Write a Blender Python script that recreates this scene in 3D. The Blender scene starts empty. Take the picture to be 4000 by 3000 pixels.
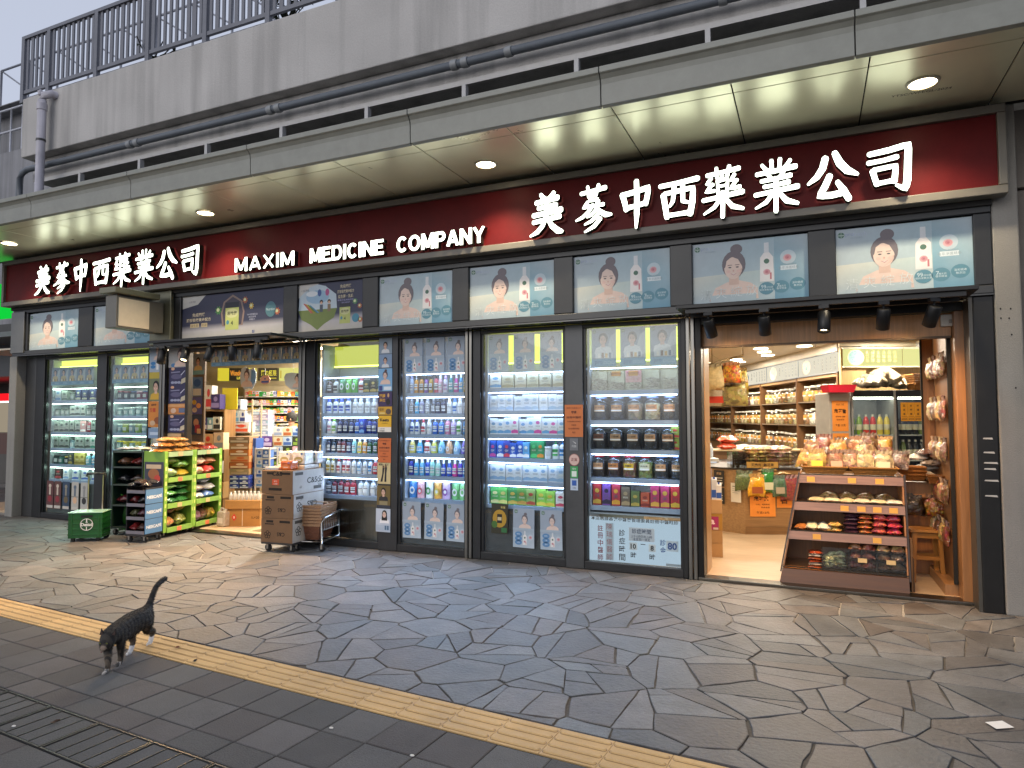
import bpy, bmesh, math, random
from mathutils import Vector, Matrix, Euler
rnd = random.Random(7)
scene = bpy.context.scene
COL = scene.collection
R = math.radians
# ---------------------------------------------------------------- camera
CAM = Vector((0.0, -6.9, 1.6)); FPX = 2614.19
yaw, pitch, roll = R(23.98), R(2.90), R(-0.09)
_f = Vector((-math.sin(yaw)*math.cos(pitch), math.cos(yaw)*math.cos(pitch), math.sin(pitch)))
_r0 = Vector((math.cos(yaw), math.sin(yaw), 0)); _u0 = _r0.cross(_f)
_r = _r0*math.cos(roll)+_u0*math.sin(roll); _u = -_r0*math.sin(roll)+_u0*math.cos(roll)
cd = bpy.data.cameras.new('camera'); cam = bpy.data.objects.new('camera', cd); COL.objects.link(cam)
cd.sensor_width = 36; cd.lens = 36*FPX/4000; cd.clip_end = 500; cd.clip_start = 0.05
cam.matrix_world = Matrix(((_r.x,_u.x,-_f.x,CAM.x),(_r.y,_u.y,-_f.y,CAM.y),(_r.z,_u.z,-_f.z,CAM.z),(0,0,0,1)))
scene.camera = cam
def ray(px, py): return _r*((px-2000)/FPX)+_u*((1500-py)/FPX)+_f
def FP(px, py, y):                # photo point -> world point on the plane y
    d = ray(px, py); t = (y-CAM.y)/d.y; return CAM+d*t
def GP(px, py, z=0.0):            # photo point -> world point at height z
    d = ray(px, py); t = (z-CAM.z)/d.z; return CAM+d*t
def DP(px, py, depth): return CAM+ray(px, py)*depth
# ---------------------------------------------------------------- world, sun, exposure
SUN_EL, SUN_AZ = R(20), R(196)
W = bpy.data.worlds.new('World'); scene.world = W; W.use_nodes = True
nt = W.node_tree; nt.nodes.clear()
sky = nt.nodes.new('ShaderNodeTexSky'); sky.sky_type = 'NISHITA'; sky.sun_disc = False
sky.sun_elevation = SUN_EL; sky.sun_rotation = SUN_AZ; sky.air_density = 1.0; sky.dust_density = 3.0; sky.ozone_density = 2.0
hs = nt.nodes.new('ShaderNodeHueSaturation'); hs.inputs['Saturation'].default_value = 0.35
mx = nt.nodes.new('ShaderNodeMix'); mx.data_type = 'RGBA'; mx.inputs[0].default_value = 0.65
mx.inputs[7].default_value = (5.2, 5.7, 7.1, 1)
bgn = nt.nodes.new('ShaderNodeBackground'); bgn.inputs['Strength'].default_value = 0.132
wo = nt.nodes.new('ShaderNodeOutputWorld')
nt.links.new(sky.outputs[0], hs.inputs['Color']); nt.links.new(hs.outputs[0], mx.inputs[6])
nt.links.new(mx.outputs[2], bgn.inputs['Color']); nt.links.new(bgn.outputs[0], wo.inputs[0])
sl = bpy.data.lights.new('sun', 'SUN'); sl.energy = 0.32; sl.angle = R(30); sl.color = (1, .96, .95)
so = bpy.data.objects.new('sun', sl); COL.objects.link(so); so.rotation_euler = (R(90)-SUN_EL, 0, R(-16)); so.location = (0, -20, 20)
scene.view_settings.view_transform = 'Standard'; scene.view_settings.look = 'None'
scene.view_settings.exposure = 0.0; scene.view_settings.gamma = 1.0
cy = scene.cycles
cy.use_denoising = True; cy.max_bounces = 7; cy.diffuse_bounces = 3; cy.glossy_bounces = 3
cy.transmission_bounces = 4; cy.transparent_max_bounces = 12; cy.caustics_reflective = False; cy.caustics_refractive = False
cy.sample_clamp_indirect = 4.0; cy.sample_clamp_direct = 0
# ---------------------------------------------------------------- colour and materials
def lin(c): return c/12.92 if c <= .04045 else ((c+.055)/1.055)**2.4
def H(h):
    if not isinstance(h, str): return h
    h = h.lstrip('#')
    if len(h) == 3: h = ''.join(a+a for a in h)
    return tuple(lin(int(h[i:i+2], 16)/255) for i in (0, 2, 4))+(1.0,)
_m = {}
def newmat(name):
    m = bpy.data.materials.new(name); m.use_nodes = True; n = m.node_tree; n.nodes.clear(); return m, n
def nd(n, t, **kw):
    x = n.nodes.new(t)
    for k, v in kw.items(): setattr(x, k, v)
    return x
def attr_mat(name, rough=.5, metal=0., var=.12, nscale=6., bump=.0, bscale=40., spec=.5, coat=0., alpha=1., aniso=None, speck=0.):
    """surface colour from the mesh's own colours, broken up by noise"""
    if name in _m: return _m[name]
    m, n = newmat(name); L = n.links.new
    a = nd(n, 'ShaderNodeVertexColor', layer_name='Col'); tc = nd(n, 'ShaderNodeTexCoord')
    mp = nd(n, 'ShaderNodeMapping'); L(tc.outputs['Object'], mp.inputs[0])
    if aniso: mp.inputs['Scale'].default_value = aniso
    no = nd(n, 'ShaderNodeTexNoise'); no.inputs['Scale'].default_value = nscale; no.inputs['Detail'].default_value = 6; no.inputs['Roughness'].default_value = .65
    L(mp.outputs[0], no.inputs[0])
    mr = nd(n, 'ShaderNodeMapRange'); mr.inputs['From Min'].default_value = .3; mr.inputs['From Max'].default_value = .7
    mr.inputs['To Min'].default_value = 1-var; mr.inputs['To Max'].default_value = 1+var*.6
    L(no.outputs[0], mr.inputs[0])
    mu = nd(n, 'ShaderNodeMix', data_type='RGBA', blend_type='MULTIPLY'); mu.inputs[0].default_value = 1
    L(a.outputs[0], mu.inputs[6]); L(mr.outputs[0], mu.inputs[7]); colout = mu.outputs[2]
    if speck:
        wn = nd(n, 'ShaderNodeTexNoise'); wn.inputs['Scale'].default_value = 220; wn.inputs['Detail'].default_value = 2; L(tc.outputs['Object'], wn.inputs[0])
        m2 = nd(n, 'ShaderNodeMapRange'); m2.inputs['From Min'].default_value = .3; m2.inputs['From Max'].default_value = .75
        m2.inputs['To Min'].default_value = 1-speck; m2.inputs['To Max'].default_value = 1+speck; L(wn.outputs[0], m2.inputs[0])
        m3 = nd(n, 'ShaderNodeMix', data_type='RGBA', blend_type='MULTIPLY'); m3.inputs[0].default_value = 1
        L(colout, m3.inputs[6]); L(m2.outputs[0], m3.inputs[7]); colout = m3.outputs[2]
    b = nd(n, 'ShaderNodeBsdfPrincipled'); o = nd(n, 'ShaderNodeOutputMaterial')
    L(colout, b.inputs['Base Color']); b.inputs['Metallic'].default_value = metal
    r2 = nd(n, 'ShaderNodeMapRange'); r2.inputs['To Min'].default_value = max(.03, rough-.08); r2.inputs['To Max'].default_value = min(1, rough+.08)
    L(no.outputs[0], r2.inputs[0]); L(r2.outputs[0], b.inputs['Roughness'])
    b.inputs['Specular IOR Level'].default_value = spec; b.inputs['Coat Weight'].default_value = coat; b.inputs['Coat Roughness'].default_value = .08
    b.inputs['Alpha'].default_value = alpha
    if bump:
        bn = nd(n, 'ShaderNodeTexNoise'); bn.inputs['Scale'].default_value = bscale; bn.inputs['Detail'].default_value = 4; L(tc.outputs['Object'], bn.inputs[0])
        bp = nd(n, 'ShaderNodeBump'); bp.inputs['Strength'].default_value = bump; bp.inputs['Distance'].default_value = .01
        L(bn.outputs[0], bp.inputs['Height']); L(bp.outputs[0], b.inputs['Normal'])
    L(b.outputs[0], o.inputs[0]); _m[name] = m; return m
def glow_mat(name, strength):
    if name in _m: return _m[name]
    m, n = newmat(name); L = n.links.new
    a = nd(n, 'ShaderNodeVertexColor', layer_name='Col'); e = nd(n, 'ShaderNodeEmission'); o = nd(n, 'ShaderNodeOutputMaterial')
    e.inputs['Strength'].default_value = strength; L(a.outputs[0], e.inputs[0]); L(e.outputs[0], o.inputs[0]); _m[name] = m; return m
def glass_mat(name, tint=(.93, .96, .95, 1), refl=1.0, ior=1.45, rough=.02):
    if name in _m: return _m[name]
    m, n = newmat(name); L = n.links.new
    t = nd(n, 'ShaderNodeBsdfTransparent'); t.inputs[0].default_value = tint
    g = nd(n, 'ShaderNodeBsdfGlossy'); g.inputs['Roughness'].default_value = rough
    f = nd(n, 'ShaderNodeLayerWeight'); f.inputs[0].default_value = .5; pw = nd(n, 'ShaderNodeMath', operation='POWER'); pw.inputs[1].default_value = 5; L(f.outputs['Facing'], pw.inputs[0])
    mm = nd(n, 'ShaderNodeMath', operation='MULTIPLY_ADD'); mm.inputs[1].default_value = .9*refl; mm.inputs[2].default_value = .045*refl; L(pw.outputs[0], mm.inputs[0])
    x = nd(n, 'ShaderNodeMixShader'); o = nd(n, 'ShaderNodeOutputMaterial')
    L(mm.outputs[0], x.inputs[0]); L(t.outputs[0], x.inputs[1]); L(g.outputs[0], x.inputs[2]); L(x.outputs[0], o.inputs[0]); _m[name] = m; return m
def goods_mat(name, scale=38., rough=.3, coat=.6, hue=.06, bump=.8):
    """dried food seen through a crinkled clear bag: colour varied piece by piece"""
    if name in _m: return _m[name]
    m, n = newmat(name); L = n.links.new
    a = nd(n, 'ShaderNodeVertexColor', layer_name='Col'); tc = nd(n, 'ShaderNodeTexCoord')
    oi = nd(n, 'ShaderNodeObjectInfo'); ad = nd(n, 'ShaderNodeVectorMath', operation='ADD'); L(tc.outputs['Object'], ad.inputs[0]); L(oi.outputs['Random'], ad.inputs[1])
    v = nd(n, 'ShaderNodeTexVoronoi'); v.inputs['Scale'].default_value = scale; L(ad.outputs[0], v.inputs['Vector'])
    sx = nd(n, 'ShaderNodeSeparateColor'); L(v.outputs['Color'], sx.inputs[0])
    mr = nd(n, 'ShaderNodeMapRange'); mr.inputs['To Min'].default_value = .45; mr.inputs['To Max'].default_value = 1.3; L(sx.outputs[0], mr.inputs[0])
    hv = nd(n, 'ShaderNodeHueSaturation'); L(a.outputs[0], hv.inputs['Color']); L(mr.outputs[0], hv.inputs['Value'])
    h2 = nd(n, 'ShaderNodeMapRange'); h2.inputs['To Min'].default_value = .5-hue; h2.inputs['To Max'].default_value = .5+hue; L(sx.outputs[1], h2.inputs[0]); L(h2.outputs[0], hv.inputs['Hue'])
    b = nd(n, 'ShaderNodeBsdfPrincipled'); o = nd(n, 'ShaderNodeOutputMaterial'); L(hv.outputs[0], b.inputs['Base Color'])
    b.inputs['Roughness'].default_value = rough; b.inputs['Coat Weight'].default_value = coat; b.inputs['Coat Roughness'].default_value = .12
    bn = nd(n, 'ShaderNodeTexNoise'); bn.inputs['Scale'].default_value = 28; bn.inputs['Detail'].default_value = 3; bn.inputs['Distortion'].default_value = 1.2; L(ad.outputs[0], bn.inputs[0])
    bp = nd(n, 'ShaderNodeBump'); bp.inputs['Strength'].default_value = bump; bp.inputs['Distance'].default_value = .012; L(bn.outputs[0], bp.inputs['Height'])
    L(bp.outputs[0], b.inputs['Normal']); L(bp.outputs[0], b.inputs['Coat Normal']); L(b.outputs[0], o.inputs[0]); _m[name] = m; return m
def concrete_mat(name, stain=.5, scale=1.0):
    if name in _m: return _m[name]
    m, n = newmat(name); L = n.links.new
    a = nd(n, 'ShaderNodeVertexColor', layer_name='Col'); tc = nd(n, 'ShaderNodeTexCoord')
    def noise(sc, vec, det=6):
        mp = nd(n, 'ShaderNodeMapping'); mp.inputs['Scale'].default_value = vec; L(tc.outputs['Object'], mp.inputs[0])
        x = nd(n, 'ShaderNodeTexNoise'); x.inputs['Scale'].default_value = sc; x.inputs['Detail'].default_value = det; L(mp.outputs[0], x.inputs[0]); return x.outputs[0]
    def rng(s, a0, a1, b0, b1):
        r = nd(n, 'ShaderNodeMapRange'); r.inputs[1].default_value = a0; r.inputs[2].default_value = a1; r.inputs[3].default_value = b0; r.inputs[4].default_value = b1; L(s, r.inputs[0]); return r.outputs[0]
    def mul(c, s):
        x = nd(n, 'ShaderNodeMix', data_type='RGBA', blend_type='MULTIPLY'); x.inputs[0].default_value = 1; L(c, x.inputs[6]); L(s, x.inputs[7]); return x.outputs[2]
    c = mul(a.outputs[0], rng(noise(1.1*scale, (1, 1, 1)), .3, .7, .86, 1.06))
    c = mul(c, rng(noise(2.2*scale, (2.2, 2.2, .12), 5), .45, .75, 1.0, 1-stain*.45))
    c = mul(c, rng(noise(60*scale, (1, 1, 1), 3), .3, .7, .93, 1.05))
    b = nd(n, 'ShaderNodeBsdfPrincipled'); o = nd(n, 'ShaderNodeOutputMaterial'); L(c, b.inputs['Base Color']); b.inputs['Roughness'].default_value = .85
    bp = nd(n, 'ShaderNodeBump'); bp.inputs['Strength'].default_value = .35; bp.inputs['Distance'].default_value = .01; L(noise(70*scale, (1, 1, 1), 4), bp.inputs['Height']); L(bp.outputs[0], b.inputs['Normal'])
    L(b.outputs[0], o.inputs[0]); _m[name] = m; return m
def wood_mat(name, rough=.4, axis=(14, 14, .7)):
    return attr_mat(name, rough=rough, var=.28, nscale=3., aniso=axis, coat=.15)
MATS = dict(
    satin=lambda: attr_mat('satin', .45), matte=lambda: attr_mat('matte', .8, bump=.15, bscale=90), gloss=lambda: attr_mat('gloss', .22, var=.06, coat=.3),
    paper=lambda: attr_mat('paper', .55, var=.07, nscale=9), metal=lambda: attr_mat('metal', .32, 1., var=.15, aniso=(3, 3, .4)),
    frame=lambda: attr_mat('anodised_frame', .38, .5, var=.15, bump=.04, bscale=300), steel=lambda: attr_mat('brushed_steel', .3, 1., var=.2, nscale=4, aniso=(20, 20, .5)),
    soffit=lambda: attr_mat('soffit_panel', .30, .42, var=.08, nscale=1.2, bump=.02, bscale=3.), red=lambda: attr_mat('sign_red', .45, .0, var=.22, nscale=2.5, spec=.12, speck=.12),
    concrete=lambda: concrete_mat('concrete', .8), render=lambda: concrete_mat('rough_render', .35, 1.6),
    wood=lambda: wood_mat('wood'), woodx=lambda: wood_mat('wood_lengthwise', axis=(.7, 14, 14)), card=lambda: attr_mat('cardboard', .85, var=.14, nscale=5, bump=.1, bscale=60),
    stone=lambda: attr_mat('flagstone', .58, var=.34, nscale=4.2, bump=.55, bscale=38, speck=.3), paver=lambda: attr_mat('paver', .8, var=.2, nscale=4, bump=.45, bscale=120, speck=.3),
    tactile=lambda: attr_mat('tactile_tile', .65, var=.18, nscale=3, bump=.15, bscale=120, speck=.08), glass=lambda: glass_mat('window_glass'),
    clear=lambda: glass_mat('clear_plastic', (.9, .93, .94, 1), 1.6, 1.5, .08), goods=lambda: goods_mat('bagged_goods', 38., .3, .9, .05, 1.3), goods_fine=lambda: goods_mat('fine_dried_goods', 90., .4, .3, .04, .4),
    goods_big=lambda: goods_mat('chunky_dried_goods', 24., .3, .95, .03, 1.4), film=lambda: attr_mat('plastic_film', .25, var=.25, nscale=22, bump=1.2, bscale=30, coat=.7),
    fibre=lambda: attr_mat('woven_rattan', .6, var=.35, nscale=60, bump=.6, bscale=120), skin=lambda: attr_mat('skin', .5, var=.05),
    g03=lambda: glow_mat('glow_faint', .35), g1=lambda: glow_mat('glow_soft', 1.0), g2=lambda: glow_mat('glow_panel', 2.0), g5=lambda: glow_mat('glow_letter', 5.2), g12=lambda: glow_mat('glow_strip', 19.), g25=lambda: glow_mat('glow_lamp', 22.))
def mat(k): return MATS[k]() if k in MATS else _m[k]
# ---------------------------------------------------------------- mesh builder
_tx = {}
def text_geo(body, bold):
    k = (body, bold)
    if k not in _tx:
        c = bpy.data.curves.new('lettering', 'FONT'); c.body = body; c.size = 1; c.align_x = 'CENTER'; c.align_y = 'CENTER'; c.offset = bold; c.resolution_u = 3
        o = bpy.data.objects.new('lettering', c); COL.objects.link(o)
        me = bpy.data.meshes.new_from_object(o.evaluated_get(bpy.context.evaluated_depsgraph_get()))
        vs = [v.co.copy() for v in me.vertices]; fs = [tuple(p.vertices) for p in me.polygons]
        bpy.data.objects.remove(o); bpy.data.curves.remove(c); bpy.data.meshes.remove(me)
        if vs:
            xs = [v.x for v in vs]; ys = [v.y for v in vs]; cx, cy_ = (min(xs)+max(xs))/2, (min(ys)+max(ys))/2
            w, h = max(xs)-min(xs), max(ys)-min(ys)
            vs = [(v.x-cx, v.y-cy_) for v in vs]
        else: w = h = 1
        _tx[k] = (vs, fs, w, h)
    return _tx[k]
class MB:
    def __init__(s, m='satin', c='888'):
        s.v = []; s.f = []; s.mi = []; s.c = []; s.ms = []; s.m = m; s.col = H(c); s.T = None; s.sm = []
    def add(s, vs, fs, c=None, m=None, sm=False):
        b = len(s.v); m = m or s.m; c = s.col if c is None else (c if isinstance(c, list) else H(c))
        if m not in s.ms: s.ms.append(m)
        k = s.ms.index(m)
        s.v.extend([tuple(s.T@Vector(p)) if s.T else tuple(p) for p in vs])
        for f in fs:
            s.f.append([b+i for i in f]); s.mi.append(k); s.sm.append(sm)
            s.c.extend([H(x) for x in c] if isinstance(c, list) else [c]*len(f))
        return s
    def box(s, x0, x1, y0, y1, z0, z1, c=None, m=None):
        v = [(x0,y0,z0),(x1,y0,z0),(x1,y1,z0),(x0,y1,z0),(x0,y0,z1),(x1,y0,z1),(x1,y1,z1),(x0,y1,z1)]
        return s.add(v, [(3,2,1,0),(4,5,6,7),(0,1,5,4),(1,2,6,5),(2,3,7,6),(3,0,4,7)], c, m)
    def poly(s, pts, c=None, m=None): return s.add(pts, [tuple(range(len(pts)))], c, m)
    def prism(s, a, b, c=None, m=None, sm=False):            # two equal rings of points
        n = len(a); fs = [tuple(range(n))[::-1], tuple(range(n, 2*n))]+[(i, (i+1) % n, n+(i+1) % n, n+i) for i in range(n)]
        return s.add(list(a)+list(b), fs, c, m, sm)
    def lathe(s, prof, cx=0, cy=0, sx=1, sy=1, n=14, c=None, m=None, cap=True):
        vs = []; fs = []
        for r, z in prof:
            for i in range(n):
                a = 2*math.pi*i/n; vs.append((cx+r*sx*math.cos(a), cy+r*sy*math.sin(a), z))
        for k in range(len(prof)-1):
            for i in range(n): fs.append((k*n+i, k*n+(i+1) % n, (k+1)*n+(i+1) % n, (k+1)*n+i))
        s.add(vs, fs, c, m, True)
        if cap:
            k = len(prof)-1
            s.add(vs[:n], [tuple(range(n))[::-1]], c, m); s.add(vs[k*n:], [tuple(range(n))], c, m)
        return s
    def tube(s, pts, r, n=8, c=None, m=None, closed=False):
        pts = [Vector(p) for p in pts]; vs = []; fs = []; N = len(pts); up = Vector((0, 0, 1))
        for i, p in enumerate(pts):
            d = (pts[min(i+1, N-1)]-pts[max(i-1, 0)]).normalized()
            a = d.cross(up if abs(d.z) < .9 else Vector((0, 1, 0))).normalized(); b = d.cross(a); rr = r[i] if isinstance(r, (list, tuple)) else r
            for k in range(n):
                t = 2*math.pi*k/n; vs.append(p+(a*math.cos(t)+b*math.sin(t))*rr)
        for i in range(N-1):
            for k in range(n): fs.append((i*n+k, i*n+(k+1) % n, (i+1)*n+(k+1) % n, (i+1)*n+k))
        fs.append(tuple(range(n))); fs.append(tuple(range((N-1)*n, N*n))[::-1])
        return s.add(vs, fs, c, m, True)
    def ell(s, cx, cz, rx, rz, y, c=None, m=None, n=18, a0=0, a1=360):       # flat ellipse facing -y
        return s.poly([(cx+rx*math.cos(R(a0+(a1-a0)*i/n)), y, cz+rz*math.sin(R(a0+(a1-a0)*i/n))) for i in range(n if a1-a0 == 360 else n+1)], c, m)
    def rect(s, x0, x1, z0, z1, y, c=None, m=None): return s.poly([(x0,y,z0),(x1,y,z0),(x1,y,z1),(x0,y,z1)], c, m)
    def ring(s, cx, cz, r0, r1, y, c=None, m=None, n=24, ax=1.):
        vs = [(cx+r*ax*math.cos(2*math.pi*i/n), y, cz+r*math.sin(2*math.pi*i/n)) for r in (r0, r1) for i in range(n)]
        return s.add(vs, [(i, (i+1) % n, n+(i+1) % n, n+i) for i in range(n)], c, m)
    def text(s, body, cx, cz, h, y, c='000', m=None, bold=0., w=None, thick=0., sx=1.):       # lettering facing -y, h = height of its ink
        vs, fs, tw, th = text_geo(body, bold)
        if not vs: return s
        k = h/th; kx = k*sx
        if w: kx = w/tw
        P = [(cx+x*kx, y, cz+z*k) for x, z in vs]; s.add(P, fs, c, m)
        return s
    def vtext(s, body, cx, ztop, h, y, c='000', m=None, bold=0., gap=1.12):   # one character under another
        for i, ch in enumerate(body): s.text(ch, cx, ztop-h*(.5+i*gap), h*.92, y, c, m, bold, w=h*.88)
        return s
    def pillow(s, cx, cy, z, lx, ly, h, ang=0, c=None, m=None, n=7, jag=.06, rg=None, tilt=0., taper=0.):
        """a filled bag lying down: puffed middle, flat sealed ends"""
        rg = rg or rnd; vs = []; fs = []; ca, sa = math.cos(ang), math.sin(ang); ph = rg.random()*6
        for side in (1, -1):
            for i in range(n+1):
                for j in range(n+1):
                    u, v = 2*i/n-1, 2*j/n-1
                    t = (max(0, 1-abs(u)**2.6)*max(0, 1-abs(v)**3))**.6
                    wob = 1+.22*math.sin(5*u+ph+3*v)*math.sin(4*v-ph)
                    pull = 1-.1*(1-abs(u)**2)*(abs(v))
                    x, y = u*lx/2*(1-.05*t)*(1-taper*max(0, v)**1.5), v*ly/2*pull*(1-.04*rg.random()*jag*10)
                    zz = h/2+side*h/2*t*wob*(1 if side > 0 else .7)+tilt*x
                    vs.append((cx+x*ca-y*sa, cy+x*sa+y*ca, z+zz))
        k = (n+1)**2
        for i in range(n):
            for j in range(n):
                a = i*(n+1)+j; fs.append((a, a+n+1, a+n+2, a+1)); fs.append((k+a, k+a+1, k+a+n+2, k+a+n+1))
        for i in range(n):
            for a, b in ((i, i+1), (n*(n+1)+i+1, n*(n+1)+i), ((i+1)*(n+1), i*(n+1)), (i*(n+1)+n, (i+1)*(n+1)+n)): fs.append((a, b, k+b, k+a))
        return s.add(vs, fs, c, m, True)
    def mesh(s, name):
        me = bpy.data.meshes.new(name); me.from_pydata(s.v, [], s.f); me.update()
        for k in s.ms: me.materials.append(mat(k))
        me.polygons.foreach_set('material_index', s.mi); me.polygons.foreach_set('use_smooth', s.sm)
        at = me.color_attributes.new('Col', 'FLOAT_COLOR', 'CORNER'); at.data.foreach_set('color', [x for c in s.c for x in c])
        return me
    def build(s, name, parent=None, bevel=0., loc=None, rz=0.):
        o = put(name, s.mesh(name), parent, loc, rz)
        if bevel:
            b = o.modifiers.new('bevel', 'BEVEL'); b.width = bevel; b.segments = 2; b.limit_method = 'ANGLE'; b.angle_limit = R(50)
        return o
def put(name, me, parent=None, loc=None, rz=0.):
    o = bpy.data.objects.new(name, me); COL.objects.link(o)
    if parent: o.parent = parent
    if loc is not None: o.location = loc
    if rz: o.rotation_euler.z = rz
    return o
def tag(o, label=None, cat=None, group=None, kind=None):
    for k, v in (('label', label), ('category', cat), ('group', group), ('kind', kind)):
        if v: o[k] = v
    return o
def thing(name, label, cat, loc=(0, 0, 0), rz=0., group=None):
    o = bpy.data.objects.new(name, None); COL.objects.link(o); o.location = loc; o.rotation_euler = (0, 0, rz); o.empty_display_size = .1
    return tag(o, label, cat, group)
def lamp(name, kind, loc, energy, color, parent=None, aim=None, **kw):
    l = bpy.data.lights.new(name, kind); l.energy = energy; l.color = color
    for k, v in kw.items(): setattr(l, k, v)
    o = bpy.data.objects.new(name, l); COL.objects.link(o)
    if parent: o.parent = parent
    o.location = loc
    if aim is not None:
        d = Vector(aim)-Vector(loc); o.rotation_euler = d.to_track_quat('-Z', 'Y').to_euler()
    return o
ORD = 'zeroth first second third fourth fifth sixth seventh eighth ninth tenth eleventh twelfth thirteenth fourteenth fifteenth sixteenth'.split()
# ================================================================ the ground
def structure(o): o['kind'] = 'structure'; return o
def clip(poly, nx, ny, d):                      # keep the side where nx*x+ny*y <= d
    out = []
    for i in range(len(poly)):
        a, b = poly[i], poly[(i+1) % len(poly)]; da, db = a[0]*nx+a[1]*ny-d, b[0]*nx+b[1]*ny-d
        if da <= 0: out.append(a)
        if da*db < 0: t = da/(da-db); out.append((a[0]+(b[0]-a[0])*t, a[1]+(b[1]-a[1])*t))
    return out
def area(p): return sum(p[i][0]*p[(i+1) % len(p)][1]-p[(i+1) % len(p)][0]*p[i][1] for i in range(len(p)))/2
SA = R(-3.73)                                    # the tactile strip runs slightly askew to the shop front
su, sv = Vector((math.cos(SA), math.sin(SA))), Vector((-math.sin(SA), math.cos(SA)))
S0 = Vector((-3.21, -3.44))                      # a tile corner on the strip's shop side
def SP(u, v): p = S0+su*u+sv*v; return (p.x, p.y)
def paving():
    rg = random.Random(3); mb = MB('stone')
    def region(x0, x1, y0, y1, cut=None):
        sites = []; dx, dy = .46, .34; j = 0; y = y0-.6
        while y < y1+.6:
            x = x0-.6+(dx/2 if j % 2 else 0)
            while x < x1+.6: sites.append((x+rg.uniform(-.21, .21), y+rg.uniform(-.16, .16))); x += dx
            y += dy; j += 1
        for s in sites:
            p = [(x0, y0), (x1, y0), (x1, y1), (x0, y1)]
            for q in sites:
                ddx, ddy = q[0]-s[0], q[1]-s[1]
                if (ddx or ddy) and abs(ddx) < 2.2 and abs(ddy) < 1.8:
                    p = clip(p, ddx, ddy, ddx*(s[0]+q[0])/2+ddy*(s[1]+q[1])/2)
                    if len(p) < 3: break
            if len(p) >= 3 and cut: p = clip(p, *cut)
            if len(p) < 3: continue
            todo = [p]
            for k in range(rg.choice((0, 1, 1, 2, 2))):
                todo.sort(key=lambda a: -abs(area(a))); p = todo.pop(0)
                if abs(area(p)) < .055: todo.append(p); break
                cx = sum(a[0] for a in p)/len(p)+rg.uniform(-.06, .06); cy_ = sum(a[1] for a in p)/len(p)+rg.uniform(-.05, .05)
                a = rg.choice((rg.uniform(-.5, .5), rg.uniform(1.0, 2.1), rg.uniform(0, 3.14))); nx, ny = -math.sin(a), math.cos(a); d = nx*cx+ny*cy_
                for q in (clip(p, nx, ny, d), clip(p, -nx, -ny, -d)):
                    if len(q) >= 3: todo.append(q)
            for p in todo:
                A = area(p)
                if abs(A) < .004: continue
                if A < 0: p = p[::-1]
                q = p
                for i in range(len(p)):
                    a, b = p[i], p[(i+1) % len(p)]; ex, ey = b[0]-a[0], b[1]-a[1]; l = math.hypot(ex, ey)
                    if l < 1e-4: continue
                    nx, ny = ey/l, -ex/l; q = clip(q, nx, ny, nx*a[0]+ny*a[1]-rg.choice((.0015, .002, .0025, .0035, .007)))
                    if len(q) < 3: break
                if len(q) < 3 or abs(area(q)) < .003: continue
                pts = []                          # broken, uneven edges
                for i in range(len(q)):
                    a, b = q[i], q[(i+1) % len(q)]; l = math.hypot(b[0]-a[0], b[1]-a[1]); k = max(1, int(l/.09)); am = rg.choice((.003, .005, .012))
                    if l < .012: continue
                    for t in range(k):
                        f = t/k; o = 0 if t == 0 else rg.uniform(-am, am*.3)
                        ox, oy = (b[1]-a[1])/l*o, -(b[0]-a[0])/l*o
                        if t == 0: f = .02
                        pts.append((a[0]+(b[0]-a[0])*f+ox, a[1]+(b[1]-a[1])*f+oy))
                if len(pts) < 3: continue
                h = rg.uniform(.001, .005); tx, ty = rg.uniform(-.004, .004), rg.uniform(-.004, .004)
                cx = sum(a[0] for a in pts)/len(pts); cy_ = sum(a[1] for a in pts)/len(pts)
                g = rg.uniform(.088, .155); w = rg.uniform(-.006, .018); c = (g+w, g+.002, g-w*.6+.004, 1)
                mid = [(x+(cx-x)*.02, y+(cy_-y)*.02, h+(x-cx)*tx+(y-cy_)*ty) for x, y in pts]
                lo = [(x, y, -.014) for x, y in pts]; hi = [(x, y, h-.003+(x-cx)*tx+(y-cy_)*ty) for x, y in pts]
                n = len(pts)
                mb.add(mid, [tuple(range(n))], c); mb.add(lo+hi, [(i, (i+1) % n, n+(i+1) % n, n+i) for i in range(n)], c); mb.add(hi+mid, [(i, (i+1) % n, n+(i+1) % n, n+i) for i in range(n)], c, sm=True)
    nx, ny = -sv.x, -sv.y; d = nx*S0.x+ny*S0.y-.012
    region(-13.2, 4.2, -4.1, -.06, (nx, ny, d))
    region(-19.5, -13.2, -3.4, 2.6, (nx, ny, d))
    return structure(mb.build('flagstone_paving'))
paving()
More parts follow.
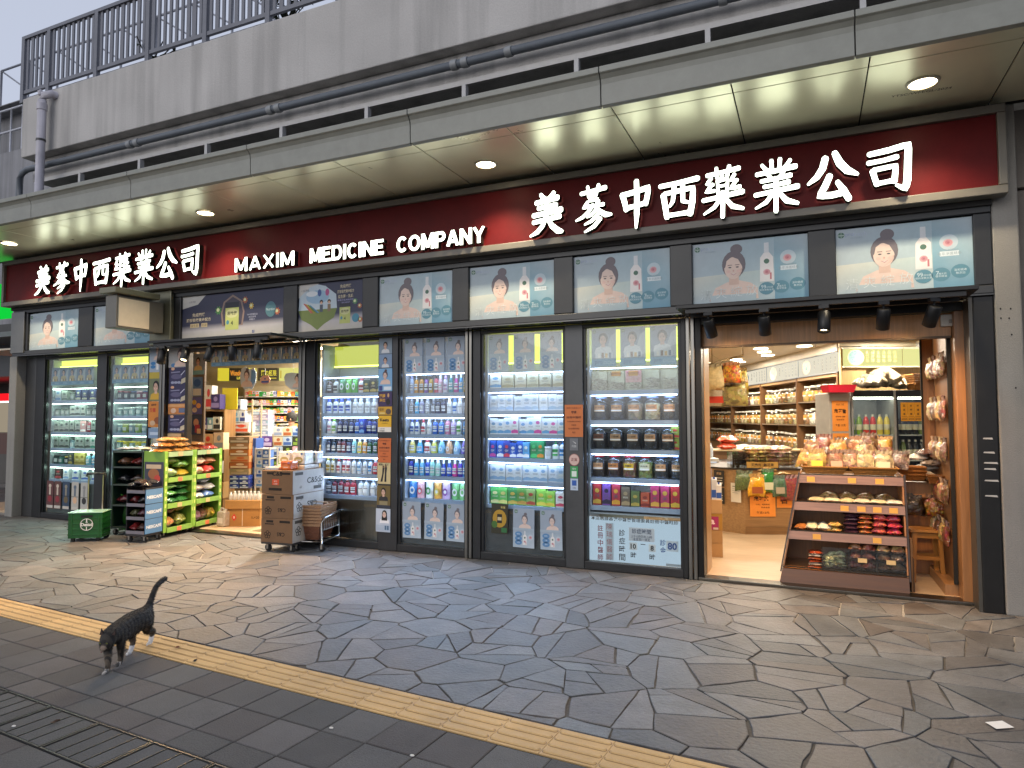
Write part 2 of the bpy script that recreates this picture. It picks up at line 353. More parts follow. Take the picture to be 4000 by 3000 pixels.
# mortar bed and everything beyond, one sheet
def mortar():
    m, n = newmat('mortar'); L = n.links.new; tc = nd(n, 'ShaderNodeTexCoord')
    no = nd(n, 'ShaderNodeTexNoise'); no.inputs['Scale'].default_value = .9; no.inputs['Detail'].default_value = 4; L(tc.outputs['Object'], no.inputs[0])
    sx = nd(n, 'ShaderNodeSeparateXYZ'); L(tc.outputs['Object'], sx.inputs[0])
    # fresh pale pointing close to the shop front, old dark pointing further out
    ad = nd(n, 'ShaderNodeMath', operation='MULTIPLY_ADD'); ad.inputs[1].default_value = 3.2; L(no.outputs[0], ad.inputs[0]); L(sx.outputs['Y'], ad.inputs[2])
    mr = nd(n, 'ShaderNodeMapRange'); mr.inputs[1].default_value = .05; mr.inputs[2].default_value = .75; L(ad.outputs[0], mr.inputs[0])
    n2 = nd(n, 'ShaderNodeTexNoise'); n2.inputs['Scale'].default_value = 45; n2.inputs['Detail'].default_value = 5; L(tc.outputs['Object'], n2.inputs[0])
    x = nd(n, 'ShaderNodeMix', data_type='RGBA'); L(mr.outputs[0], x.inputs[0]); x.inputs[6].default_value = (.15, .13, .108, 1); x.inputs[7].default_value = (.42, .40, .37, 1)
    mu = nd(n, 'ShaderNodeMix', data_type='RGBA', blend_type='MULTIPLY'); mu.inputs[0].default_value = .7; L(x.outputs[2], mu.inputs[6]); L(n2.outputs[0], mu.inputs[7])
    b = nd(n, 'ShaderNodeBsdfPrincipled'); b.inputs['Roughness'].default_value = .9; L(mu.outputs[2], b.inputs['Base Color'])
    bp = nd(n, 'ShaderNodeBump'); bp.inputs['Strength'].default_value = .6; bp.inputs['Distance'].default_value = .01; L(n2.outputs[0], bp.inputs['Height']); L(bp.outputs[0], b.inputs['Normal'])
    o = nd(n, 'ShaderNodeOutputMaterial'); L(b.outputs[0], o.inputs[0]); _m['mortar'] = m
mortar()
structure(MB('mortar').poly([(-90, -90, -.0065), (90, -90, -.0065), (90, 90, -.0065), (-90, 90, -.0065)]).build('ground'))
TL = .2875
def tactile():
    rg = random.Random(11); mb = MB('tactile')
    for k in range(-24, 22):
        g = rg.uniform(.92, 1.05); c = (.60*g, .385*g, .16*g, 1); u0, u1 = k*TL+.0015, (k+1)*TL-.0015
        for (v0, v1) in ((-.285, 0),):
            a = [SP(u0, v0), SP(u1, v0), SP(u1, v1), SP(u0, v1)]
            mb.prism([(x, y, -.015) for x, y in a], [(x, y, .001) for x, y in a], c)
        for j in range(4):
            v = -.036-j*.071; us, ue = u0+.022, u1-.022; lo = []; hi = []; r = .0145
            for cu, s0 in ((ue, -90), (us, 90)):
                for i in range(7):
                    a = R(s0+i*30); lo.append(SP(cu+r*math.cos(a), v+r*math.sin(a))); hi.append(SP(cu+r*.62*math.cos(a), v+r*.62*math.sin(a)))
            n = len(lo); rim = []
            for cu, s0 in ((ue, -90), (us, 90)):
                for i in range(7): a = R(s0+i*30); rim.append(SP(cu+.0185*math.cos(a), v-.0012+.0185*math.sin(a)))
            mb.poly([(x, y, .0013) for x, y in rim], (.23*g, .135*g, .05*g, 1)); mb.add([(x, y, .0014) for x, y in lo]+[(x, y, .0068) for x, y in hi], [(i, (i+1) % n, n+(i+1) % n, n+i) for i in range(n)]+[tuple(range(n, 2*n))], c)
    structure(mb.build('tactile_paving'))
tactile()
P_U0, PW = .04, .2925
DR0, DR1, DRU = -1.055, -1.36, 2.6               # drain channel, measured down from the strip
def pavers():
    rg = random.Random(21); mb = MB('paver'); v = -.292; row = 0
    while v > -4.3:
        v1 = v-PW
        if v > DR0 > v1: v1 = DR0+.004
        off = P_U0
        for k in range(-20, 22):
            u0, u1 = off+k*PW, off+(k+1)*PW
            if DR1 < v-.01 and v1+.01 < DR0 and u0 < DRU-.02: continue
            g = rg.uniform(.072, .115); w = rg.choice((.002, .004, .008)); c = (g+w, g-.001, g-.004, 1); e = .0028; h = rg.uniform(-.001, .002)
            a = [SP(u0+e, v1+e), SP(u1-e, v1+e), SP(u1-e, v-e), SP(u0+e, v-e)]; e2 = e+.006
            b = [SP(u0+e2, v1+e2), SP(u1-e2, v1+e2), SP(u1-e2, v-e2), SP(u0+e2, v-e2)]
            mb.add([(x, y, -.02) for x, y in a]+[(x, y, h-.003) for x, y in a]+[(x, y, h) for x, y in b], [(i, (i+1) % 4, 4+(i+1) % 4, 4+i) for i in range(4)]+[(4+i, 4+(i+1) % 4, 8+(i+1) % 4, 8+i) for i in range(4)]+[(8, 9, 10, 11)], c)
        if v > DR0 and v1 < DR0+.02: v1 = DR1-.004
        v = v1; row += 1
    structure(mb.build('paver_sidewalk'))
    a = [SP(-6.5, -.288), SP(7, -.288), SP(7, -4.5), SP(-6.5, -4.5)]
    structure(MB('matte', '14120f').poly([(x, y, -.0045) for x, y in a]).build('paver_joint_sand'))
pavers()
# recessed drain covers filled with paver strips
def drains():
    rg = random.Random(5)
    for k in range(-3, 6):
        u0, u1 = -.62+.446*k-.0, -.62+.446*(k+1); 
        t = thing('drain_cover', f'recessed steel drain cover filled with paver strips, {ORD[k+4]} of its row at lower left', 'drain cover', (*SP(u0, DR1), 0), SA, 'drain covers in the sidewalk')
        w, d = u1-u0, DR0-DR1; fr = MB('frame', '5a5856'); e = .004
        for a in ((e, w-e, e, .012), (e, w-e, d-.012, d-e), (e, .012, .012, d-.012), (w-.012, w-e, .012, d-.012)): fr.box(*a, -.03, .002)
        fr.build('frame', t)
        inf = MB('paver')
        for j in range(4):
            x0 = .016+j*(w-.032)/4; x1 = x0+(w-.032)/4
            inf.box(x0+.006, x1-.006, .018, d-.018, -.03, -.001, (.085+rg.uniform(-.01, .015),)*3+(1,))
        inf.build('paver_strips', t, .003)
        rib = MB('frame', '5a5856')
        for j in range(1, 4): x = .016+j*(w-.032)/4; rib.box(x-.0025, x+.0025, .014, d-.014, -.03, .001)
        rib.build('ribs', t); MB('matte', '0c0b0a').box(e, w-e, e, d-e, -.05, -.031).build('tray', t)
drains()
def XP(px, py, x): d = ray(px, py); return CAM+d*((x-CAM.x)/d.x)
# litter on the ground
def litter():
    mb = MB('paper', 'e8e6e2'); p = [GP(*q) for q in ((3848, 2826), (3915, 2823), (3962, 2847), (3893, 2856))]; c = sum(p, Vector())/4
    mb.poly([(v.x-c.x, v.y-c.y, .003+.004*(i % 2)) for i, v in enumerate(p)])
    tag(mb.build('paper_scrap', loc=(c.x, c.y, .004)), 'white scrap of paper lying on the flagstones at lower right', 'paper')
    rg = random.Random(9)
    for i, (px, py, col, lab) in enumerate(((693, 2534, '6e3a1c', 'small brown dead leaf on the yellow strip by the cat'), (215, 2826, '3f2a1c', 'dark curled dead leaf on the drain frame'), (762, 2587, '2a1f18', 'dark twig bit at the lower edge of the yellow strip'))):
        v = GP(px, py); m2 = MB('matte', col); pts = []
        for k in range(10):
            a = 2*math.pi*k/10; pts.append((.022*math.cos(a)*(1+.3*rg.random()), .011*math.sin(a)*(1+.3*rg.random()), .004+.007*abs(math.sin(a*1.5))))
        m2.add(pts+[(0, 0, .004)], [(k, (k+1) % 10, 10) for k in range(10)])
        tag(m2.build('dead_leaf', loc=(v.x, v.y, .004), rz=rg.random()*3), lab, 'leaf', 'dead leaves on the ground')
    for (px, py, lab) in ((54, 2838, 'round white blob of gum on the drain cover'), (1294, 2845, 'white crumb on the pavers below the yellow strip'), (1610, 2953, 'pale crumb on the pavers right of the other one')):
        v = GP(px, py); m2 = MB('matte', 'd8d4cc'); m2.lathe([(.011, 0), (.009, .003), (.001, .004)], sx=1.1, sy=.8, n=10)
        tag(m2.build('litter_bit', loc=(v.x, v.y, .002)), lab, 'litter', 'pale bits of litter')
litter()
# ================================================================ the building over the shops
GREY = 'a5a49f'
bld = thing('deck_building', 'grey concrete upper deck with parapet and canopy over the shop row', 'building', (0, -1, 0))
def bpart(name, mb, bevel=.0): mb.T = None; return mb
BT = Matrix.Translation((0, 1, 0))
def B(m, c):
    x = MB(m, c); x.T = BT; return x
XL, XR = -10.27, 9.0
m1 = B('concrete', 'bfbcb8'); m1.box(XL, XR, -1.15, -.9, 5.337, 6.2); m1.box(XL, XL+.25, -.9, 6, 5.337, 6.2); pp = m1.build('parapet', bld, .012)
B('concrete', 'c2bfbb').box(XL+.04, XR, -1.0, 5.5, 5.03, 5.335).build('beam', bld, .01)
B('satin', 'b9b7b4').box(XL+.3, XR, -1.04, -1.0, 4.975, 5.028).build('rail', bld)
gp = B('matte', '050506'); gp.box(XL+.3, XR, -.5, -.45, 4.3, 5.03); gp.build('black_slot', bld)  # black sheet stands in for the shade inside the open gap
for k in range(16):
    x = -9.1+1.1945*k
    if x < XR: B('satin', 'b8b7b6').box(x-.022, x+.022, -1.06, -1.0, 4.56, 4.975).build('post', bld)
# canopy: fascia panels, soffit panels
jo = [-17.0, -15.0, -13.04, -11.12, -9.2, -7.3, -5.42, -3.41, -1.54, .356, 2.27, 4.18, 6.1, 8.0]
prof = [(-1.56, 4.197), (-1.6, 4.205), (-1.605, 4.30), (-1.605, 4.38), (-1.615, 4.42), (-1.64, 4.45), (-1.66, 4.462), (-1.662, 4.512), (-1.52, 4.518), (-1.48, 4.45), (-1.48, 4.23)]
for a, b in zip(jo, jo[1:]):
    B('satin', '8d8e85').prism([(a+.004, y, z) for y, z in prof], [(b-.004, y, z) for y, z in prof]).build('fascia_panel', bld, .004)
B('matte', '6a6966').box(-17, 8, -1.475, -.5, 4.40, 4.44).build('canopy_roof', bld)
B('matte', '0d0d0c').box(-17, 8, -1.45, -.2, 4.215, 4.25).build('canopy_backing', bld)
k = -12.13
for i in range(-5, 21):
    x0, x1 = -11.09+i*.962, -11.09+(i+1)*.962
    if x1 > 7: break
    B('soffit', 'e8e5c8').box(x0+.005, x1-.005, -1.385, -.3, 4.2, 4.212).build('soffit_panel', bld, .002)
    B('soffit', 'e8e5c8').box(x0+.005, x1-.005, -1.57, -1.393, 4.2, 4.212).build('soffit_strip', bld, .002)
# stencilled maintenance mark by the right-hand lamp
tm = MB('matte', '15130f'); tm.T = BT@Matrix(((1, 0, 0, 0), (0, 0, 1, 0), (0, -1, 0, 0), (0, 0, 0, 1)))
a, b = GP(3508, 373, 4.2), GP(3690, 345, 4.2)
tm.T = BT@Matrix.Translation(((a.x+b.x)/2, (a.y+b.y)/2, 4.198))@Matrix.Rotation(math.atan2(b.y-a.y, b.x-a.x), 4, 'Z')@Matrix.Rotation(R(90), 4, 'X')@Matrix.Rotation(math.pi, 4, 'Y')
vs_, fs_, tw_, th_ = text_geo('YTSC/WM/GL/2024', .0); kk = .42/tw_
tm.T = BT@Matrix.Translation(((a.x+b.x)/2, (a.y+b.y)/2, 4.1985))@Matrix.Rotation(math.atan2(b.y-a.y, b.x-a.x), 4, 'Z')
tm.add([(x*kk, -y*kk, 0) for x, y in vs_], [tuple(f) for f in fs_]); tm.build('stencil_mark', bld)
# walls and pillars of the shop row
B('render', '8d8a84').box(1.415, 1.60, -.26, .3, 0, 4.2).build('pillar', bld, .012)
rw = B('render', '7d7770'); rw.box(1.603, 4.5, -.05, .3, 0, 3.52); rw.box(1.603, 4.5, -.10, .3, 3.53, 4.195); rw.build('wall', bld, .004)
B('matte', '2b2a29').box(-11.9, 1.412, -.3, .5, 3.36, 4.19).build('backing', bld)
B('concrete', '8f8d88').box(-12.1, -11.905, -.18, .25, 0, 2.62).build('pillar', bld, .01)
# the floor-to-canopy block behind, so no sky shows through the shops
B('matte', '55534f').box(-16, 6, 17.0, 17.2, 0, 5.0).build('back_wall', bld)
for px, py in ((3908, 1206), (3948, 1206), (3910, 1243), (3942, 1243), (3952, 1307), (3968, 1515)):
    q = FP(px, py, -.262); d = MB('matte', '0c0b0b'); d.T = BT; d.ell(q.x, q.z, .006, .008, -.2625); d.build('bolt_hole', bld)
# ---------------------------------------------------------------- drain pipe, waste pipe
dp = MB('satin', 'b3b0b8'); q0 = FP(150, 720, -1.27); q1 = FP(118, 440, -1.27)
dp.tube([(q0.x+.02, -1.27, 4.56), (q0.x+.02, -1.27, 5.2), (q0.x+.02, -1.27, 6.0), (q0.x+.04, -1.26, 6.07), (q0.x+.12, -1.2, 6.1), (q0.x+.12, -1.1, 6.1)], .055, 14)
dp.lathe([(.064, 5.86), (.064, 5.95)], q0.x+.02, -1.27, n=14); dp.lathe([(.03, 6.08), (.04, 6.13), (.01, 6.16)], q0.x-.02, -1.27, n=10)
d = thing('drainpipe', 'pale grey vertical drainpipe with an elbow on the parapet corner', 'pipe'); dp.build('pipe', d)
MB('satin', '3a3a3c').lathe([(.06, 5.42), (.06, 5.45)], q0.x+.02, -1.27, n=14).build('bracket', d)
wp = thing('waste_pipe', 'long dark grey horizontal pipe with couplings above the canopy', 'pipe'); mm = MB('satin', '5d636a')
mm.tube([(XL+.1, -1.12, 4.62), (XL-.02, -1.12, 4.66), (XL-.06, -1.12, 4.8), (XL-.05, -1.12, 5.05), (XL+.0, -1.12, 5.13), (XL+.12, -1.12, 5.16), (9, -1.12, 5.155)], .042, 12); mm.build('pipe', wp)
for x in (-8.0, -7.86, -5.62, -5.5, -3.2, -3.08, -2.6, -.6):
    c = MB('satin', '8b8e90'); c.T = Matrix.Translation((x, -1.12, 5.157))@Matrix.Rotation(R(90), 4, 'Y'); c.lathe([(.05, -.035), (.053, -.02), (.053, .02), (.05, .035)], n=14); c.build('coupling', wp)
# ---------------------------------------------------------------- parapet railing
def railing(name, lab, y, z0, z1, xs, col, seed):
    rg = random.Random(seed); t = thing(name, lab, 'railing', (xs[0], y, z0)); h = z1-z0
    for i, x in enumerate(xs):
        MB('satin', col).box(x-xs[0]-.035, x-xs[0]+.035, -.03, .03, 0, h).build('post', t, .004)
        if i == len(xs)-1: break
        a, b = x-xs[0]+.035, xs[i+1]-xs[0]-.035; p = MB('satin', col)
        p.box(a, b, -.03, .03, h-.05, h-.002); p.box(a, b, -.02, .02, .13, .18)
        n = max(2, int((b-a)/.098))
        for k in range(n):
            c = a+(k+.5)*(b-a)/n; wv = rg.choice((.022, .022, .03)); p.box(c-wv, c+wv, -.01, .01, .18, h-.05)
        p.build('slat_panel', t)
railing('parapet_railing', 'grey slatted metal railing along the parapet edge', -1.06, 6.2, 7.2, [-10.42, -9.83, -8.8, -7.78, -6.75, -5.73, -4.7, -3.68], '6d6f78', 1)
railing('rear_railing', 'second grey slatted railing further back on the deck', .9, 6.2, 7.25, [-9.4, -8.3, -7.2, -6.1, -5.0, -3.9], '82848c', 2)
def leafy(name, lab, cx, cy_, z, h, seed, n=70):
    rg = random.Random(seed); t = thing(name, lab, 'plant', (cx, cy_, z)); mb = MB('matte', '2d3424'); st = MB('matte', '3a3126')
    for k in range(7):
        a = rg.uniform(0, 6.28); st.tube([(0, 0, 0), (.1*math.cos(a), .1*math.sin(a), h*.5), (.35*math.cos(a), .3*math.sin(a), h*rg.uniform(.7, 1))], .008, 5)
        for j in range(n//7):
            f = rg.uniform(.3, 1); x, y, zz = .35*math.cos(a)*f*f, .3*math.sin(a)*f*f, h*f*rg.uniform(.7, 1); b = rg.uniform(0, 6.28); l = rg.uniform(.08, .2); w = l*.18
            dx, dy, dz = math.cos(b)*l, math.sin(b)*l, rg.uniform(-.12, .12)
            g = rg.uniform(.02, .05); mb.poly([(x, y, zz), (x+dx*.5-dy*.2, y+dy*.5+dx*.2, zz+dz*.5+.03), (x+dx, y+dy, zz+dz), (x+dx*.5+dy*.2, y+dy*.5-dx*.2, zz+dz*.5+.02)], (g*.8, g, g*.5, 1))
    mb.build('leaves', t); st.build('stems', t)
leafy('deck_plant', 'tall dark leafy plant behind the railing at top centre', -6.3, -.2, 6.2, 1.5, 4, 160)
leafy('deck_plant', 'dark bushy plant right of the tall one behind the railing', -5.2, -.1, 6.2, 1.3, 5, 160)
leafy('deck_plant', 'small weed growing at the foot of the railing', -8.0, -.85, 6.2, .4, 6, 40)
structure(MB('matte', '6b6a67').box(XL, 9, -.9, 6, 6.0, 6.06).build('deck_floor'))
# ---------------------------------------------------------------- what stands far left
nb = thing('concrete_block', 'grey concrete building beyond the deck at the left edge', 'building', (-19, 6, 0))
q = FP(0, 386, 6); q2 = FP(0, 602, 6); q3 = FP(0, 430, 6)
mbb = MB('concrete', '8f8f92'); mbb.T = Matrix.Translation((19, -6, 0)); mbb.box(-34, -13, 6, 9, 3.3, q2.z); mbb.box(-34, -13, 6.9, 9, q2.z, q.z); mbb.box(-34, -13, 6.3, 6.9, q3.z+.35, q.z); mbb.build('wall', nb, .01)
rl = MB('satin', 'b8bac2'); rl.T = mbb.T
for i in range(26): x = -30+i*.62; rl.tube([(x, 6.1, q2.z), (x, 6.1, q3.z)], .03, 6)
for z in (q3.z, (q3.z+q2.z)/2): rl.tube([(-34, 6.1, z), (-13, 6.1, z)], .035, 6)
rl.build('balcony_rail', nb)
lt = thing('lattice_frame', 'white steel lattice on the roof at the left edge', 'frame', (-20, 8, q.z)); lm = MB('satin', '8b8e98'); lm.T = Matrix.Translation((20, -8, 0))
zt = FP(0, 280, 8).z; zb = FP(0, 388, 8).z-.2
for i in range(9):
    x = -28+i*1.7; lm.tube([(x, 8, 0), (x, 8, zt-q.z)], .04, 6); lm.tube([(x, 8, zt-q.z), (x+1.7, 8, zt-q.z-1.1)], .03, 6); lm.tube([(x, 8, .9), (x+1.7, 8, -.1)], .03, 6)
for z in (zt-q.z, .9, .05): lm.tube([(-28, 8, z), (-12.6, 8, z)], .04, 6)
lm.build('truss', lt)
# neighbouring shop seen past the left pillar
nbs = thing('neighbour_shop', 'dim neighbouring shop with green and red signs past the left pillar', 'shop', (-17, 4.0, 0))
NT = Matrix.Translation((17, -4, 0))
def N(m, c):
    x = MB(m, c); x.T = NT; return x
N('matte', '4a4a48').box(-26, -12.7, 4.6, 4.8, 0, 4.3).build('wall', nbs); N('satin', '77787a').box(-26, -12.3, 1.2, 4.6, 3.25, 3.35).build('ceiling', nbs)
N('satin', '3c3e40').box(-26, -12.6, 2.2, 4.6, 2.55, 3.25).build('header', nbs)
N('satin', '303133').box(-12.95, -12.6, .6, 1.0, 0, 3.3).build('column', nbs, .01)
a, b = FP(0, 1110, .4), FP(26, 1240, .4); N('g2', '0a9a2c').box(a.x-1.0, b.x, .4, .5, b.z, a.z).build('green_sign', nbs)
a, b = FP(0, 1538, 3.2), FP(58, 1566, 3.2); N('g2', 'd8141c').box(a.x-1.6, b.x, 3.2, 3.5, b.z, a.z).build('red_sign', nbs)
a, b = FP(0, 1566, 3.3), FP(52, 1690, 3.3); N('g1', '9a8f7c').box(a.x-1.5, b.x-.05, 3.4, 3.5, b.z, a.z).build('lit_window', nbs); N('g5', 'ffffff').box(a.x-1.5, b.x+.1, 3.28, 3.32, a.z-.04, a.z-.005).build('tube_lamp', nbs)
a = FP(26, 1690, 2.9); b = FP(0, 1720, 2.9); N('satin', '5b3a30').box(a.x-.5, a.x+.1, 2.9, 3.1, .75, 1.25).build('stool_seat', nbs)
N('satin', '514d48').box(-24, a.x+.45, 3.2, 4.0, 0.0, 1.05).build('counter', nbs)
# ================================================================ shop sign
SX0, SX1 = -11.93, 1.50
sg = thing('shop_sign', 'long dark red shop sign with glowing white lettering under the canopy', 'sign', (-5, -.3, 3.4))
ST = Matrix.Translation((5, .3, -3.4))
def S(m, c):
    x = MB(m, c); x.T = ST; return x
S('red', '5e1618').box(SX0+.03, SX1-.03, -.40, -.305, 3.45, 4.10).build('panel', sg)
for (x0, x1, z0, z1) in ((SX0, SX1, 4.075, 4.145), (SX0, SX1, 3.405, 3.475), (SX0, SX0+.06, 3.477, 4.073), (SX1-.06, SX1, 3.477, 4.073)):
    S('satin', '66625a').box(x0, x1, -.44, -.302, z0, z1).build('frame', sg, .006)
STROKES = {
'美': [[(33,98,9),(43,86,14)],[(70,99,10),(58,86,13)],[(20,79,11),(50,82,13),(80,86,13)],[(26,66,10),(76,69,12)],[(12,50,11),(50,53,13),(90,57,13)],[(50,86,13),(49,64,13),(48,44,13),(38,24,12),(24,11,11),(4,3,5)],[(12,34,10),(50,38,12),(86,42,12)],[(52,40,8),(64,22,14),(80,9,16),(92,6,8)]],
'蔘': [[(18,87,10),(50,90,12),(84,94,12)],[(36,101,9),(40,79,12)],[(66,102,10),(58,80,11)],[(52,82,9),(40,69,10),(62,70,10)],[(36,66,9),(24,54,9),(42,56,9)],[(66,66,9),(56,55,9),(78,57,10)],[(50,58,10),(38,44,11),(22,33,10),(4,27,5)],[(54,56,8),(68,42,14),(84,33,15),(99,32,7)],[(58,46,9),(46,36,10),(34,32,5)],[(64,36,10),(46,22,10),(28,16,5)],[(70,26,12),(54,10,12),(28,-1,5)]],
'中': [[(14,76,12),(20,58,14),(24,40,11)],[(16,74,11),(48,78,12),(80,84,13),(76,64,13),(72,48,11)],[(24,44,11),(50,47,11),(74,51,11)],[(50,102,11),(51,70,14),(50,30,14),(48,-2,5)]],
'西': [[(6,88,11),(50,91,13),(95,96,13)],[(14,66,13),(18,36,14),(22,8,12)],[(16,68,10),(50,71,12),(84,75,13),(82,40,14),(76,10,13)],[(22,13,11),(76,15,12)],[(40,92,10),(39,66,11),(36,46,10),(28,35,6)],[(60,93,10),(60,62,11),(60,44,11),(72,40,7)]],
'藥': [[(14,89,10),(50,92,11),(88,96,11)],[(36,102,9),(38,82,10)],[(66,103,10),(61,83,10)],[(50,84,9),(45,75,9)],[(38,76,8),(40,48,9)],[(38,75,8),(62,77,9),(60,49,9)],[(41,63,7),(60,64,7)],[(41,49,8),(60,50,8)],[(24,82,9),(13,71,9),(28,68,8)],[(26,69,9),(11,54,9),(31,55,8)],[(78,84,9),(69,73,9),(84,71,8)],[(82,71,9),(68,55,9),(90,57,9)],[(4,37,10),(50,41,12),(96,46,12)],[(50,50,11),(50,24,13),(49,-1,11)],[(46,38,11),(30,20,11),(6,8,5)],[(54,38,9),(72,18,14),(96,11,8)]],
'業': [[(41,102,10),(42,80,11)],[(60,103,10),(58,80,11)],[(20,95,8),(31,82,12)],[(82,98,9),(69,83,11)],[(8,77,10),(50,80,12),(93,84,12)],[(32,76,9),(39,66,10)],[(68,78,9),(60,67,10)],[(18,62,9),(50,64,11),(82,67,11)],[(24,50,9),(50,51,10),(78,54,11)],[(4,35,10),(50,39,12),(97,43,12)],[(50,65,11),(50,30,13),(49,-2,11)],[(45,37,11),(28,18,11),(5,8,5)],[(55,37,9),(72,17,15),(96,9,8)]],
'公': [[(38,90,13),(32,70,15),(20,54,13),(2,42,5)],[(56,98,11),(66,76,17),(80,60,16),(100,50,6)],[(46,54,12),(36,34,14),(24,16,14),(50,15,13),(72,18,12)],[(60,40,9),(72,22,15),(82,4,12)]],
'司': [[(12,87,11),(50,91,13),(86,98,14),(84,60,15),(82,20,15),(78,2,13),(62,12,6)],[(10,68,10),(40,70,11),(64,74,11)],[(18,50,11),(22,32,12),(26,18,11)],[(20,51,10),(62,55,12),(58,20,11)],[(25,20,10),(58,23,11)]]}
def letter(ch, cx, cz, w, h, y0, y1):
    """one channel letter: dark returns, glowing face, brush shaped strokes"""
    fa = []; zz = 0
    face = S('g5', 'eef6e2'); side = S('satin', '23221f')
    for st in STROKES[ch]:
        P = []                                     # densify with a soft curve
        for i in range(len(st)-1):
            a, b = st[i], st[i+1]
            for k in range(4): f = k/4; P.append(tuple(a[j]+(b[j]-a[j])*f for j in range(3)))
        P.append(st[-1]); n = len(P); Lf = []; Rt = []
        for i, (x, z, wd) in enumerate(P):
            a, b = P[max(0, i-1)], P[min(n-1, i+1)]; dx, dz = b[0]-a[0], b[1]-a[1]; l = math.hypot(dx, dz) or 1
            f = i/(n-1); wd *= (.92 if ch in '蔘藥業' else 1.06)*(1-.14*math.sin(f*math.pi)); Lf.append((x-dz/l*wd/2, z+dx/l*wd/2)); Rt.append((x+dz/l*wd/2, z-dx/l*wd/2))
        d0 = (P[1][0]-P[0][0], P[1][1]-P[0][1]); l = math.hypot(*d0) or 1; s = P[0]; e = P[-1]; d1 = (e[0]-P[-2][0], e[1]-P[-2][1]); l1 = math.hypot(*d1) or 1
        ring = Lf+[(e[0]+d1[0]/l1*e[2]*.38+(-d1[1])/l1*e[2]*.25, e[1]+d1[1]/l1*e[2]*.38+d1[0]/l1*e[2]*.25), (e[0]+d1[0]/l1*e[2]*.34+d1[1]/l1*e[2]*.3, e[1]+d1[1]/l1*e[2]*.34-d1[0]/l1*e[2]*.3)]+Rt[::-1]+[(s[0]-d0[0]/l*s[2]*.34+d0[1]/l*s[2]*.2, s[1]-d0[1]/l*s[2]*.34-d0[0]/l*s[2]*.2), (s[0]-d0[0]/l*s[2]*.28-d0[1]/l*s[2]*.32, s[1]-d0[1]/l*s[2]*.28+d0[0]/l*s[2]*.32)]
        q = [(cx+(x-50)/100*w, cz+(z-50)/100*h) for x, z in ring]; zz += .0004; m = len(q)
        yf = y0-zz
        # strip faces keep concave strokes clean
        k = n
        top = [(cx+(a[0]-50)/100*w, yf, cz+(a[1]-50)/100*h) for a in Lf]; bot = [(cx+(a[0]-50)/100*w, yf, cz+(a[1]-50)/100*h) for a in Rt]
        face.add(top+bot, [(i, n+i, n+i+1, i+1) for i in range(n-1)])
        ex = [(x, yf, z) for x, z in q]
        face.poly([top[-1], bot[-1], ex[n+1], ex[n]]); face.poly([bot[0], top[0], ex[m-1], ex[m-2]])
        side.add([(x, yf+.0002, z) for x, z in q]+[(x, y1, z) for x, z in q], [(i, (i+1) % m, m+(i+1) % m, m+i) for i in range(m)])
    return face, side
def place(ch, cx, cz, w, h):
    f, s = letter(ch, cx, cz, w, h, -.50, -.425); o = f.build('character', sg); s.build('letter_return', o)
CH = '美蔘中西藥業公司'
bx = [FP(px, py, -.5) for px, py in ((2136, 839), (2316, 817), (2487, 800), (2651, 781), (2823, 753), (3031, 727), (3250, 695), (3475, 661))]
for ch, p in zip(CH, bx): place(ch, p.x, p.z+.005, .385 if ch in '蔘藥業' else .40, .45 if ch not in '西司' else .39)
for i, ch in enumerate(CH):
    x = -10.76+i*(10.76-7.60)/7; place(ch, x, 3.725, .385 if ch in '蔘藥業' else .40, .45 if ch not in '西司' else .39)
LAT = {'M': (.92, [[(.1,0),(.1,1)],[(.82,0),(.82,1)],[(.13,1),(.46,.12)],[(.46,.12),(.79,1)]]), 'A': (.86, [[(.09,0),(.43,1)],[(.43,1),(.77,0)],[(.22,.30),(.64,.30)]]), 'X': (.82, [[(.1,0),(.72,1)],[(.72,0),(.1,1)]]), 'I': (.22, [[(.11,0),(.11,1)]]),
'E': (.72, [[(.1,0),(.1,1)],[(.1,.91),(.68,.91)],[(.1,.52),(.62,.52)],[(.1,.09),(.70,.09)]]), 'N': (.82, [[(.1,0),(.1,1)],[(.72,0),(.72,1)],[(.12,.94),(.70,.06)]]), 'Y': (.80, [[(.08,1),(.40,.44)],[(.72,1),(.40,.44)],[(.40,.48),(.40,0)]]),
'D': (.82, [[(.1,0),(.1,1)],[(.1,.91),(.42,.91)]+[(.40+.31*math.cos(R(t)), .5+.41*math.sin(R(t))) for t in range(75, -90, -15)]+[(.1,.09)]]), 'P': (.75, [[(.1,0),(.1,1)],[(.1,.91),(.42,.91)]+[(.42+.22*math.cos(R(t)), .69+.22*math.sin(R(t))) for t in range(75, -90, -15)]+[(.42,.47),(.1,.47)]]),
'C': (.82, [[(.42+.31*math.cos(R(t)), .5+.41*math.sin(R(t))) for t in range(42, 319, 12)]]), 'O': (.88, [[(.44+.34*math.cos(R(t)), .5+.41*math.sin(R(t))) for t in range(0, 361, 15)]])}
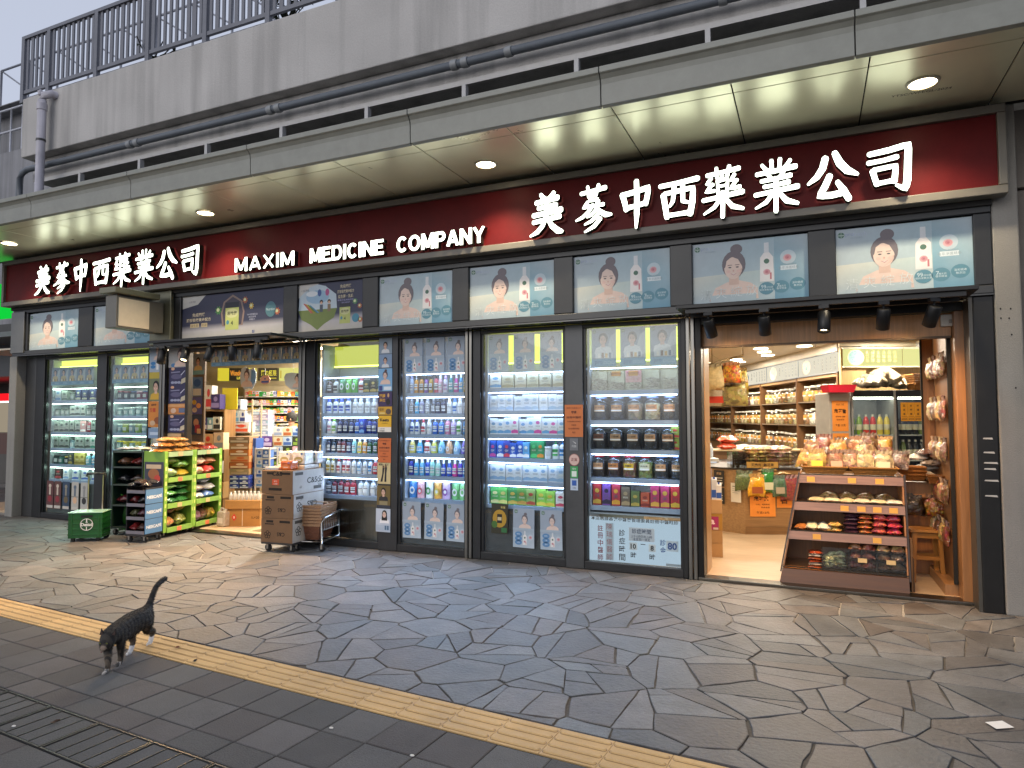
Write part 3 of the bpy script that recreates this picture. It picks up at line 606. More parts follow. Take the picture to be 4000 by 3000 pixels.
def latin(word, x0, x1, z0, h):
    adv = sum(LAT[c][0]+.09 for c in word)-.09; kx = (x1-x0)/adv; x = x0; zz = 0
    for c in word:
        fa = S('g5', 'f2f3df'); sd = S('satin', '2a2824')
        for st in LAT[c][1]:
            zz += .0003; L_, R_ = [], []; n = len(st)
            for i, p in enumerate(st):
                a_, b_ = st[max(0, i-1)], st[min(n-1, i+1)]; dx, dz = (b_[0]-a_[0])*kx, (b_[1]-a_[1])*h; l = math.hypot(dx, dz); t = .1*h*(1.0 if abs(dx) > abs(dz)*.4 else 1.12); px_, pz_ = x+p[0]*kx, z0+p[1]*h
                L_.append((px_-dz/l*t, pz_+dx/l*t)); R_.append((px_+dz/l*t, pz_-dx/l*t))
            q = L_+R_[::-1]; m = len(q); yf = -.49-zz
            q = [(u, min(max(v, z0), z0+h)) for u, v in q]
            for i in range(n-1): fa.poly([(q[i][0], yf, q[i][1]), (q[m-1-i][0], yf, q[m-1-i][1]), (q[m-2-i][0], yf, q[m-2-i][1]), (q[i+1][0], yf, q[i+1][1])])
            sd.add([(u, yf+.0002, v) for u, v in q]+[(u, -.42, v) for u, v in q], [(i, (i+1) % m, m+(i+1) % m, m+i) for i in range(m)])
        x += (LAT[c][0]+.09)*kx; o = fa.build('letter', sg); sd.build('letter_return', o)
for word, x0, x1 in (('MAXIM', -6.80, -5.80), ('MEDICINE', -5.56, -4.47), ('COMPANY', -4.30, -3.17)): latin(word, x0, x1, 3.497, .18)
# ---------------------------------------------------------------- canopy downlights
DLP = [(36, 950), (803, 831), (1898, 641), (3604, 323)]
names = ['at the far left', 'above the left shop door', 'above the middle windows', 'above the right shop door']
for (px, py), nm in zip(DLP, names):
    p = GP(px, py, 4.197); t = thing('downlight', f'round glowing downlight in the canopy soffit {nm}', 'ceiling light', (p.x, p.y, 4.199), 0, 'canopy downlights')
    MB('satin', 'c8c4b4').lathe([(.100, 0), (.118, -.004), (.112, -.012), (.098, -.014)], n=28, cap=False).build('trim_ring', t)
    MB('g12', 'ffedc4').lathe([(.099, -.004), (.0985, -.006)], n=28).build('lens', t)
    lamp('lamp', 'SPOT', (0, 0, -.03), 200, (1, .82, .56), t, (0, -.02, -3), spot_size=R(118), spot_blend=.7, shadow_soft_size=.09)
# ================================================================ transom band with adverts
sf = thing('shop_facade', 'dark grey metal shopfront frame with transom, mullions and plinths', 'shopfront', (-5, 0, 0)); FT = Matrix.Translation((5, 0, 0))
def F(m='frame', c='313233'):
    x = MB(m, c); x.T = FT; return x
PW_ = [(-11.50, -10.25), (-9.92, -8.66), (-8.04, -6.18), (-5.955, -4.94), (-4.713, -3.697), (-3.485, -2.463), (-2.247, -1.238), (-1.02, .015), (.245, 1.283)]
F().box(-11.88, 1.41, -.27, -.2, 3.305, 3.40).build('top_rail', sf, .006); F('frame', '3a3b3c').box(-11.88, 1.41, -.285, -.271, 3.37, 3.402).build('top_bead', sf)
F('frame', '3e3f40').box(-11.88, 1.41, -.275, -.2, 2.625, 2.695).build('bottom_rail', sf, .006)
F('gloss', '2c2d2e').box(-11.88, 1.41, -.272, -.03, 2.612, 2.6245).build('underside', sf)
ed = [-11.88]+[v for a in PW_ for v in a]+[1.41]
for i in range(0, len(ed), 2):
    F().box(ed[i], ed[i+1], -.268, -.2, 2.697, 3.303).build('mullion', sf, .008)
F('matte', '1a1a1a').box(-11.86, 1.40, -.2, -.17, 2.63, 3.4).build('backing', sf)
olive = F('frame', '6b6a58'); olive.box(-8.58, -8.16, -.33, -.27, 2.63, 3.4); olive.build('column_cover', sf, .01)
F('frame', '6b6c6b').box(-11.90, -11.56, -.29, -.269, 2.66, 3.33).build('end_plate', sf, .005)
# posts and window frames down to the ground
WIN = dict(A=(-11.41, -10.12), B=(-9.90, -8.97), C=(-5.85, -4.845), D=(-4.575, -3.64), E=(-3.45, -2.425), FF=(-2.22, -1.185))
for x0, x1, c in ((-11.905, -11.64, '4b4c4d'), (-11.64, -11.41, '303132'), (-10.12, -9.90, '3a3b3c'), (-6.0, -5.85, '2c2d2e'), (-4.845, -4.575, '3a3b3d'), (-3.55, -3.45, '303133'), (-2.425, -2.22, '4a4c4e'), (-1.185, -1.135, '2c2d2e')):
    F('frame', c).box(x0, x1, -.035, .06, 0, 2.61).build('mullion_post', sf, .006)
for x0, x1 in ((-8.70, -8.60), (-6.10, -6.003), (-3.64, -3.555), (-1.13, -1.045)):
    st = F('steel', '7b7a76'); st.box(x0, (x0+x1)/2-.004, -.06, .05, 0, 2.61); st.box((x0+x1)/2+.004, x1, -.052, .05, 0, 2.61); st.build('steel_post', sf, .006)
F('frame', '101011').box(-1.043, -.985, -.03, .16, 0, 2.61).build('door_post', sf, .004)
F('frame', '2c2c2b').box(-1.0, 1.26, -.02, .14, 2.53, 2.61).build('door_header', sf, .004)
F('wood', 'b8834c').box(-.984, 1.16, .09, .14, 2.325, 2.528).build('header_board', sf); F('wood', '9a6a3e').box(1.165, 1.255, -.02, .16, .02, 2.528).build('door_jamb', sf, .004); F('frame', '4a3b2c').box(-.984, 1.16, .075, .15, 2.305, 2.323).build('header_trim', sf)
F('frame', '242424').box(1.262, 1.41, -.25, .16, 0, 2.61).build('corner_post', sf, .01)
F('frame', '55524c').box(1.235, 1.262, -.24, -.02, 0, 2.61).build('corner_trim', sf)
for z, w in ((1.305, .08), (1.22, .10), (1.17, .085), (1.075, .10), (.95, .09), (1.42, .07)):
    F('paper', 'b7b4ae').add([(1.30, -.2525, z), (1.30+w, -.2525, z-.004), (1.302+w*.9, -.2525, z+.012), (1.305, -.2525, z+.010)], [(0, 1, 2, 3)]).build('tape_mark', sf)
F('steel', '6b6861').box(-1.04, 1.26, -.05, .12, 0.0, .028).build('threshold', sf, .004); F('steel', '6b6861').box(-8.14, -6.1, -.03, .12, 0, .02).build('threshold', sf, .004)
for k in WIN:
    x0, x1 = WIN[k]
    F('frame', '333436').box(x0, x1, -.03, .05, 0, .085).build('plinth', sf, .006); F('frame', '232425').box(x0, x1, -.03, .05, 2.565, 2.61).build('window_head', sf, .004)
    F('frame', '2e2f31').box(x0, x0+.03, -.012, .04, .087, 2.563).build('window_stile', sf); F('frame', '2e2f31').box(x1-.03, x1, -.012, .04, .087, 2.563).build('window_stile', sf)
    F('glass').box(x0+.03, x1-.03, .0, .006, .087, 2.563).build('glass_pane', sf)
F('satin', 'a99a84').box(-8.70, -8.15, .16, .2, 0, 2.61)
F('glass').box(-8.97, -8.71, .0, .006, .03, 2.6).build('glass_pane', sf); F('glass').box(-8.59, -8.2, .0, .006, .03, 2.6).build('glass_pane', sf)
F('frame', '3b352d').box(-8.2, -8.14, -.03, .05, 0, 2.61).build('door_post', sf, .004); F('frame', '3b352d').box(-8.14, -6.1, -.02, .1, 2.56, 2.61).build('door_header', sf, .004)
F('woodx', 'b08d68').box(-8.6, -8.2, .05, .07, .0, 2.6).build('pane_backing', sf)
sw = thing('wall_socket', 'white electrical box at the top right of the right doorway', 'socket', (1.14, .05, 2.45)); MB('satin', 'cfcbc2').box(-.06, .05, 0, .035, -.045, .06).build('box', sw, .006); MB('satin', '8a867e').box(-.0, .07, -.02, 0, -.02, .012).build('plug', sw, .003)
# blank projecting lightbox
pb, pf = XP(590, 1235, -8.27), XP(455, 1215, -8.27)
bs = thing('projecting_sign', 'blank cream projecting sign box with grey hood below the red sign', 'sign', (-8.27, pb.y, 2.8)); L_ = pb.y-pf.y
zt, zb = XP(457, 1160, -8.27).z-2.8, XP(457, 1270, -8.27).z-2.8
MB('satin', '6e6c64').box(-.22, -.005, -L_, 0.2, zb-.03, zt+.03).build('case', bs, .008); MB('paper', 'e6d8c0').box(-.006, .004, -L_+.03, -.03, zb, zt).build('face', bs)
MB('satin', '77755f').box(-.27, .05, -L_-.06, .1, zt+.05, zt+.13).build('hood', bs, .01)
# ---------------------------------------------------------------- track lighting over the two doors
def track(lab, x0, x1, y0, z, spots, side):
    t = thing('lighting_track', lab, 'light track', ((x0+x1)/2, y0, z), 0, 'black lighting trays over the doors'); w = (x1-x0)/2
    MB('satin', '0f0f10').box(-w, w, 0, -.28-y0, -.0, .035).build('tray', t, .004)
    r = MB('satin', '161616'); r.box(-w+.08, w-.08, .03, .07, -.04, -.002); r.box(-w+.08, w-.08, .30, .34, -.04, -.002); r.build('rail', t)
    for i, (x, tilt, yaw_) in enumerate(spots):
        s = thing('spotlight', f'black cylindrical spotlight, {ORD[i+1]} from left under the {side} door tray', 'spotlight', (x, y0+.05, z-.04), yaw_, 'black track spotlights')
        b = MB('satin', '0c0c0d'); b.box(-.04, .04, -.02, .02, -.03, 0); b.tube([(0, 0, -.03), (0, 0, -.085)], .009, 8); b.build('stem', s)
        Rm = Matrix.Translation((0, 0, -.09))@Matrix.Rotation(tilt, 4, 'X')
        c = MB('satin', '0b0b0c'); c.T = Rm; c.lathe([(.045, .03), (.052, .022), (.052, -.145), (.044, -.15), (.043, -.12)], n=20, cap=False); c.lathe([(.001, .031), (.045, .03)], n=20, cap=False); c.build('can', s)
        g = MB('g12', 'ffe2b0'); g.T = Rm; g.lathe([(.042, -.121), (.041, -.122)], n=18); g.build('lens', s)
        p = Rm@Vector((0, 0, -.16)); q = Rm@Vector((0, 0, -2.5))
        lamp('lamp', 'SPOT', p, SPOTW[side], (1, .62, .30), s, q, spot_size=R(125), spot_blend=.9, shadow_soft_size=.04)
SPOTW = dict(left=135, right=62)
sp = [FP(px, 1235, -.62) for px in (2768, 2985, 3220, 3452, 3650)]
track('black lighting tray with five spotlights over the right doorway', -1.11, 1.23, -.68, 2.60, [(p.x, a, b) for p, a, b in zip(sp, (R(34), R(28), R(-16), R(26), R(34)), (R(-14), R(-4), R(-12), R(6), R(24)))], 'right')
sp = [FP(px, 1380, -.7) for px in (634, 728, 822, 908, 1009)]
track('black lighting tray with five spotlights over the left doorway', FP(575, 1330, -.75).x, FP(1058, 1310, -.75).x, -.75, 2.60, [(p.x, a, b) for p, a, b in zip(sp, (R(-12), R(-30), R(-18), R(4), R(-10)), (R(20), R(24), R(-8), R(0), R(6)))], 'left')
# ================================================================ printed adverts
def bust(mb, cx, z0, s, y, hair='5c4c54', skin='dfc4b6', top=None, man=False, bun=True):
    e = .0006
    if top: mb.poly([(cx-.42*s, y-e, z0), (cx+.42*s, y-e, z0), (cx+.36*s, y-e, z0+.26*s), (cx+.12*s, y-e, z0+.36*s), (cx-.12*s, y-e, z0+.36*s), (cx-.36*s, y-e, z0+.26*s)], top)
    else: mb.poly([(cx-.46*s, y-e, z0), (cx+.44*s, y-e, z0), (cx+.42*s, y-e, z0+.22*s), (cx+.3*s, y-e, z0+.32*s), (cx+.1*s, y-e, z0+.38*s), (cx-.12*s, y-e, z0+.36*s), (cx-.34*s, y-e, z0+.26*s)], skin)
    mb.rect(cx-.09*s, cx+.09*s, z0+.3*s, z0+.5*s, y-2*e, 'd3b09e')
    mb.ell(cx, z0+.70*s, .215*s, .27*s, y-3*e, hair)
    if bun and not man: mb.ell(cx+.05*s, z0+1.0*s, .11*s, .10*s, y-3*e, hair)
    if not man and not bun: mb.poly([(cx-.21*s, y-2.5*e, z0+.7*s), (cx-.26*s, y-2.5*e, z0+.2*s), (cx+.26*s, y-2.5*e, z0+.2*s), (cx+.21*s, y-2.5*e, z0+.7*s)], hair)
    mb.ell(cx-.01*s, z0+.63*s, .165*s, .22*s, y-4*e, skin)
    mb.poly([(cx-.20*s, y-5*e, z0+.60*s), (cx-.155*s, y-5*e, z0+.66*s), (cx-.13*s, y-5*e, z0+.78*s), (cx-.03*s, y-5*e, z0+.86*s), (cx+.02*s, y-5*e, z0+.95*s), (cx-.14*s, y-5*e, z0+.9*s), (cx-.21*s, y-5*e, z0+.76*s)], hair); mb.poly([(cx-.04*s, y-5*e, z0+.86*s), (cx+.08*s, y-5*e, z0+.80*s), (cx+.15*s, y-5*e, z0+.66*s), (cx+.2*s, y-5*e, z0+.62*s), (cx+.2*s, y-5*e, z0+.8*s), (cx+.1*s, y-5*e, z0+.93*s), (cx, y-5*e, z0+.95*s)], hair)
    if not man: mb.poly([(cx-.02*s, y-4.5*e, z0+.41*s), (cx+.12*s, y-4.5*e, z0+.5*s), (cx+.16*s, y-4.5*e, z0+.62*s), (cx+.1*s, y-4.5*e, z0+.6*s), (cx+.04*s, y-4.5*e, z0+.5*s)], [skin, 'd0ab9c', 'c9a294', skin, skin])
    for dx in (-.095, .085): mb.ell(cx+dx*s, z0+.565*s, .04*s, .03*s, y-4.8*e, 'dfb8ac', n=10)
    for dx in (-.07, .065): mb.ell(cx+dx*s, z0+.645*s, .03*s, .013*s, y-6*e, '2a2024', n=8); mb.rect(cx+(dx-.04)*s, cx+(dx+.04)*s, z0+.685*s, z0+.697*s, y-6*e, '6a4c48')
    mb.ell(cx-.005*s, z0+.575*s, .016*s, .02*s, y-6*e, 'cf9f90', n=8)
    mb.poly([(cx-.065*s, y-6*e, z0+.525*s), (cx, y-6*e, z0+.485*s), (cx+.06*s, y-6*e, z0+.53*s), (cx, y-6*e, z0+.515*s)], 'b8686a' if not man else 'b07a72'); mb.poly([(cx-.045*s, y-6.5*e, z0+.520*s), (cx, y-6.5*e, z0+.499*s), (cx+.042*s, y-6.5*e, z0+.522*s), (cx, y-6.5*e, z0+.514*s)], 'ece4e0')
def rose(mb, cx, cz, r, y):
    for rr, c, dx, dz in ((1, 'd8a6aa', 0, 0), (.74, 'cc8890', .12, .08), (.48, 'c0707c', -.05, .1), (.24, 'b05464', .05, 0)): mb.ell(cx+dx*r, cz+dz*r, r*rr, r*rr*.92, y-.0003*(2-rr), c, n=11)
def bottle_art(mb, cx, z0, w, h, y):
    mb.poly([(cx-w/2, y, z0), (cx+w/2, y, z0), (cx+w*.46, y, z0+h*.62), (cx+w*.2, y, z0+h*.74), (cx-w*.2, y, z0+h*.74), (cx-w*.46, y, z0+h*.62)], 'e8e4e2'); mb.rect(cx-w*.17, cx+w*.17, z0+h*.74, z0+h, y, 'd5d9dc')
    mb.ell(cx, z0+h*.52, w*.2, w*.2, y-.0004, '1f5a3c', n=12); rose(mb, cx, z0+h*.24, w*.26, y-.0004); mb.rect(cx+w*.22, cx+w*.34, z0+h*.05, z0+h*.22, y-.0004, 'c2606a')
def logo(mb, cx, cz, r, y):
    mb.ell(cx, cz, r, r, y, '16583a', n=18); mb.text('Dettol', cx, cz, r*.5, y-.0003, 'dfeee6', None, .01, w=r*1.6); mb.rect(cx-r*.05, cx+r*.05, cz+r*.3, cz+r*.9, y-.0003, 'dfeee6'); mb.rect(cx-r*.05, cx+r*.05, cz-r*.9, cz-r*.3, y-.0003, 'dfeee6')
def faded(mb, f, to=(.40, .47, .50)):      # cheap sun-bleached print
    mb.c = [tuple(a+(b-a)*f for a, b in zip(c[:3], to))+(1.,) for c in mb.c]; return mb
def art_wide(w, h):
    mb = MB('paper'); y = -.001; mb.box(-w/2, w/2, 0, .004, 0, h, 'bcc8cd')
    def X(u): return -w/2+u*w
    mb.add([(X(0),y,h),(X(.74),y,h),(X(.74),y,h*.5),(X(0),y,h*.45),(X(.74),y,h*.2),(X(0),y,h*.2),(X(.74),y,0),(X(0),y,0)], [(3,2,1,0)], ['a8b8c0','a2b8c2','9ab4c0','a6b2bc']); mb.add([(X(0),y,h*.2),(X(.74),y,h*.2),(X(.74),y,h*.5),(X(0),y,h*.45)], [(0,1,2,3)], ['bec6c2','b6c6c8','aec4c4','cfcfc2']); mb.add([(X(0),y,0),(X(.74),y,0),(X(.74),y,h*.2),(X(0),y,h*.2)], [(0,1,2,3)], ['a4b4bc','9eb6be','b6c6c8','bec6c2'])
    mb.add([(X(.72),y-.0004,0),(X(1),y-.0004,0),(X(1),y-.0004,h*.55),(X(.72),y-.0004,h*.55)], [(0,1,2,3)], ['4a88a4','5892ac','9ab6c2','74a2b6']); mb.add([(X(.72),y-.0004,h*.55),(X(1),y-.0004,h*.55),(X(1),y-.0004,h),(X(.72),y-.0004,h)], [(0,1,2,3)], ['74a2b6','9ab6c2','a6b4bc','8ea8b4'])
    bust(mb, X(.37), h*.04, h*.82, y-.0008); mb.add([(X(.16),y-.006,0),(X(.56),y-.006,0),(X(.56),y-.006,h*.13),(X(.16),y-.006,h*.13)], [(0,1,2,3)], ['a4b4bc','9eb6be','aebfc4','aebfc4'])
    bottle_art(mb, X(.655), h*.30, w*.12, h*.62, y-.001); mb.ell(X(.835), h*.66, w*.066, w*.066, y-.001, 'b9cbd4', n=20); rose(mb, X(.83), h*.65, w*.036, y-.0014); mb.rect(X(.77), X(.905), h*.46, h*.53, y-.001, 'dbe6ea'); mb.text('ACTIV-BOTANY', X(.8375), h*.545, h*.03, y-.0012, '7d929c', None, 0, w=w*.13); mb.text('植萃淨護精華', X(.8375), h*.495, h*.045, y-.0014, '8aa0aa')
    for u, zz in ((.65, .19), (.775, .20), (.91, .23)): mb.ell(X(u), h*zz, w*.066, h*.1, y-.0016, '3a7d92', n=18)
    mb.text('99', X(.625), h*.215, h*.06, y-.0024, 'cfe3ea', w=w*.04); mb.text('有效抗菌', X(.67), h*.205, h*.03, y-.0024, 'cfe3ea'); mb.text('保持清爽水潤', X(.65), h*.165, h*.032, y-.0024, 'cfe3ea'); mb.text('7', X(.75), h*.22, h*.06, y-.0024, 'cfe3ea'); mb.text('種天然', X(.785), h*.21, h*.03, y-.0024, 'cfe3ea'); mb.text('植萃精油', X(.775), h*.175, h*.032, y-.0024, 'cfe3ea'); mb.text('溫和親膚', X(.91), h*.25, h*.035, y-.0024, 'cfe3ea'); mb.text('無添加', X(.91), h*.205, h*.035, y-.0024, 'cfe3ea')
    for i, ch in enumerate('清爽綻放'): mb.text(ch, X(.12+.135*i), h*(.15+.012*i), h*.165, y-.007, 'd8e0e0', None, -.014)
    logo(mb, X(.045), h*.91, w*.026, y-.001); mb.text('pro', X(.11), h*.90, h*.055, y-.001, '8795b8'); mb.text('fresh', X(.19), h*.91, h*.065, y-.001, 'a9b6cc', None, -.006); mb.text('健康沐浴新體驗', X(.16), h*.855, h*.022, y-.001, '93a6b4')
    return faded(mb, .16)
def art_milk(w, h, rich):
    mb = MB('paper'); y = -.001; mb.box(-w/2, w/2, 0, .004, 0, h, '2a2f4a')
    def X(u): return -w/2+u*w
    mb.add([(X(0),y,0),(X(1),y,0),(X(1),y,h*.22),(X(0),y,h*.18)], [(0,1,2,3)], ['a9a69e','b1afa6','aeacb0','a5a4aa']); mb.add([(X(0),y,h*.18),(X(1),y,h*.22),(X(1),y,h*.36),(X(0),y,h*.32)], [(0,1,2,3)], ['a5a4aa','aeacb0','2a2f4a','2a2f4a'])
    mb.poly([(X(0), y-.0003, h*.72), (X(.16), y-.0003, h*.80), (X(.24 if not rich else .32), y-.0003, h), (X(0), y-.0003, h)], 'b7b6b2'); mb.text('心誠選優', X(.10), h*.87, h*.05, y-.0006, '6a6c74')
    def can(cx, z0, ww, hh):
        mb.rect(cx-ww/2, cx+ww/2, z0, z0+hh*.8, y-.001, 'a9b268'); mb.rect(cx-ww/2, cx+ww/2, z0+hh*.8, z0+hh, y-.001, '1c2030'); mb.ell(cx, z0+hh*.6, ww*.46, hh*.17, y-.0014, 'b9bb8a'); mb.text('思敏健', cx, z0+hh*.6, hh*.14, y-.0018, '3f472c', None, .02, w=ww*.72); mb.text('4', cx, z0+hh*.25, hh*.16, y-.0014, '384226', None, .02); mb.ell(cx-ww*.32, z0+hh*.28, ww*.11, ww*.13, y-.0014, '3f7f96', n=10)
    def splat(cx, cz, r, c):
        n = 16; mb.poly([(cx+r*(1 if k % 2 else .62)*math.cos(6.283*k/n), y-.001, cz+r*(1 if k % 2 else .62)*math.sin(6.283*k/n)) for k in range(n)], c); mb.ell(cx-.1*r, cz+.1*r, r*.4, r*.4, y-.0013, 'c7cfa2', n=10)
    if not rich:
        mb.poly([(X(.41), y-.0006, h*.25), (X(.61), y-.0006, h*.25), (X(.625), y-.0006, h*.55), (X(.60), y-.0006, h*.80), (X(.51), y-.0006, h*.95), (X(.42), y-.0006, h*.80), (X(.395), y-.0006, h*.55)], '7d6a62'); mb.poly([(X(.425), y-.0008, h*.27), (X(.595), y-.0008, h*.27), (X(.61), y-.0008, h*.55), (X(.585), y-.0008, h*.78), (X(.51), y-.0008, h*.9), (X(.435), y-.0008, h*.78), (X(.41), y-.0008, h*.55)], '3a3648')
        can(X(.505), h*.16, w*.13, h*.62); splat(X(.37), h*.62, h*.11, '3f7a3c'); splat(X(.63), h*.8, h*.09, '9a5a3c'); splat(X(.69), h*.66, h*.08, 'b59a42'); mb.ell(X(.87), h*.55, h*.15, h*.17, y-.001, '44707c'); mb.text('Nutrition', X(.87), h*.55, h*.06, y-.0014, 'b8cdd0', w=h*.24); splat(X(.93), h*.49, h*.09, 'a8603f')
        for u, z, ww, tx in ((.17, .56, .13, '免疫關鍵'), (.17, .44, .25, '腦部發展黃金配方')): mb.text(tx, X(u), h*z, h*.085, y-.001, 'b3ab94', None, .02, w=w*ww)
        for u, ww, tx in ((.13, .09, '益生菌'), (.23, .06, '乳鐵')): mb.rect(X(u)-w*ww/2, X(u)+w*ww/2, h*.27, h*.36, y-.001, 'b7a884'); mb.text(tx, X(u), h*.315, h*.06, y-.0014, '4a4436', w=w*ww*.8)
        for k, tx in enumerate(('100%紐西蘭奶源', '無添加蔗糖', '專業配方')): mb.text(tx, X(.70), h*(.47-.055*k), h*.04, y-.001, '9fa3b8')
        mb.rect(X(.70), X(.722), h*.06, h*.12, y-.001, '3a4a78'); mb.text('f', X(.711), h*.09, h*.045, y-.0014, 'd5d8e0', None, .02)
    else:
        cx, cz = X(.30), h*.5; hx, hz = w*.30, h*.48; dia = [(cx+hx*a, y-.0006, cz+hz*b) for a, b in ((-1, -.1), (-.85, -.5), (-.35, -.75), (0, -1), (.35, -.75), (.85, -.5), (1, -.1), (.95, .5), (.4, .9), (0, 1), (-.4, .9), (-.95, .5))]
        mb.add(dia, [(0, 1, 2, 3, 4, 5, 6)], '64753a'); mb.add(dia, [(0, 6, 7, 8, 9, 10, 11)], 'a9bac6'); mb.ell(cx, cz+hz*.45, hx*.6, hz*.3, y-.0009, '88a8c2'); mb.ell(cx-hx*.3, cz+hz*.6, hx*.3, hz*.12, y-.0012, 'c8d0d6')
        for k, c in enumerate(('b35a5a', 'bfa24a', '6f9a52', '4f83a6')): mb.poly([(cx-hx*(.75-.1*k), y-.0012, cz+hz*(.2-.03*k)), (cx-hx*(.66-.1*k), y-.0012, cz+hz*(.2-.03*k)), (cx-hx*(.2-.1*k), y-.0012, cz-hz*.25), (cx-hx*(.34-.1*k), y-.0012, cz-hz*.25)], c)
        for dx, c, b in ((.1, '35538a', '3f4b5c'), (.5, 'a04a7c', '77644f')):
            mb.ell(cx+hx*dx, cz+hz*.62, hx*.1, hz*.16, y-.0015, c, n=12); mb.ell(cx+hx*(dx+.1), cz+hz*.22, hx*.09, hz*.09, y-.0015, '2b2522', n=10); mb.ell(cx+hx*(dx+.1), cz+hz*.18, hx*.06, hz*.06, y-.0018, 'c79f86', n=10); mb.rect(cx+hx*(dx+.02), cx+hx*(dx+.18), cz-hz*.22, cz+hz*.1, y-.0014, b)
        can(X(.72), h*.12, w*.16, h*.42); splat(X(.87), h*.56, h*.07, '4f8058'); splat(X(.94), h*.46, h*.06, 'a8653f'); mb.ell(X(.88), h*.22, h*.09, h*.09, y-.001, '3f7f96'); splat(X(.95), h*.18, h*.07, 'a8603f')
        for z, ww, tx in ((.89, .17, '免疫關鍵'), (.78, .25, '腦部發展黃金配方'), (.68, .23, '益生菌・乳鐵')): mb.text(tx, X(.73), h*z, h*.075, y-.001, 'b3ab94', None, .02, w=w*ww)
        for z, ww in ((.605, .24), (.55, .12)): mb.text('專業兒童成長奶粉', X(.73), h*z, h*.035, y-.001, '9a9ac4', w=w*ww)
    return mb
G_ADS = 'adverts in the transom band'
wide = art_wide(1.02, .60).mesh('advert_print'); seats = ['far left end above the first window', 'second from left, half behind the blank box', None, None, 'right of the milk adverts', 'second right of the milk adverts', 'above the jar window', 'above the left half of the right doorway', 'above the right half of the right doorway']
for i, (x0, x1) in enumerate(PW_):
    cx = (x0+x1)/2
    if i in (2, 3):
        o = put('milk_advert', art_milk(x1-x0, .605, i == 3).mesh('advert_print'), None, (cx, -.232, 2.697)); tag(o, ['navy milk powder advert with a big can, above the left doorway', 'navy milk powder advert with balloons picture and a small can'][i-2], 'advert', G_ADS)
    else:
        o = put('soap_advert', wide, None, (cx, -.232, 2.70)); o.scale = ((x1-x0)/1.02, 1, .99)
        if i == 0: o.rotation_euler.y = R(-1.0)
        tag(o, f'pale blue shower soap advert with smiling woman, {seats[i]}', 'advert', G_ADS)
# ================================================================ display windows: shelving, strip lamps, stock
CN = [('white','f0f0f0'),('grey','8a8a8a'),('black','1a1a1c'),('navy','1c2450'),('blue','2255bb'),('pale blue','8fc0e0'),('teal','2a9090'),('dark green','1f4a30'),('green','3a9a40'),('lime','9acb3a'),('yellow','e8cc40'),('orange','e08030'),('red','c02830'),('maroon','6a1c2a'),('magenta','d03a90'),('pink','e8a8b8'),('purple','6a40a8'),('lilac','b8a0d8'),('brown','6a4a38'),('beige','cdbb9a'),('amber','b06a20')]
def cname(h):
    a = H(h); return min(CN, key=lambda k: sum((math.sqrt(x)-math.sqrt(y))**2 for x, y in zip(H(k[1])[:3], a[:3])))[0]
_pm = {}
def pm(key, fn, name):
    if key not in _pm: _pm[key] = fn().mesh(name)
    return _pm[key]
PROF = {'c': [(.40, 0), (.48, .015), (.5, .06), (.5, .58), (.46, .68), (.30, .765)], 'o': [(.42, 0), (.5, .03), (.52, .22), (.44, .52), (.27, .74)], 'p': [(.42, 0), (.48, .02), (.48, .6), (.42, .68), (.2, .735)], 't': [(.48, 0), (.5, .02), (.5, .68)]}
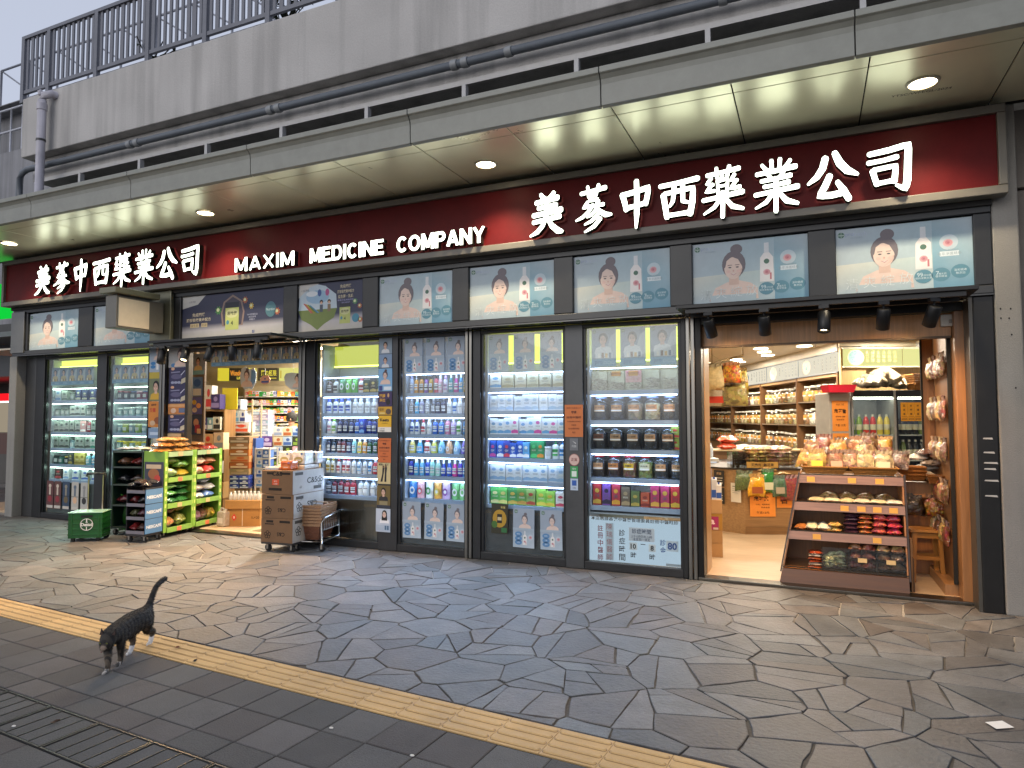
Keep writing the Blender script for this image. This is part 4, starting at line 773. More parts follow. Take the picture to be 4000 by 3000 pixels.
def bottle(k, w, h, d, body, cap, txt=None):
    """parts of one article: list of (part name, mesh)"""
    key = (k, round(w, 2), round(h, 2), body, cap, txt); out = []
    w, h = round(w, 2), round(h, 2); sy = d/w
    lab = 'e6e6e6' if cname(body) not in ('white',) else cap
    if k in 'cop':
        gl = 'gloss'
        out.append(('body', pm(key+('b',), lambda: MB(gl, body).lathe([(r*w, z*h) for r, z in PROF[k]], sy=sy, n=14), 'bottle_body')))
        def capf():
            m = MB('gloss', cap); z0 = PROF[k][-1][1]*h
            if k == 'p':
                m.lathe([(.17*w, z0), (.17*w, z0+.06*h)], n=10); m.lathe([(.05*w, z0+.06*h), (.05*w, z0+.2*h)], n=8); m.box(-.36*w, .1*w, -.09*w, .09*w, z0+.19*h, h*.99)
            else: r = PROF[k][-1][0]*w*(1.0 if k == 'c' else .85); m.lathe([(r, z0), (r*1.02, z0+.01*h), (r*.96, h*.985), (r*.8, h)], sy=sy, n=14)
            return m
        out.append(('pump' if k == 'p' else 'cap', pm(key+('c',), capf, 'bottle_cap')))
        def labf():
            m = MB('paper', lab); a = .98; pts = []
            for i in range(7):
                t = R(-140+i*100/6); pts.append((.505*w*math.cos(t), .505*w*sy*math.sin(t)-.0008))
            for z0, z1, c in ((.16, .50, lab), (.26, .33, cap if cname(cap) != cname(lab) else body), (.40, .43, '3a3f48')):
                o = .0004 if z0 != .16 else 0
                f = 1 if k != 'o' else 1.03
                m.add([(x*f, y*f-o, z*h) for z in (z0, z1) for x, y in pts], [(i, i+1, 8+i, 7+i) for i in range(6)], c)
            return m
        out.append(('paper_label', pm(key+('l',), labf, 'bottle_label')))
    elif k == 'j':
        def body_():
            m = MB('gloss', body); prof = [(.42, 0), (.52, .04), (.5, .3), (.36, .62), (.2, .8)]
            m.lathe([(r*w, z*h) for r, z in prof], -.05*w, 0, sy=sy, n=14); m.tube([(.02*w, 0, .77*h), (.26*w, 0, .72*h), (.4*w, 0, .5*h), (.44*w, 0, .3*h)], .075*w, 8); return m
        out = [('body', pm(key+('b',), body_, 'bottle_body')), ('cap', pm(key+('c',), lambda: MB('gloss', cap).lathe([(.2*w, .8*h), (.2*w, h)], -.05*w, 0, sy=.9, n=12), 'bottle_cap')),
               ('paper_label', pm(key+('l',), lambda: MB('paper', 'e9eef2').ell(-.05*w, .3*h, .24*w, .15*h, -.5*d-.004, 'e9eef2').ell(-.05*w, .3*h, .15*w, .08*h, -.5*d-.005, cap if cname(cap) != 'white' else body), 'bottle_label'))]
    elif k == 'u':
        def po():
            m = MB('film', body); n = 6; vs = []; fs = []
            for s in (-1, 1):
                for i in range(n+1):
                    for j in range(n+1):
                        u, v = i/n, j/n; t = (1-abs(2*u-1)**3)*(1-v**2.2); vs.append(((u-.5)*w*(1-.06*v+.04*math.sin(7*v)), s*d*.42*t+.003*s, v*h))
            N = (n+1)**2
            for i in range(n):
                for j in range(n):
                    a = i*(n+1)+j; fs += [(a, a+n+1, a+n+2, a+1), (N+a, N+a+1, N+a+n+2, N+a+n+1)]
            m.add(vs, fs, sm=True); return m
        out = [('body', pm(key+('b',), po, 'pouch_body')), ('paper_label', pm(key+('l',), lambda: MB('paper', cap).ell(0, .42*h, .3*w, .22*h, -d*.44, cap).ell(0, .42*h, .18*w, .11*h, -d*.445, 'f0f0f0' if cname(cap) != 'white' else body), 'pouch_label'))]
    elif k == 'b':
        def bx():
            m = MB('paper', body); m.box(-w/2, w/2, -d/2, d/2, 0, h); return m
        def pr():
            m = MB('paper', cap); y = -d/2-.0007
            m.poly([(-w*.5, y, h*.06), (w*.5, y, h*.06), (w*.5, y, h*.22), (w*.0, y, h*.28), (-w*.5, y, h*.2)], cap); m.ell(0, h*.66, w*.26, h*.1, y, cap, n=14)
            if txt: m.text(txt, 0, h*.42, h*.14, y-.0004, 'f4f6fa' if cname(body) in ('blue', 'navy') else '555c68', None, .02, w=w*.55)
            else:
                for q in (.42, .47): m.rect(-w*.3, w*.3, h*q, h*(q+.018), y, '7a808c' if cname(body) in ('white', 'beige', 'grey', 'pale blue') else 'e8e4d0')
            return m
        out = [('carton', pm(key+('b',), bx, 'carton')), ('print', pm(key+('l',), pr, 'carton_print'))]
    elif k == 't':
        out = [('tub', pm(key+('b',), lambda: MB('gloss', body).lathe([(r*w, z*h) for r, z in PROF['t']], n=16), 'tub_body')), ('lid', pm(key+('c',), lambda: MB('gloss', cap).lathe([(.47*w, .69*h), (.51*w, .7*h), (.51*w, .82*h), (.46*w, .84*h)], n=16), 'tub_lid')),
               ('paper_label', pm(key+('l',), lambda: MB('paper', 'dadcdc').add([(.503*w*math.cos(R(a)), .503*w*math.sin(R(a)), z*h) for z in (.2, .52) for a in range(-140, -39, 20)], [(i, i+1, 7+i, 6+i) for i in range(5)], 'c9cfd0'), 'tub_label'))]
    return out
KIND = dict(c='bottle', o='bottle', p='pump bottle', j='handled bottle', u='refill pouch', b='carton', t='tub')
def article(k, loc, w, h, d, body, cap, label, group, txt=None, rz=0.):
    ps = bottle(k, w, h, d, body, cap, txt); cat = {'b': 'box', 'u': 'pouch', 't': 'tub'}.get(k, 'bottle'); nm = {'b': 'product_box', 'u': 'refill_pouch', 't': 'lidded_tub', 'p': 'pump_bottle', 'j': 'handled_bottle'}.get(k, 'shampoo_bottle')
    t = thing(nm, label, cat, loc, rz, group)
    for n, me in ps: put(n, me, t)
def describe(k, body, cap):
    b, c = cname(body), cname(cap)
    if k == 'b': return f'{b} and {c} carton' if b != c else f'{b} carton'
    if k == 'u': return f'{b} refill pouch'
    return f'{b} {KIND[k]}' if b == c else f'{c.replace(" ", "-")}-topped {b} {KIND[k]}'
def shelving(lab, x0, x1, zs, top, items, win, group, hs=None, cool='b4d0ff', back='aeb4b8', outw=6.5, litbar='g12'):
    """a wall case: back, sides, shelves each with its own lamp strip, then the stock"""
    t = thing('display_shelving', lab, 'shelving', ((x0+x1)/2, .0, 0), 0, 'lit display cases in the windows'); w = (x1-x0)/2
    yb = .40
    MB('satin', back).box(-w, w, yb, yb+.02, .55, 2.56).build('back_panel', t)
    for s in (-1, 1): MB('satin', 'b9c0c6').box(s*w-.012, s*w+.012, .07, yb, .09, 2.56).build('side_panel', t)
    for i, z in enumerate(zs):
        s = MB('satin', 'b4bdca'); s.box(-w+.013, w-.013, .08, yb-.002, z-.012, z); s.box(-w+.013, w-.013, .062, .08, z-.045, z+.004, '9db0cf'); so_ = s.build('shelf', t)
        zt = zs[i-1]-.012 if i else top
        MB(litbar, cool).box(-w+.03, w-.03, .064, .080, zt-.046, zt-.035).build('lamp_strip', so_)
    MB('satin', 'a8adb3').box(-w, w, .08, yb, .575, .59).build('base_board', t)
    for z in zs[1::2]: lamp('lamp', 'AREA', (0, .055, z+.19), outw, H(cool)[:3], t, (0, -1, z-.35), shape='RECTANGLE', size=2*w-.1, size_y=.03)  # added area lamps, aimed outward to carry the strips' light onto the paving
    for r, row in enumerate(items):
        z = zs[r]; n = len(row); pitch = (2*w-.04)/n; gap = ((zs[r-1] if r else top+.02)-z)
        for i, it in enumerate(row):
            k, body, cap, *rest = it.split(':'); txt = rest[0] if rest else None
            wd = pitch*(.93 if k in 'bu' else .9); wd = min(wd, .105 if k not in 'bu' else .14)
            rg = random.Random(hash((r, i, body)) % 1000 if False else r*31+i*7)
            h = gap*{'c': .78, 'p': .84, 'o': .8, 'j': .82, 'u': .8, 'b': .74, 't': .62}[k]*(rg.uniform(.93, 1.03))
            if k == 'b': h = min(h, gap*rg.uniform(.62, .8))
            d = {'b': .07, 'u': .08}.get(k, wd*.72)
            x = (x0+x1)/2-w+.02+pitch*(i+.5)+rg.uniform(-.004, .004)
            l = f'{describe(k, body, cap)}, {ORD[i+1]} from left, {ORD[r+1]} shelf of {win}'
            article(k, (x, .14+rg.uniform(-.01, .012), z+.0045), wd, h, d, body, cap, l, group, txt, R(rg.uniform(-7, 7)))
            # a second one standing behind, mostly hidden, only where the row is loose
    return t
Zc, Zd, Ze, Zf, Za = [1.92, 1.66, 1.40, 1.15, .89, .62], [1.90, 1.65, 1.40, 1.17, .90, .63], [1.94, 1.68, 1.41, 1.14, .88, .61], [1.89, 1.57, 1.26, .96, .66], [1.89, 1.64, 1.38, 1.12, .86, .62]
def rows(s): return [r.split() for r in s.strip().split('\n')]
shelving('lit shampoo case behind the basket trolley', -5.81, -4.87, Zc, 2.16, rows('''
p:6a5a52:222 c:d8d8d0:333 u:3f8a4a:fff u:6cc040:fff u:58b848:fff c:eee:b33 b:1c3a2c:c8b060 b:222824:c8b060 b:2a4a38:c8b060
c:f0f2f2:2a50b8 c:f0f2f2:2a50b8 c:eef0ee:2a50b8 c:f0f0f0:3458b0 c:f2f2ee:d8d8d8 c:f2f2ee:d8d8d8 c:f0f0e8:ccc c:f2f2f0:ccc u:d88848:fff
c:f2f2f2:d8a0b0 c:f2f2ee:7ab848 c:1e2a58:223 c:1c2850:223 c:22306a:223 c:2a6ac8:1a2a60 b:2848a8:8ab8e8 c:223a90:112 c:1e3480:112 c:f0e8ec:d89ab0
c:2a2c48:111 c:1c3040:111 c:6a3a38:222 c:7a3a40:222 c:3a3a58:111 c:9ad0d0:fff c:e8cc58:eee c:e09848:fff c:2c5a30:123 c:244e2c:123 c:2a5430:123
c:eeead8:d8b840 c:e8e4d0:9a8a30 c:eee8e4:b02c38 c:eee8e4:c03440 c:e8e0dc:a83040 p:f2f2f2:ddd p:f0f2f4:88b8e0 p:f2f2f2:ccc p:f2f2f2:4a90c8 c:c84048:eee c:e8e8e8:4878c8
p:4a5868:333 p:7a2434:411 p:8a2838:511 c:b02c3c:611 c:b83040:611 p:f0f2f0:eee p:f0f2f0:eee p:f0f0f2:eee p:f2f2f2:eee'''), 'trolley window', 'bottles on lit window shelves')
shelving('lit body wash case with six small posters', -4.54, -3.67, Zd, 2.17, rows('''
c:b8c8e0:88a p:e8a030:fff p:d8922c:222 p:8a5aa8:222 p:c8a040:222 p:d86070:222 c:e8b8c8:eee c:e6e0ea:c8a0d0 o:3a9aa0:fff o:d040a0:fff o:3aa0d8:fff o:e8b830:fff
c:8a807c:999 c:4ab0d8:ddd c:8a88a0:999 c:a8a49c:aaa c:5a5c68:888 c:20284a:222 c:1e2444:222 c:f0f2f2:fff c:eef2f6:3a80d0 c:f2eef0:eee c:f0ecee:eee
o:f2f4f6:3a60b0 o:f2f4f6:3a60b0 o:f2f0f0:c83848 c:eee:ddd p:3a70c8:fff p:4a88d8:fff p:e898b0:fff c:cab0dc:eee p:eef2ea:58b040 c:5aa0d8:fff
o:e8d070:fff o:58b0e0:fff c:eee:c84848 o:d8d060:fff j:8ac8e8:fff j:e8b488:fff j:a8d0e8:fff j:8068c0:fff
c:2a3aa0:223 c:58a8d8:fff c:70b8e0:fff c:2c58c0:fff c:a0d8d0:fff c:b0e0d0:fff o:3a58c0:fff o:3460c8:fff o:e040a0:fff o:5a48b8:fff o:4a90d8:fff
u:3a88d0:fff u:e8b0b8:e06070 u:eef2ee:3a9a50 u:e8a848:e8d060 u:d8b8e0:8a40a0 u:78c078:fff u:8ad08a:fff'''), 'body wash window', 'bottles on lit window shelves')
shelving('lit skincare carton case with green-lit slots', -3.42, -2.455, Ze, 2.15, rows('''
b:eef0ea:68a8d8 b:c8c0a0:a89870 b:d0c8b0:b0a080 b:ccc8a8:a8a080 b:d0ccb4:9a9478 b:c8c4ac:a89c78
b:e4e8ee:b8c8d8 b:e6eaf0:b0c4d8 b:e4e8ee:a8c0d8 b:e8ecf0:b8c8d8 b:e4e8ee:b0c4d8 b:e6eaee:b8ccd8 b:f0f2f4:d8e0e8 b:e4e8ee:a8c0d0 b:e4e8ec:b0c4d4
b:e8ecf2:70a8d8 b:e8ecf2:70a8d8 b:e6eaf2:70a8d8 b:e8ecf2:d858a8 b:e6eaf2:68a0d8 b:e8ecf2:78b0d8 b:e8ecf2:d858a8 b:e6eaf2:70a8d8 b:e8ecf2:e058a8 b:e8ecf2:80b0d8
b:2858b8:d858a8:QV b:2860c0:eee:QV b:303c90:c83848:QV b:2a5ab8:eee:QV b:2858b0:eee:QV b:60a8d8:eee b:2a8a50:4ac070 b:2c9058:d88830 t:eef2f2:eee p:eef2ee:48b058 p:eef2f4:3888c8
b:dfe4ea:90b4d8 b:dfe4ea:90b4d8 b:e0e4ea:90b4d8 b:dfe4ea:a8c0d8 b:dfe4ea:90b4d8 b:e0e6ea:98b8d8 b:dfe4ea:90b4d8 b:d8dee6:90b0d0 b:c0ccd8:90b0d0
b:58b860:e8e0a0 b:68b858:e0d880 b:3a8a48:c8a848 b:5a8a3a:b88838 b:88a058:a8402c b:8ac048:e0c850 b:98c850:d8b840 b:e0d8d0:c03850'''), 'skincare window', 'cartons on lit window shelves')
GA = '9aa39f'; 
shelving('lit tub case at the far left with pale cartons', -11.37, -10.16, Za, 2.12, rows('''
b:c8d0d8:7a9ac0 b:b8c4b8:6a7a70 t:aab4ac:8a948c b:3a4a78:c8c8b0 b:34446e:c8c8b0 b:38487a:c8c8b0 b:344474:c8c8b0
t:9aa49e:5a645e t:a0aaa4:5a645e t:98a29c:5a645e b:c8d0cc:5a645e b:c0c8c8:5a645e b:c4ccc8:5a645e t:8e9a94:5a645e t:94a09a:4a5a68 t:909c98:4a5a68
b:a8b0a8:444c48 b:acb4ac:444c48 b:a8b0a8:444c48 b:acb4ac:444c48 b:a8aea8:444c48 b:e0a8a8:fff c:a83a48:ddd b:98a8a0:2a5a48 b:9caca4:2a5a48
b:8a948e:3a423e b:8e9892:3a423e b:8a948e:3a423e t:a8c0c8:6a8a98 b:98a29c:3a423e b:9aa49e:3a423e b:98a29c:3a423e b:b0bcb8:2a7a68 b:a8b4b0:2a6a58
t:2a4a48:111 t:2c6a60:1a3a38 t:2a3034:a89030 b:3a4240:a89848 b:b8a858:8a7a30 b:c0b060:8a7a30 c:78b8c8:fff c:68a8d0:fff p:d8c068:c84848
b:3a2a28:a83a40 b:e0e4e8:88a8d0 b:c8d0d8:3a58a8 b:d0d8dc:4868b0 b:d8dce0:4a60a8'''), 'far left window', 'tubs and cartons in the left windows', cool='c8e8d4', outw=4.)
shelving('lit can case half hidden by the poster column', -9.87, -8.99, Za, 2.12, rows('''
t:6a6878:8a4858 t:646878:8a4858 t:5a6070:3a4878 t:8a4a68:c8a8b8 t:7a4868:3a4878 t:585c6c:c04858
t:9ab0b0:d8e0e0 t:90a8a8:d8e0e0 t:98aeb0:d8e0e0 t:90a8ac:d8e0e0 t:98b0b0:d8e0e0 t:8ea6a8:d8e0e0
t:8aa8b0:e0e8e0 t:a8b858:d8d8a8 t:8aa0b0:e0e8e0 t:98b060:d8d8a8 t:88a0b0:e0e8e0 t:a0b060:d8d8a8
t:88a8a8:d8c048 t:c0b850:d8c048 t:90a8a8:d8c048 t:c8b848:d8c048 t:88a0a8:d8c048 t:b8b058:d8c048
t:90a0a8:d8d8d8 t:8a9ca8:d8d8d8 t:90a0a8:d8d8d8 t:8a9ca8:d8d8d8 t:90a0a8:d8d8d8 t:8a9ca8:d8d8d8
b:a8b0b8:687888 b:a0a8b0:687888 b:a8b0b8:687888 b:a0a8b0:687888'''), 'second window from left', 'tubs and cartons in the left windows', cool='c8e8d4', outw=4.)
# ---- the jar window
def jar_parts(w, h, content, lid, fill=.82, square=True, lab='c89868', gm='goods_fine', txt=None):
    key = ('jar', round(w, 3), round(h, 3), content, lid, lab, gm, txt); e = .5*w
    out = [('contents', pm(key+('c',), lambda: MB(gm, content).lathe([(e*.86, .02*h), (e*.93, .06*h), (e*.93, fill*.8*h), (e*.6, fill*.84*h), (.01, fill*.85*h)], n=16), 'jar_contents')),
           ('glass', pm(key+('g',), lambda: MB('clear').lathe([(e*.9, 0), (e, .03*h), (e, .72*h), (e*.9, .80*h), (e*.62, .86*h), (e*.62, .9*h)], n=18, cap=False), 'jar_glass')),
           ('lid', pm(key+('l',), lambda: MB('gloss', lid).lathe([(e*.68, .87*h), (e*.7, .88*h), (e*.7, .985*h), (e*.62, h)], n=18), 'jar_lid'))]
    if lab:
        def lb():
            m = MB('paper', lab); P = [(e*1.012*math.cos(R(a)), e*1.012*math.sin(R(a))) for a in range(-128, -51, 19)]
            m.add([(x, y, z*h) for z in (.34, .62) for x, y in P], [(i, i+1, len(P)+i+1, len(P)+i) for i in range(len(P)-1)]); n = len(P)
            m.add([(x*1.004, y*1.004, z*h) for z in (.36, .42) for x, y in P], [(i, i+1, n+i+1, n+i) for i in range(n-1)], 'ece8e4')
            if txt: m.text(txt, 0, h*.52, h*.075, -e*1.03, '3a2418', None, .01, w=e*.9)
            return m
        out.append(('paper_label', pm(key+('p',), lb, 'jar_label')))
    return out
def jar(loc, w, h, content, lid, label, group, **kw):
    t = thing('storage_jar', label, 'jar', loc, 0, group)
    for n, me in jar_parts(w, h, content, lid, **kw): put(n, me, t)
shelving('lit case of jars, bins and boxed tonics', -2.19, -1.215, Zf, 2.17, [], 'jar window', '', back='b9b0a2')
GJ = 'jars in the jar window'; X0, X1 = -2.17, -1.235
def xs(n): return [X0+(X1-X0)*(i+.5)/n for i in range(n)]
for i, x in enumerate(xs(5)):
    t = thing('clear_bin', f'clear bin of dried {["dark sea cucumber", "black sea cucumber strips", "dark fungus in a pink bag", "grey sea cucumber", "pale shells"][i]}, {ORD[i+1]} from left on top shelf', 'bin', (x, .16, Zf[0]+.005), 0, 'clear bins in the jar window'); w = .178
    b = MB('clear'); b.box(-w/2, w/2, -.07, -.067, 0, .21); b.box(-w/2, w/2, .067, .07, 0, .21); b.box(-w/2, -w/2+.003, -.067, .067, 0, .21); b.box(w/2-.003, w/2, -.067, .067, 0, .21); b.build('walls', t)
    g = MB('goods_fine', ['24262c', '1e2026', '2a2630', '3a3e46', '9a9488'][i]); rg = random.Random(i)
    for k in range(34): a = rg.uniform(0, 6.28); g.pillow(rg.uniform(-.06, .06), rg.uniform(-.04, .03), .005+.0036*k*(.6 if i == 1 else 1)*.9, .07, .026, .024, a, n=3, rg=rg, tilt=rg.uniform(-.4, .4))
    g.build('contents', t)
    if i in (1, 2): MB('paper', 'c8862c').box(-.05, .05, -.0735, -.0705, .15, .2).text('澳洲刺參', 0, .178, .03, -.0742, '5a2a10').build('price_label', t)
    if i == 2: MB('film', 'd03a70').box(-w/2+.004, w/2-.004, -.064, -.06, .08, .205).build('pink_bag', t)
for i, (x, c, nm, gm) in enumerate(zip(xs(5), ('4a4a52', '55565e', 'b8a488', 'd8c8a8', '4a4440'), ('dried abalone', 'sliced abalone', 'beige fish maw', 'pale fish maw', 'dark dried seafood'), ('goods_big',)*5)):
    jar((x, .16, Zf[1]+.005), .182, .262, c, '8a9ab8', f'square clear jar of {nm}, {ORD[i+1]} from left on second shelf of jar window', GJ, lab='c89060', gm=gm, txt=['頂級鮑', '極品鮑魚', '金山勾翅', '金山勾翅', '頂級海味'][i])
for i, x in enumerate([-2.15+.185*k for k in range(5)]):
    jar((x+.06, .16, Zf[2]+.005), .178, .262, '15151a', '1c1c24', f'black wine jar with paper label, {ORD[i+1]} from left on third shelf of jar window', GJ, lab=['7a4a34', 'b08a64', 'b08a64', 'b08a64', 'a87a54'][i], txt=['補酒', '頂級補', '頂級龜', '頂級酒', '鹿茸酒'][i])
for k in range(2): article('b', (-1.285+.005, .16, Zf[2]+.005+k*.125), .09, .12, .1, '9aa83a', 'c83a30', f'yellow-green tea box, {["lower", "upper"][k]} of two at the right end of third shelf', 'tea boxes in the jar window')
for i, (x, c, l, lb, tx) in enumerate(zip([X0+.07+.168*k for k in range(6)], ('2a1812', '3a1a10', '8a5a30', '9aa050', '20242c', '22262e'), ('b8242c', 'b8242c', 'c03038', 'b8242c', '4a5a78', '4a5a78'), ('d8a070', 'c88040', 'e0b830', 'd8d8b8', 'c89868', 'c89868'), ('十大補酒', '補酒', '蜜', '高粱酒', '蜂王', '頂級'))):
    jar((x, .16, Zf[3]+.005), .168, .245, c, l, f'{["dark brown", "reddish brown", "amber", "yellow-green", "blue-black", "blue-black"][i]} jar with {"red" if i < 4 else "slate"} lid, {ORD[i+1]} from left on fourth shelf', GJ, lab=lb, txt=tx, gm='goods_fine' if i < 2 else 'goods')
for i, (x, b, c) in enumerate(zip(xs(9), ('b02830', '7a4aa0', 'b02a40', '6a5a48', '5a6a38', 'b85030', 'b02c58', 'b83060', 'c02830'), ('d8b040', '2a1a38', 'd8a030', 'a8906a', 'b8a048', '7a2018', 'd8a840', 'd8a840', 'e0b838'))):
    article('b', (x, .15, Zf[4]+.005), .088, (.235, .225, .235, .2, .16, .15, .235, .235, .225)[i], .07, b, c, f'{cname(b)} tonic wine carton, {ORD[i+1]} from left on lowest shelf of jar window', 'tonic cartons in the jar window', ['參茸', '黑酒', '大鵬酒', '', '藥酒', '', '大鵬酒', '大鵬酒', '參十酒'][i] or None)
# ---- top light boxes, lower panels
def toplamp(x0, x1, z0, z1, y, lab, m='g2', c='b6c23c'):
    t = thing('light_box', lab, 'light box', ((x0+x1)/2, y, z0), 0, 'yellow-green light boxes at the window tops'); w = (x1-x0)/2
    MB(m, c).box(-w, w, 0, .01, .0, z1-z0).build('panel', t); fr = MB('satin', 'a8a65a')
    for a in ((-w, w, -.012, -.001), (-w, w, z1-z0+.001, z1-z0+.012)): fr.box(a[0], a[1], -.02, .012, a[2], a[3])
    fr.build('frame', t); MB('g5', 'd8e86a').box(-w+.02, w-.02, -.03, -.012, .004, .02).build('tube', t)
toplamp(-5.80, -4.88, 2.27, 2.55, .30, 'plain yellow-green light box at the top of the trolley window', 'g1', 'd2d750')
toplamp(-3.41, -2.46, 2.22, 2.555, .16, 'yellow-green light box behind the soap posters of the skincare window', 'g2', 'c4cf4a')
toplamp(-2.18, -1.22, 2.20, 2.555, .16, 'yellow-green light box behind the man posters of the jar window', 'g2', 'c4cf4a')
toplamp(-11.36, -10.17, 2.44, 2.555, .2, 'yellow-green light box at the top of the far left window', 'g2', 'ccd85a'); toplamp(-9.86, -9.0, 2.44, 2.555, .2, 'yellow-green light box at the top of the second window', 'g2', 'ccd85a')
for x0, x1, nm, m, c in ((-5.81, -4.87, 'trolley', 'steel', '6a6763'), (-4.54, -3.67, 'body wash', 'satin', '4a4e54'), (-3.42, -2.455, 'skincare', 'satin', '3c4046'), (-11.37, -10.16, 'far left', 'satin', '5a605e'), (-9.87, -8.99, 'second', 'satin', '4a4e4e')):
    tag(MB(m, c).box(0, x1-x0, .05, .06, .09, .575).build('kick_panel', loc=(x0, 0, 0)), f'plain lower panel under the shelves of the {nm} window', 'panel', 'lower panels of the display windows')
# ---- posters stuck on the glass
def art_tall(w, h):
    mb = MB('paper'); y = -.0008; mb.box(-w/2, w/2, 0, .002, 0, h, '8f9db0'); mb.add([(-w/2, y, 0), (w/2, y, 0), (w/2, y, h*.5), (-w/2, y, h*.5)], [(0, 1, 2, 3)], ['a9bccc', 'b6c4d2', '9fb0c0', '96a6b8'])
    bust(mb, w*.05, h*.46, h*.40, y-.0004); mb.rect(-w*.5, w*.5, h*.44, h*.5, y-.004, '9fb0c0')
    for k, zz in enumerate((.34, .23, .13)): mb.ell(-w*.24, h*zz, w*.17, h*.065, y-.001, '2f79b4', n=14); mb.text(['99%', '7種', '溫和'][k], -w*.24, h*zz, h*.035, y-.0014, 'd8e8f2')
    bottle_art(mb, w*.06, h*.07, w*.2, h*.36, y-.001); mb.ell(w*.32, h*.27, w*.12, h*.08, y-.001, 'b9c6d2'); rose(mb, w*.32, h*.27, w*.08, y-.0014); logo(mb, -w*.36, h*.92, w*.085, y-.001); return faded(mb, .2)
def art_man(w, h, yel=False):
    mb = MB('paper'); y = -.0008; mb.box(-w/2, w/2, 0, .002, 0, h, '7f93a8' if not yel else '6f86a0'); mb.poly([(w*.05, y, h*.3), (w*.5, y, h*.2), (w*.5, y, h*.9), (w*.3, y, h*.8)], 'b0bcc4')
    bust(mb, -w*.02, h*.34, h*.56, y-.0004, '1c1a1c', 'c9a590', top='d5dade' if not yel else 'c6b27c', man=True)
    mb.rect(-w/2, w/2, 0, h*.2, y-.004, '6da4c4'); mb.text('pro', -w*.2, h*.1, h*.1, y-.0045, '3c6fa0', None, .01)
    for k in range(3): mb.ring(w*(.06+.16*k), h*.1, h*.03, h*.045, y-.0045, 'a8cade', n=14)
    mb.rect(-w*.34, w*.36, h*.22, h*.35, y-.004, 'cfd8de' if not yel else 'd0b868')
    for k in range(4): mb.rect(-w*.24+w*.15*k, -w*.14+w*.15*k, h*.23, h*(.34+.02*(k % 2)), y-.005, ['e8e8e4', '6a4a30', 'd8b060', '4a6a8a'][k])
    logo(mb, -w*.38, h*.92, w*.075, y-.001); return faded(mb, .15)
TW = art_tall(.255, .43).mesh('poster_print'); TM = art_man(.27, .41).mesh('poster_print'); TMY = art_man(.2, .28, True).mesh('poster_print')
GP_ = 'small soap posters on the window glass'
def stick(me, name, x, z, lab, group, y=-.006, rz=0., sc=1.):
    o = put(name, me, None, (x, y, z)); o.rotation_euler.y = R(rz); o.scale = (sc, 1, sc); tag(o, lab, 'poster', group); return o
for i, x in enumerate((-4.37, -4.07, -3.77)):
    stick(TW, 'soap_poster', x, 2.13, f'soap poster with woman, {ORD[i+1]} of three at the top of the body wash window', GP_); stick(TW, 'soap_poster', x-.01, .17, f'soap poster with woman, {ORD[i+1]} of three at the foot of the body wash window', GP_, rz=(-1, 1, .6)[i])
for i, x in enumerate((-3.245, -2.925, -2.605)): stick(TW, 'soap_poster', x, 2.12, f'soap poster with woman, {ORD[i+1]} of three at the top of the skincare window', GP_, y=.012)
for i, x in enumerate((-2.93, -2.60)): stick(TW, 'soap_poster', x, .165, f'soap poster with woman, {["left", "right"][i]} of two at the foot of the skincare window', GP_, rz=(.5, -.6)[i])
for i, x in enumerate((-2.00, -1.685, -1.37)): stick(TM, 'man_poster', x, 2.145, f'pale blue poster of a man in white, {ORD[i+1]} of three above the jars', 'posters of a man in white', y=.012)
for i, x in enumerate([-11.2+.21*k for k in range(5)]): stick(TMY, 'man_poster', x, 2.14, f'dim small poster of a man, {ORD[i+1]} of five across the far left window', 'posters of a man in white', y=.012, sc=1.02)
for i, x in enumerate([-9.72+.2*k for k in range(4)]): stick(TMY, 'man_poster', x, 2.14, f'dim small poster of a man, {ORD[i+1]} of four across the second window', 'posters of a man in white', y=.012, sc=1.0)
def art_plain(w, h, bg, bits):
    mb = MB('paper'); mb.box(-w/2, w/2, 0, .002, 0, h, bg); y = -.0008
    for b in bits:
        k = b[0]; y -= .0004
        if k == 'r': mb.rect(b[1]*w, b[2]*w, b[3]*h, b[4]*h, y, b[5])
        elif k == 'e': mb.ell(b[1]*w, b[2]*h, b[3]*w, b[4]*h, y, b[5], n=16)
        elif k == 't': mb.text(b[1], b[2]*w, b[3]*h, b[4]*h, y, b[5], None, b[6] if len(b) > 6 else 0, w=b[7]*w if len(b) > 7 else None)
        elif k == 'w': bust(mb, b[1]*w, b[2]*h, b[3]*h, y, *b[4:])
        elif k == 'p': mb.poly([(a*w, y, c*h) for a, c in b[1]], b[2])
    return mb
def poster(name, x, z, w, h, bg, bits, lab, y=-.006, group=None, rz=0.):
    return stick(art_plain(w, h, bg, bits).mesh('poster_print'), name, x, z, lab, group, y, rz)
GS = 'bills on the sticker column'; sy_ = -.042; cx_ = -4.752
poster('face_poster', cx_, 2.39, .19, .19, '8698a8', [('w', 0, .05, .75, '1c1a1c', 'c9a590', 'd5dade', True)], 'grey blue poster of a man, topmost on the sticker column', sy_, GS)
poster('face_poster', cx_, 2.22, .19, .165, '7f97b4', [('w', 0, .0, .8, '1c1a1c', 'c9a590', 'd5dade', True)], 'second poster of a man from top of the sticker column', sy_, GS)
poster('ad_poster', cx_, 1.93, .2, .28, '7fb0d8', [('w', 0, .3, .6), ('r', -.45, -.2, .02, .24, '3a4a88'), ('r', -.1, .45, .05, .2, 'd8e2ec')], 'sky blue advert with woman and blue can on the sticker column', sy_, GS)
poster('ad_poster', cx_, 1.745, .2, .178, '3a2c58', [('t', '閱讀', -.2, .72, .24, 'd0a040', .02), ('t', '馬拉', -.2, .42, .24, 'd0a040', .02), ('e', .22, .3, .16, .22, '1a1420'), ('e', .24, .75, .07, .14, 'c8a070')], 'purple bill with gold characters on the sticker column', sy_, GS)
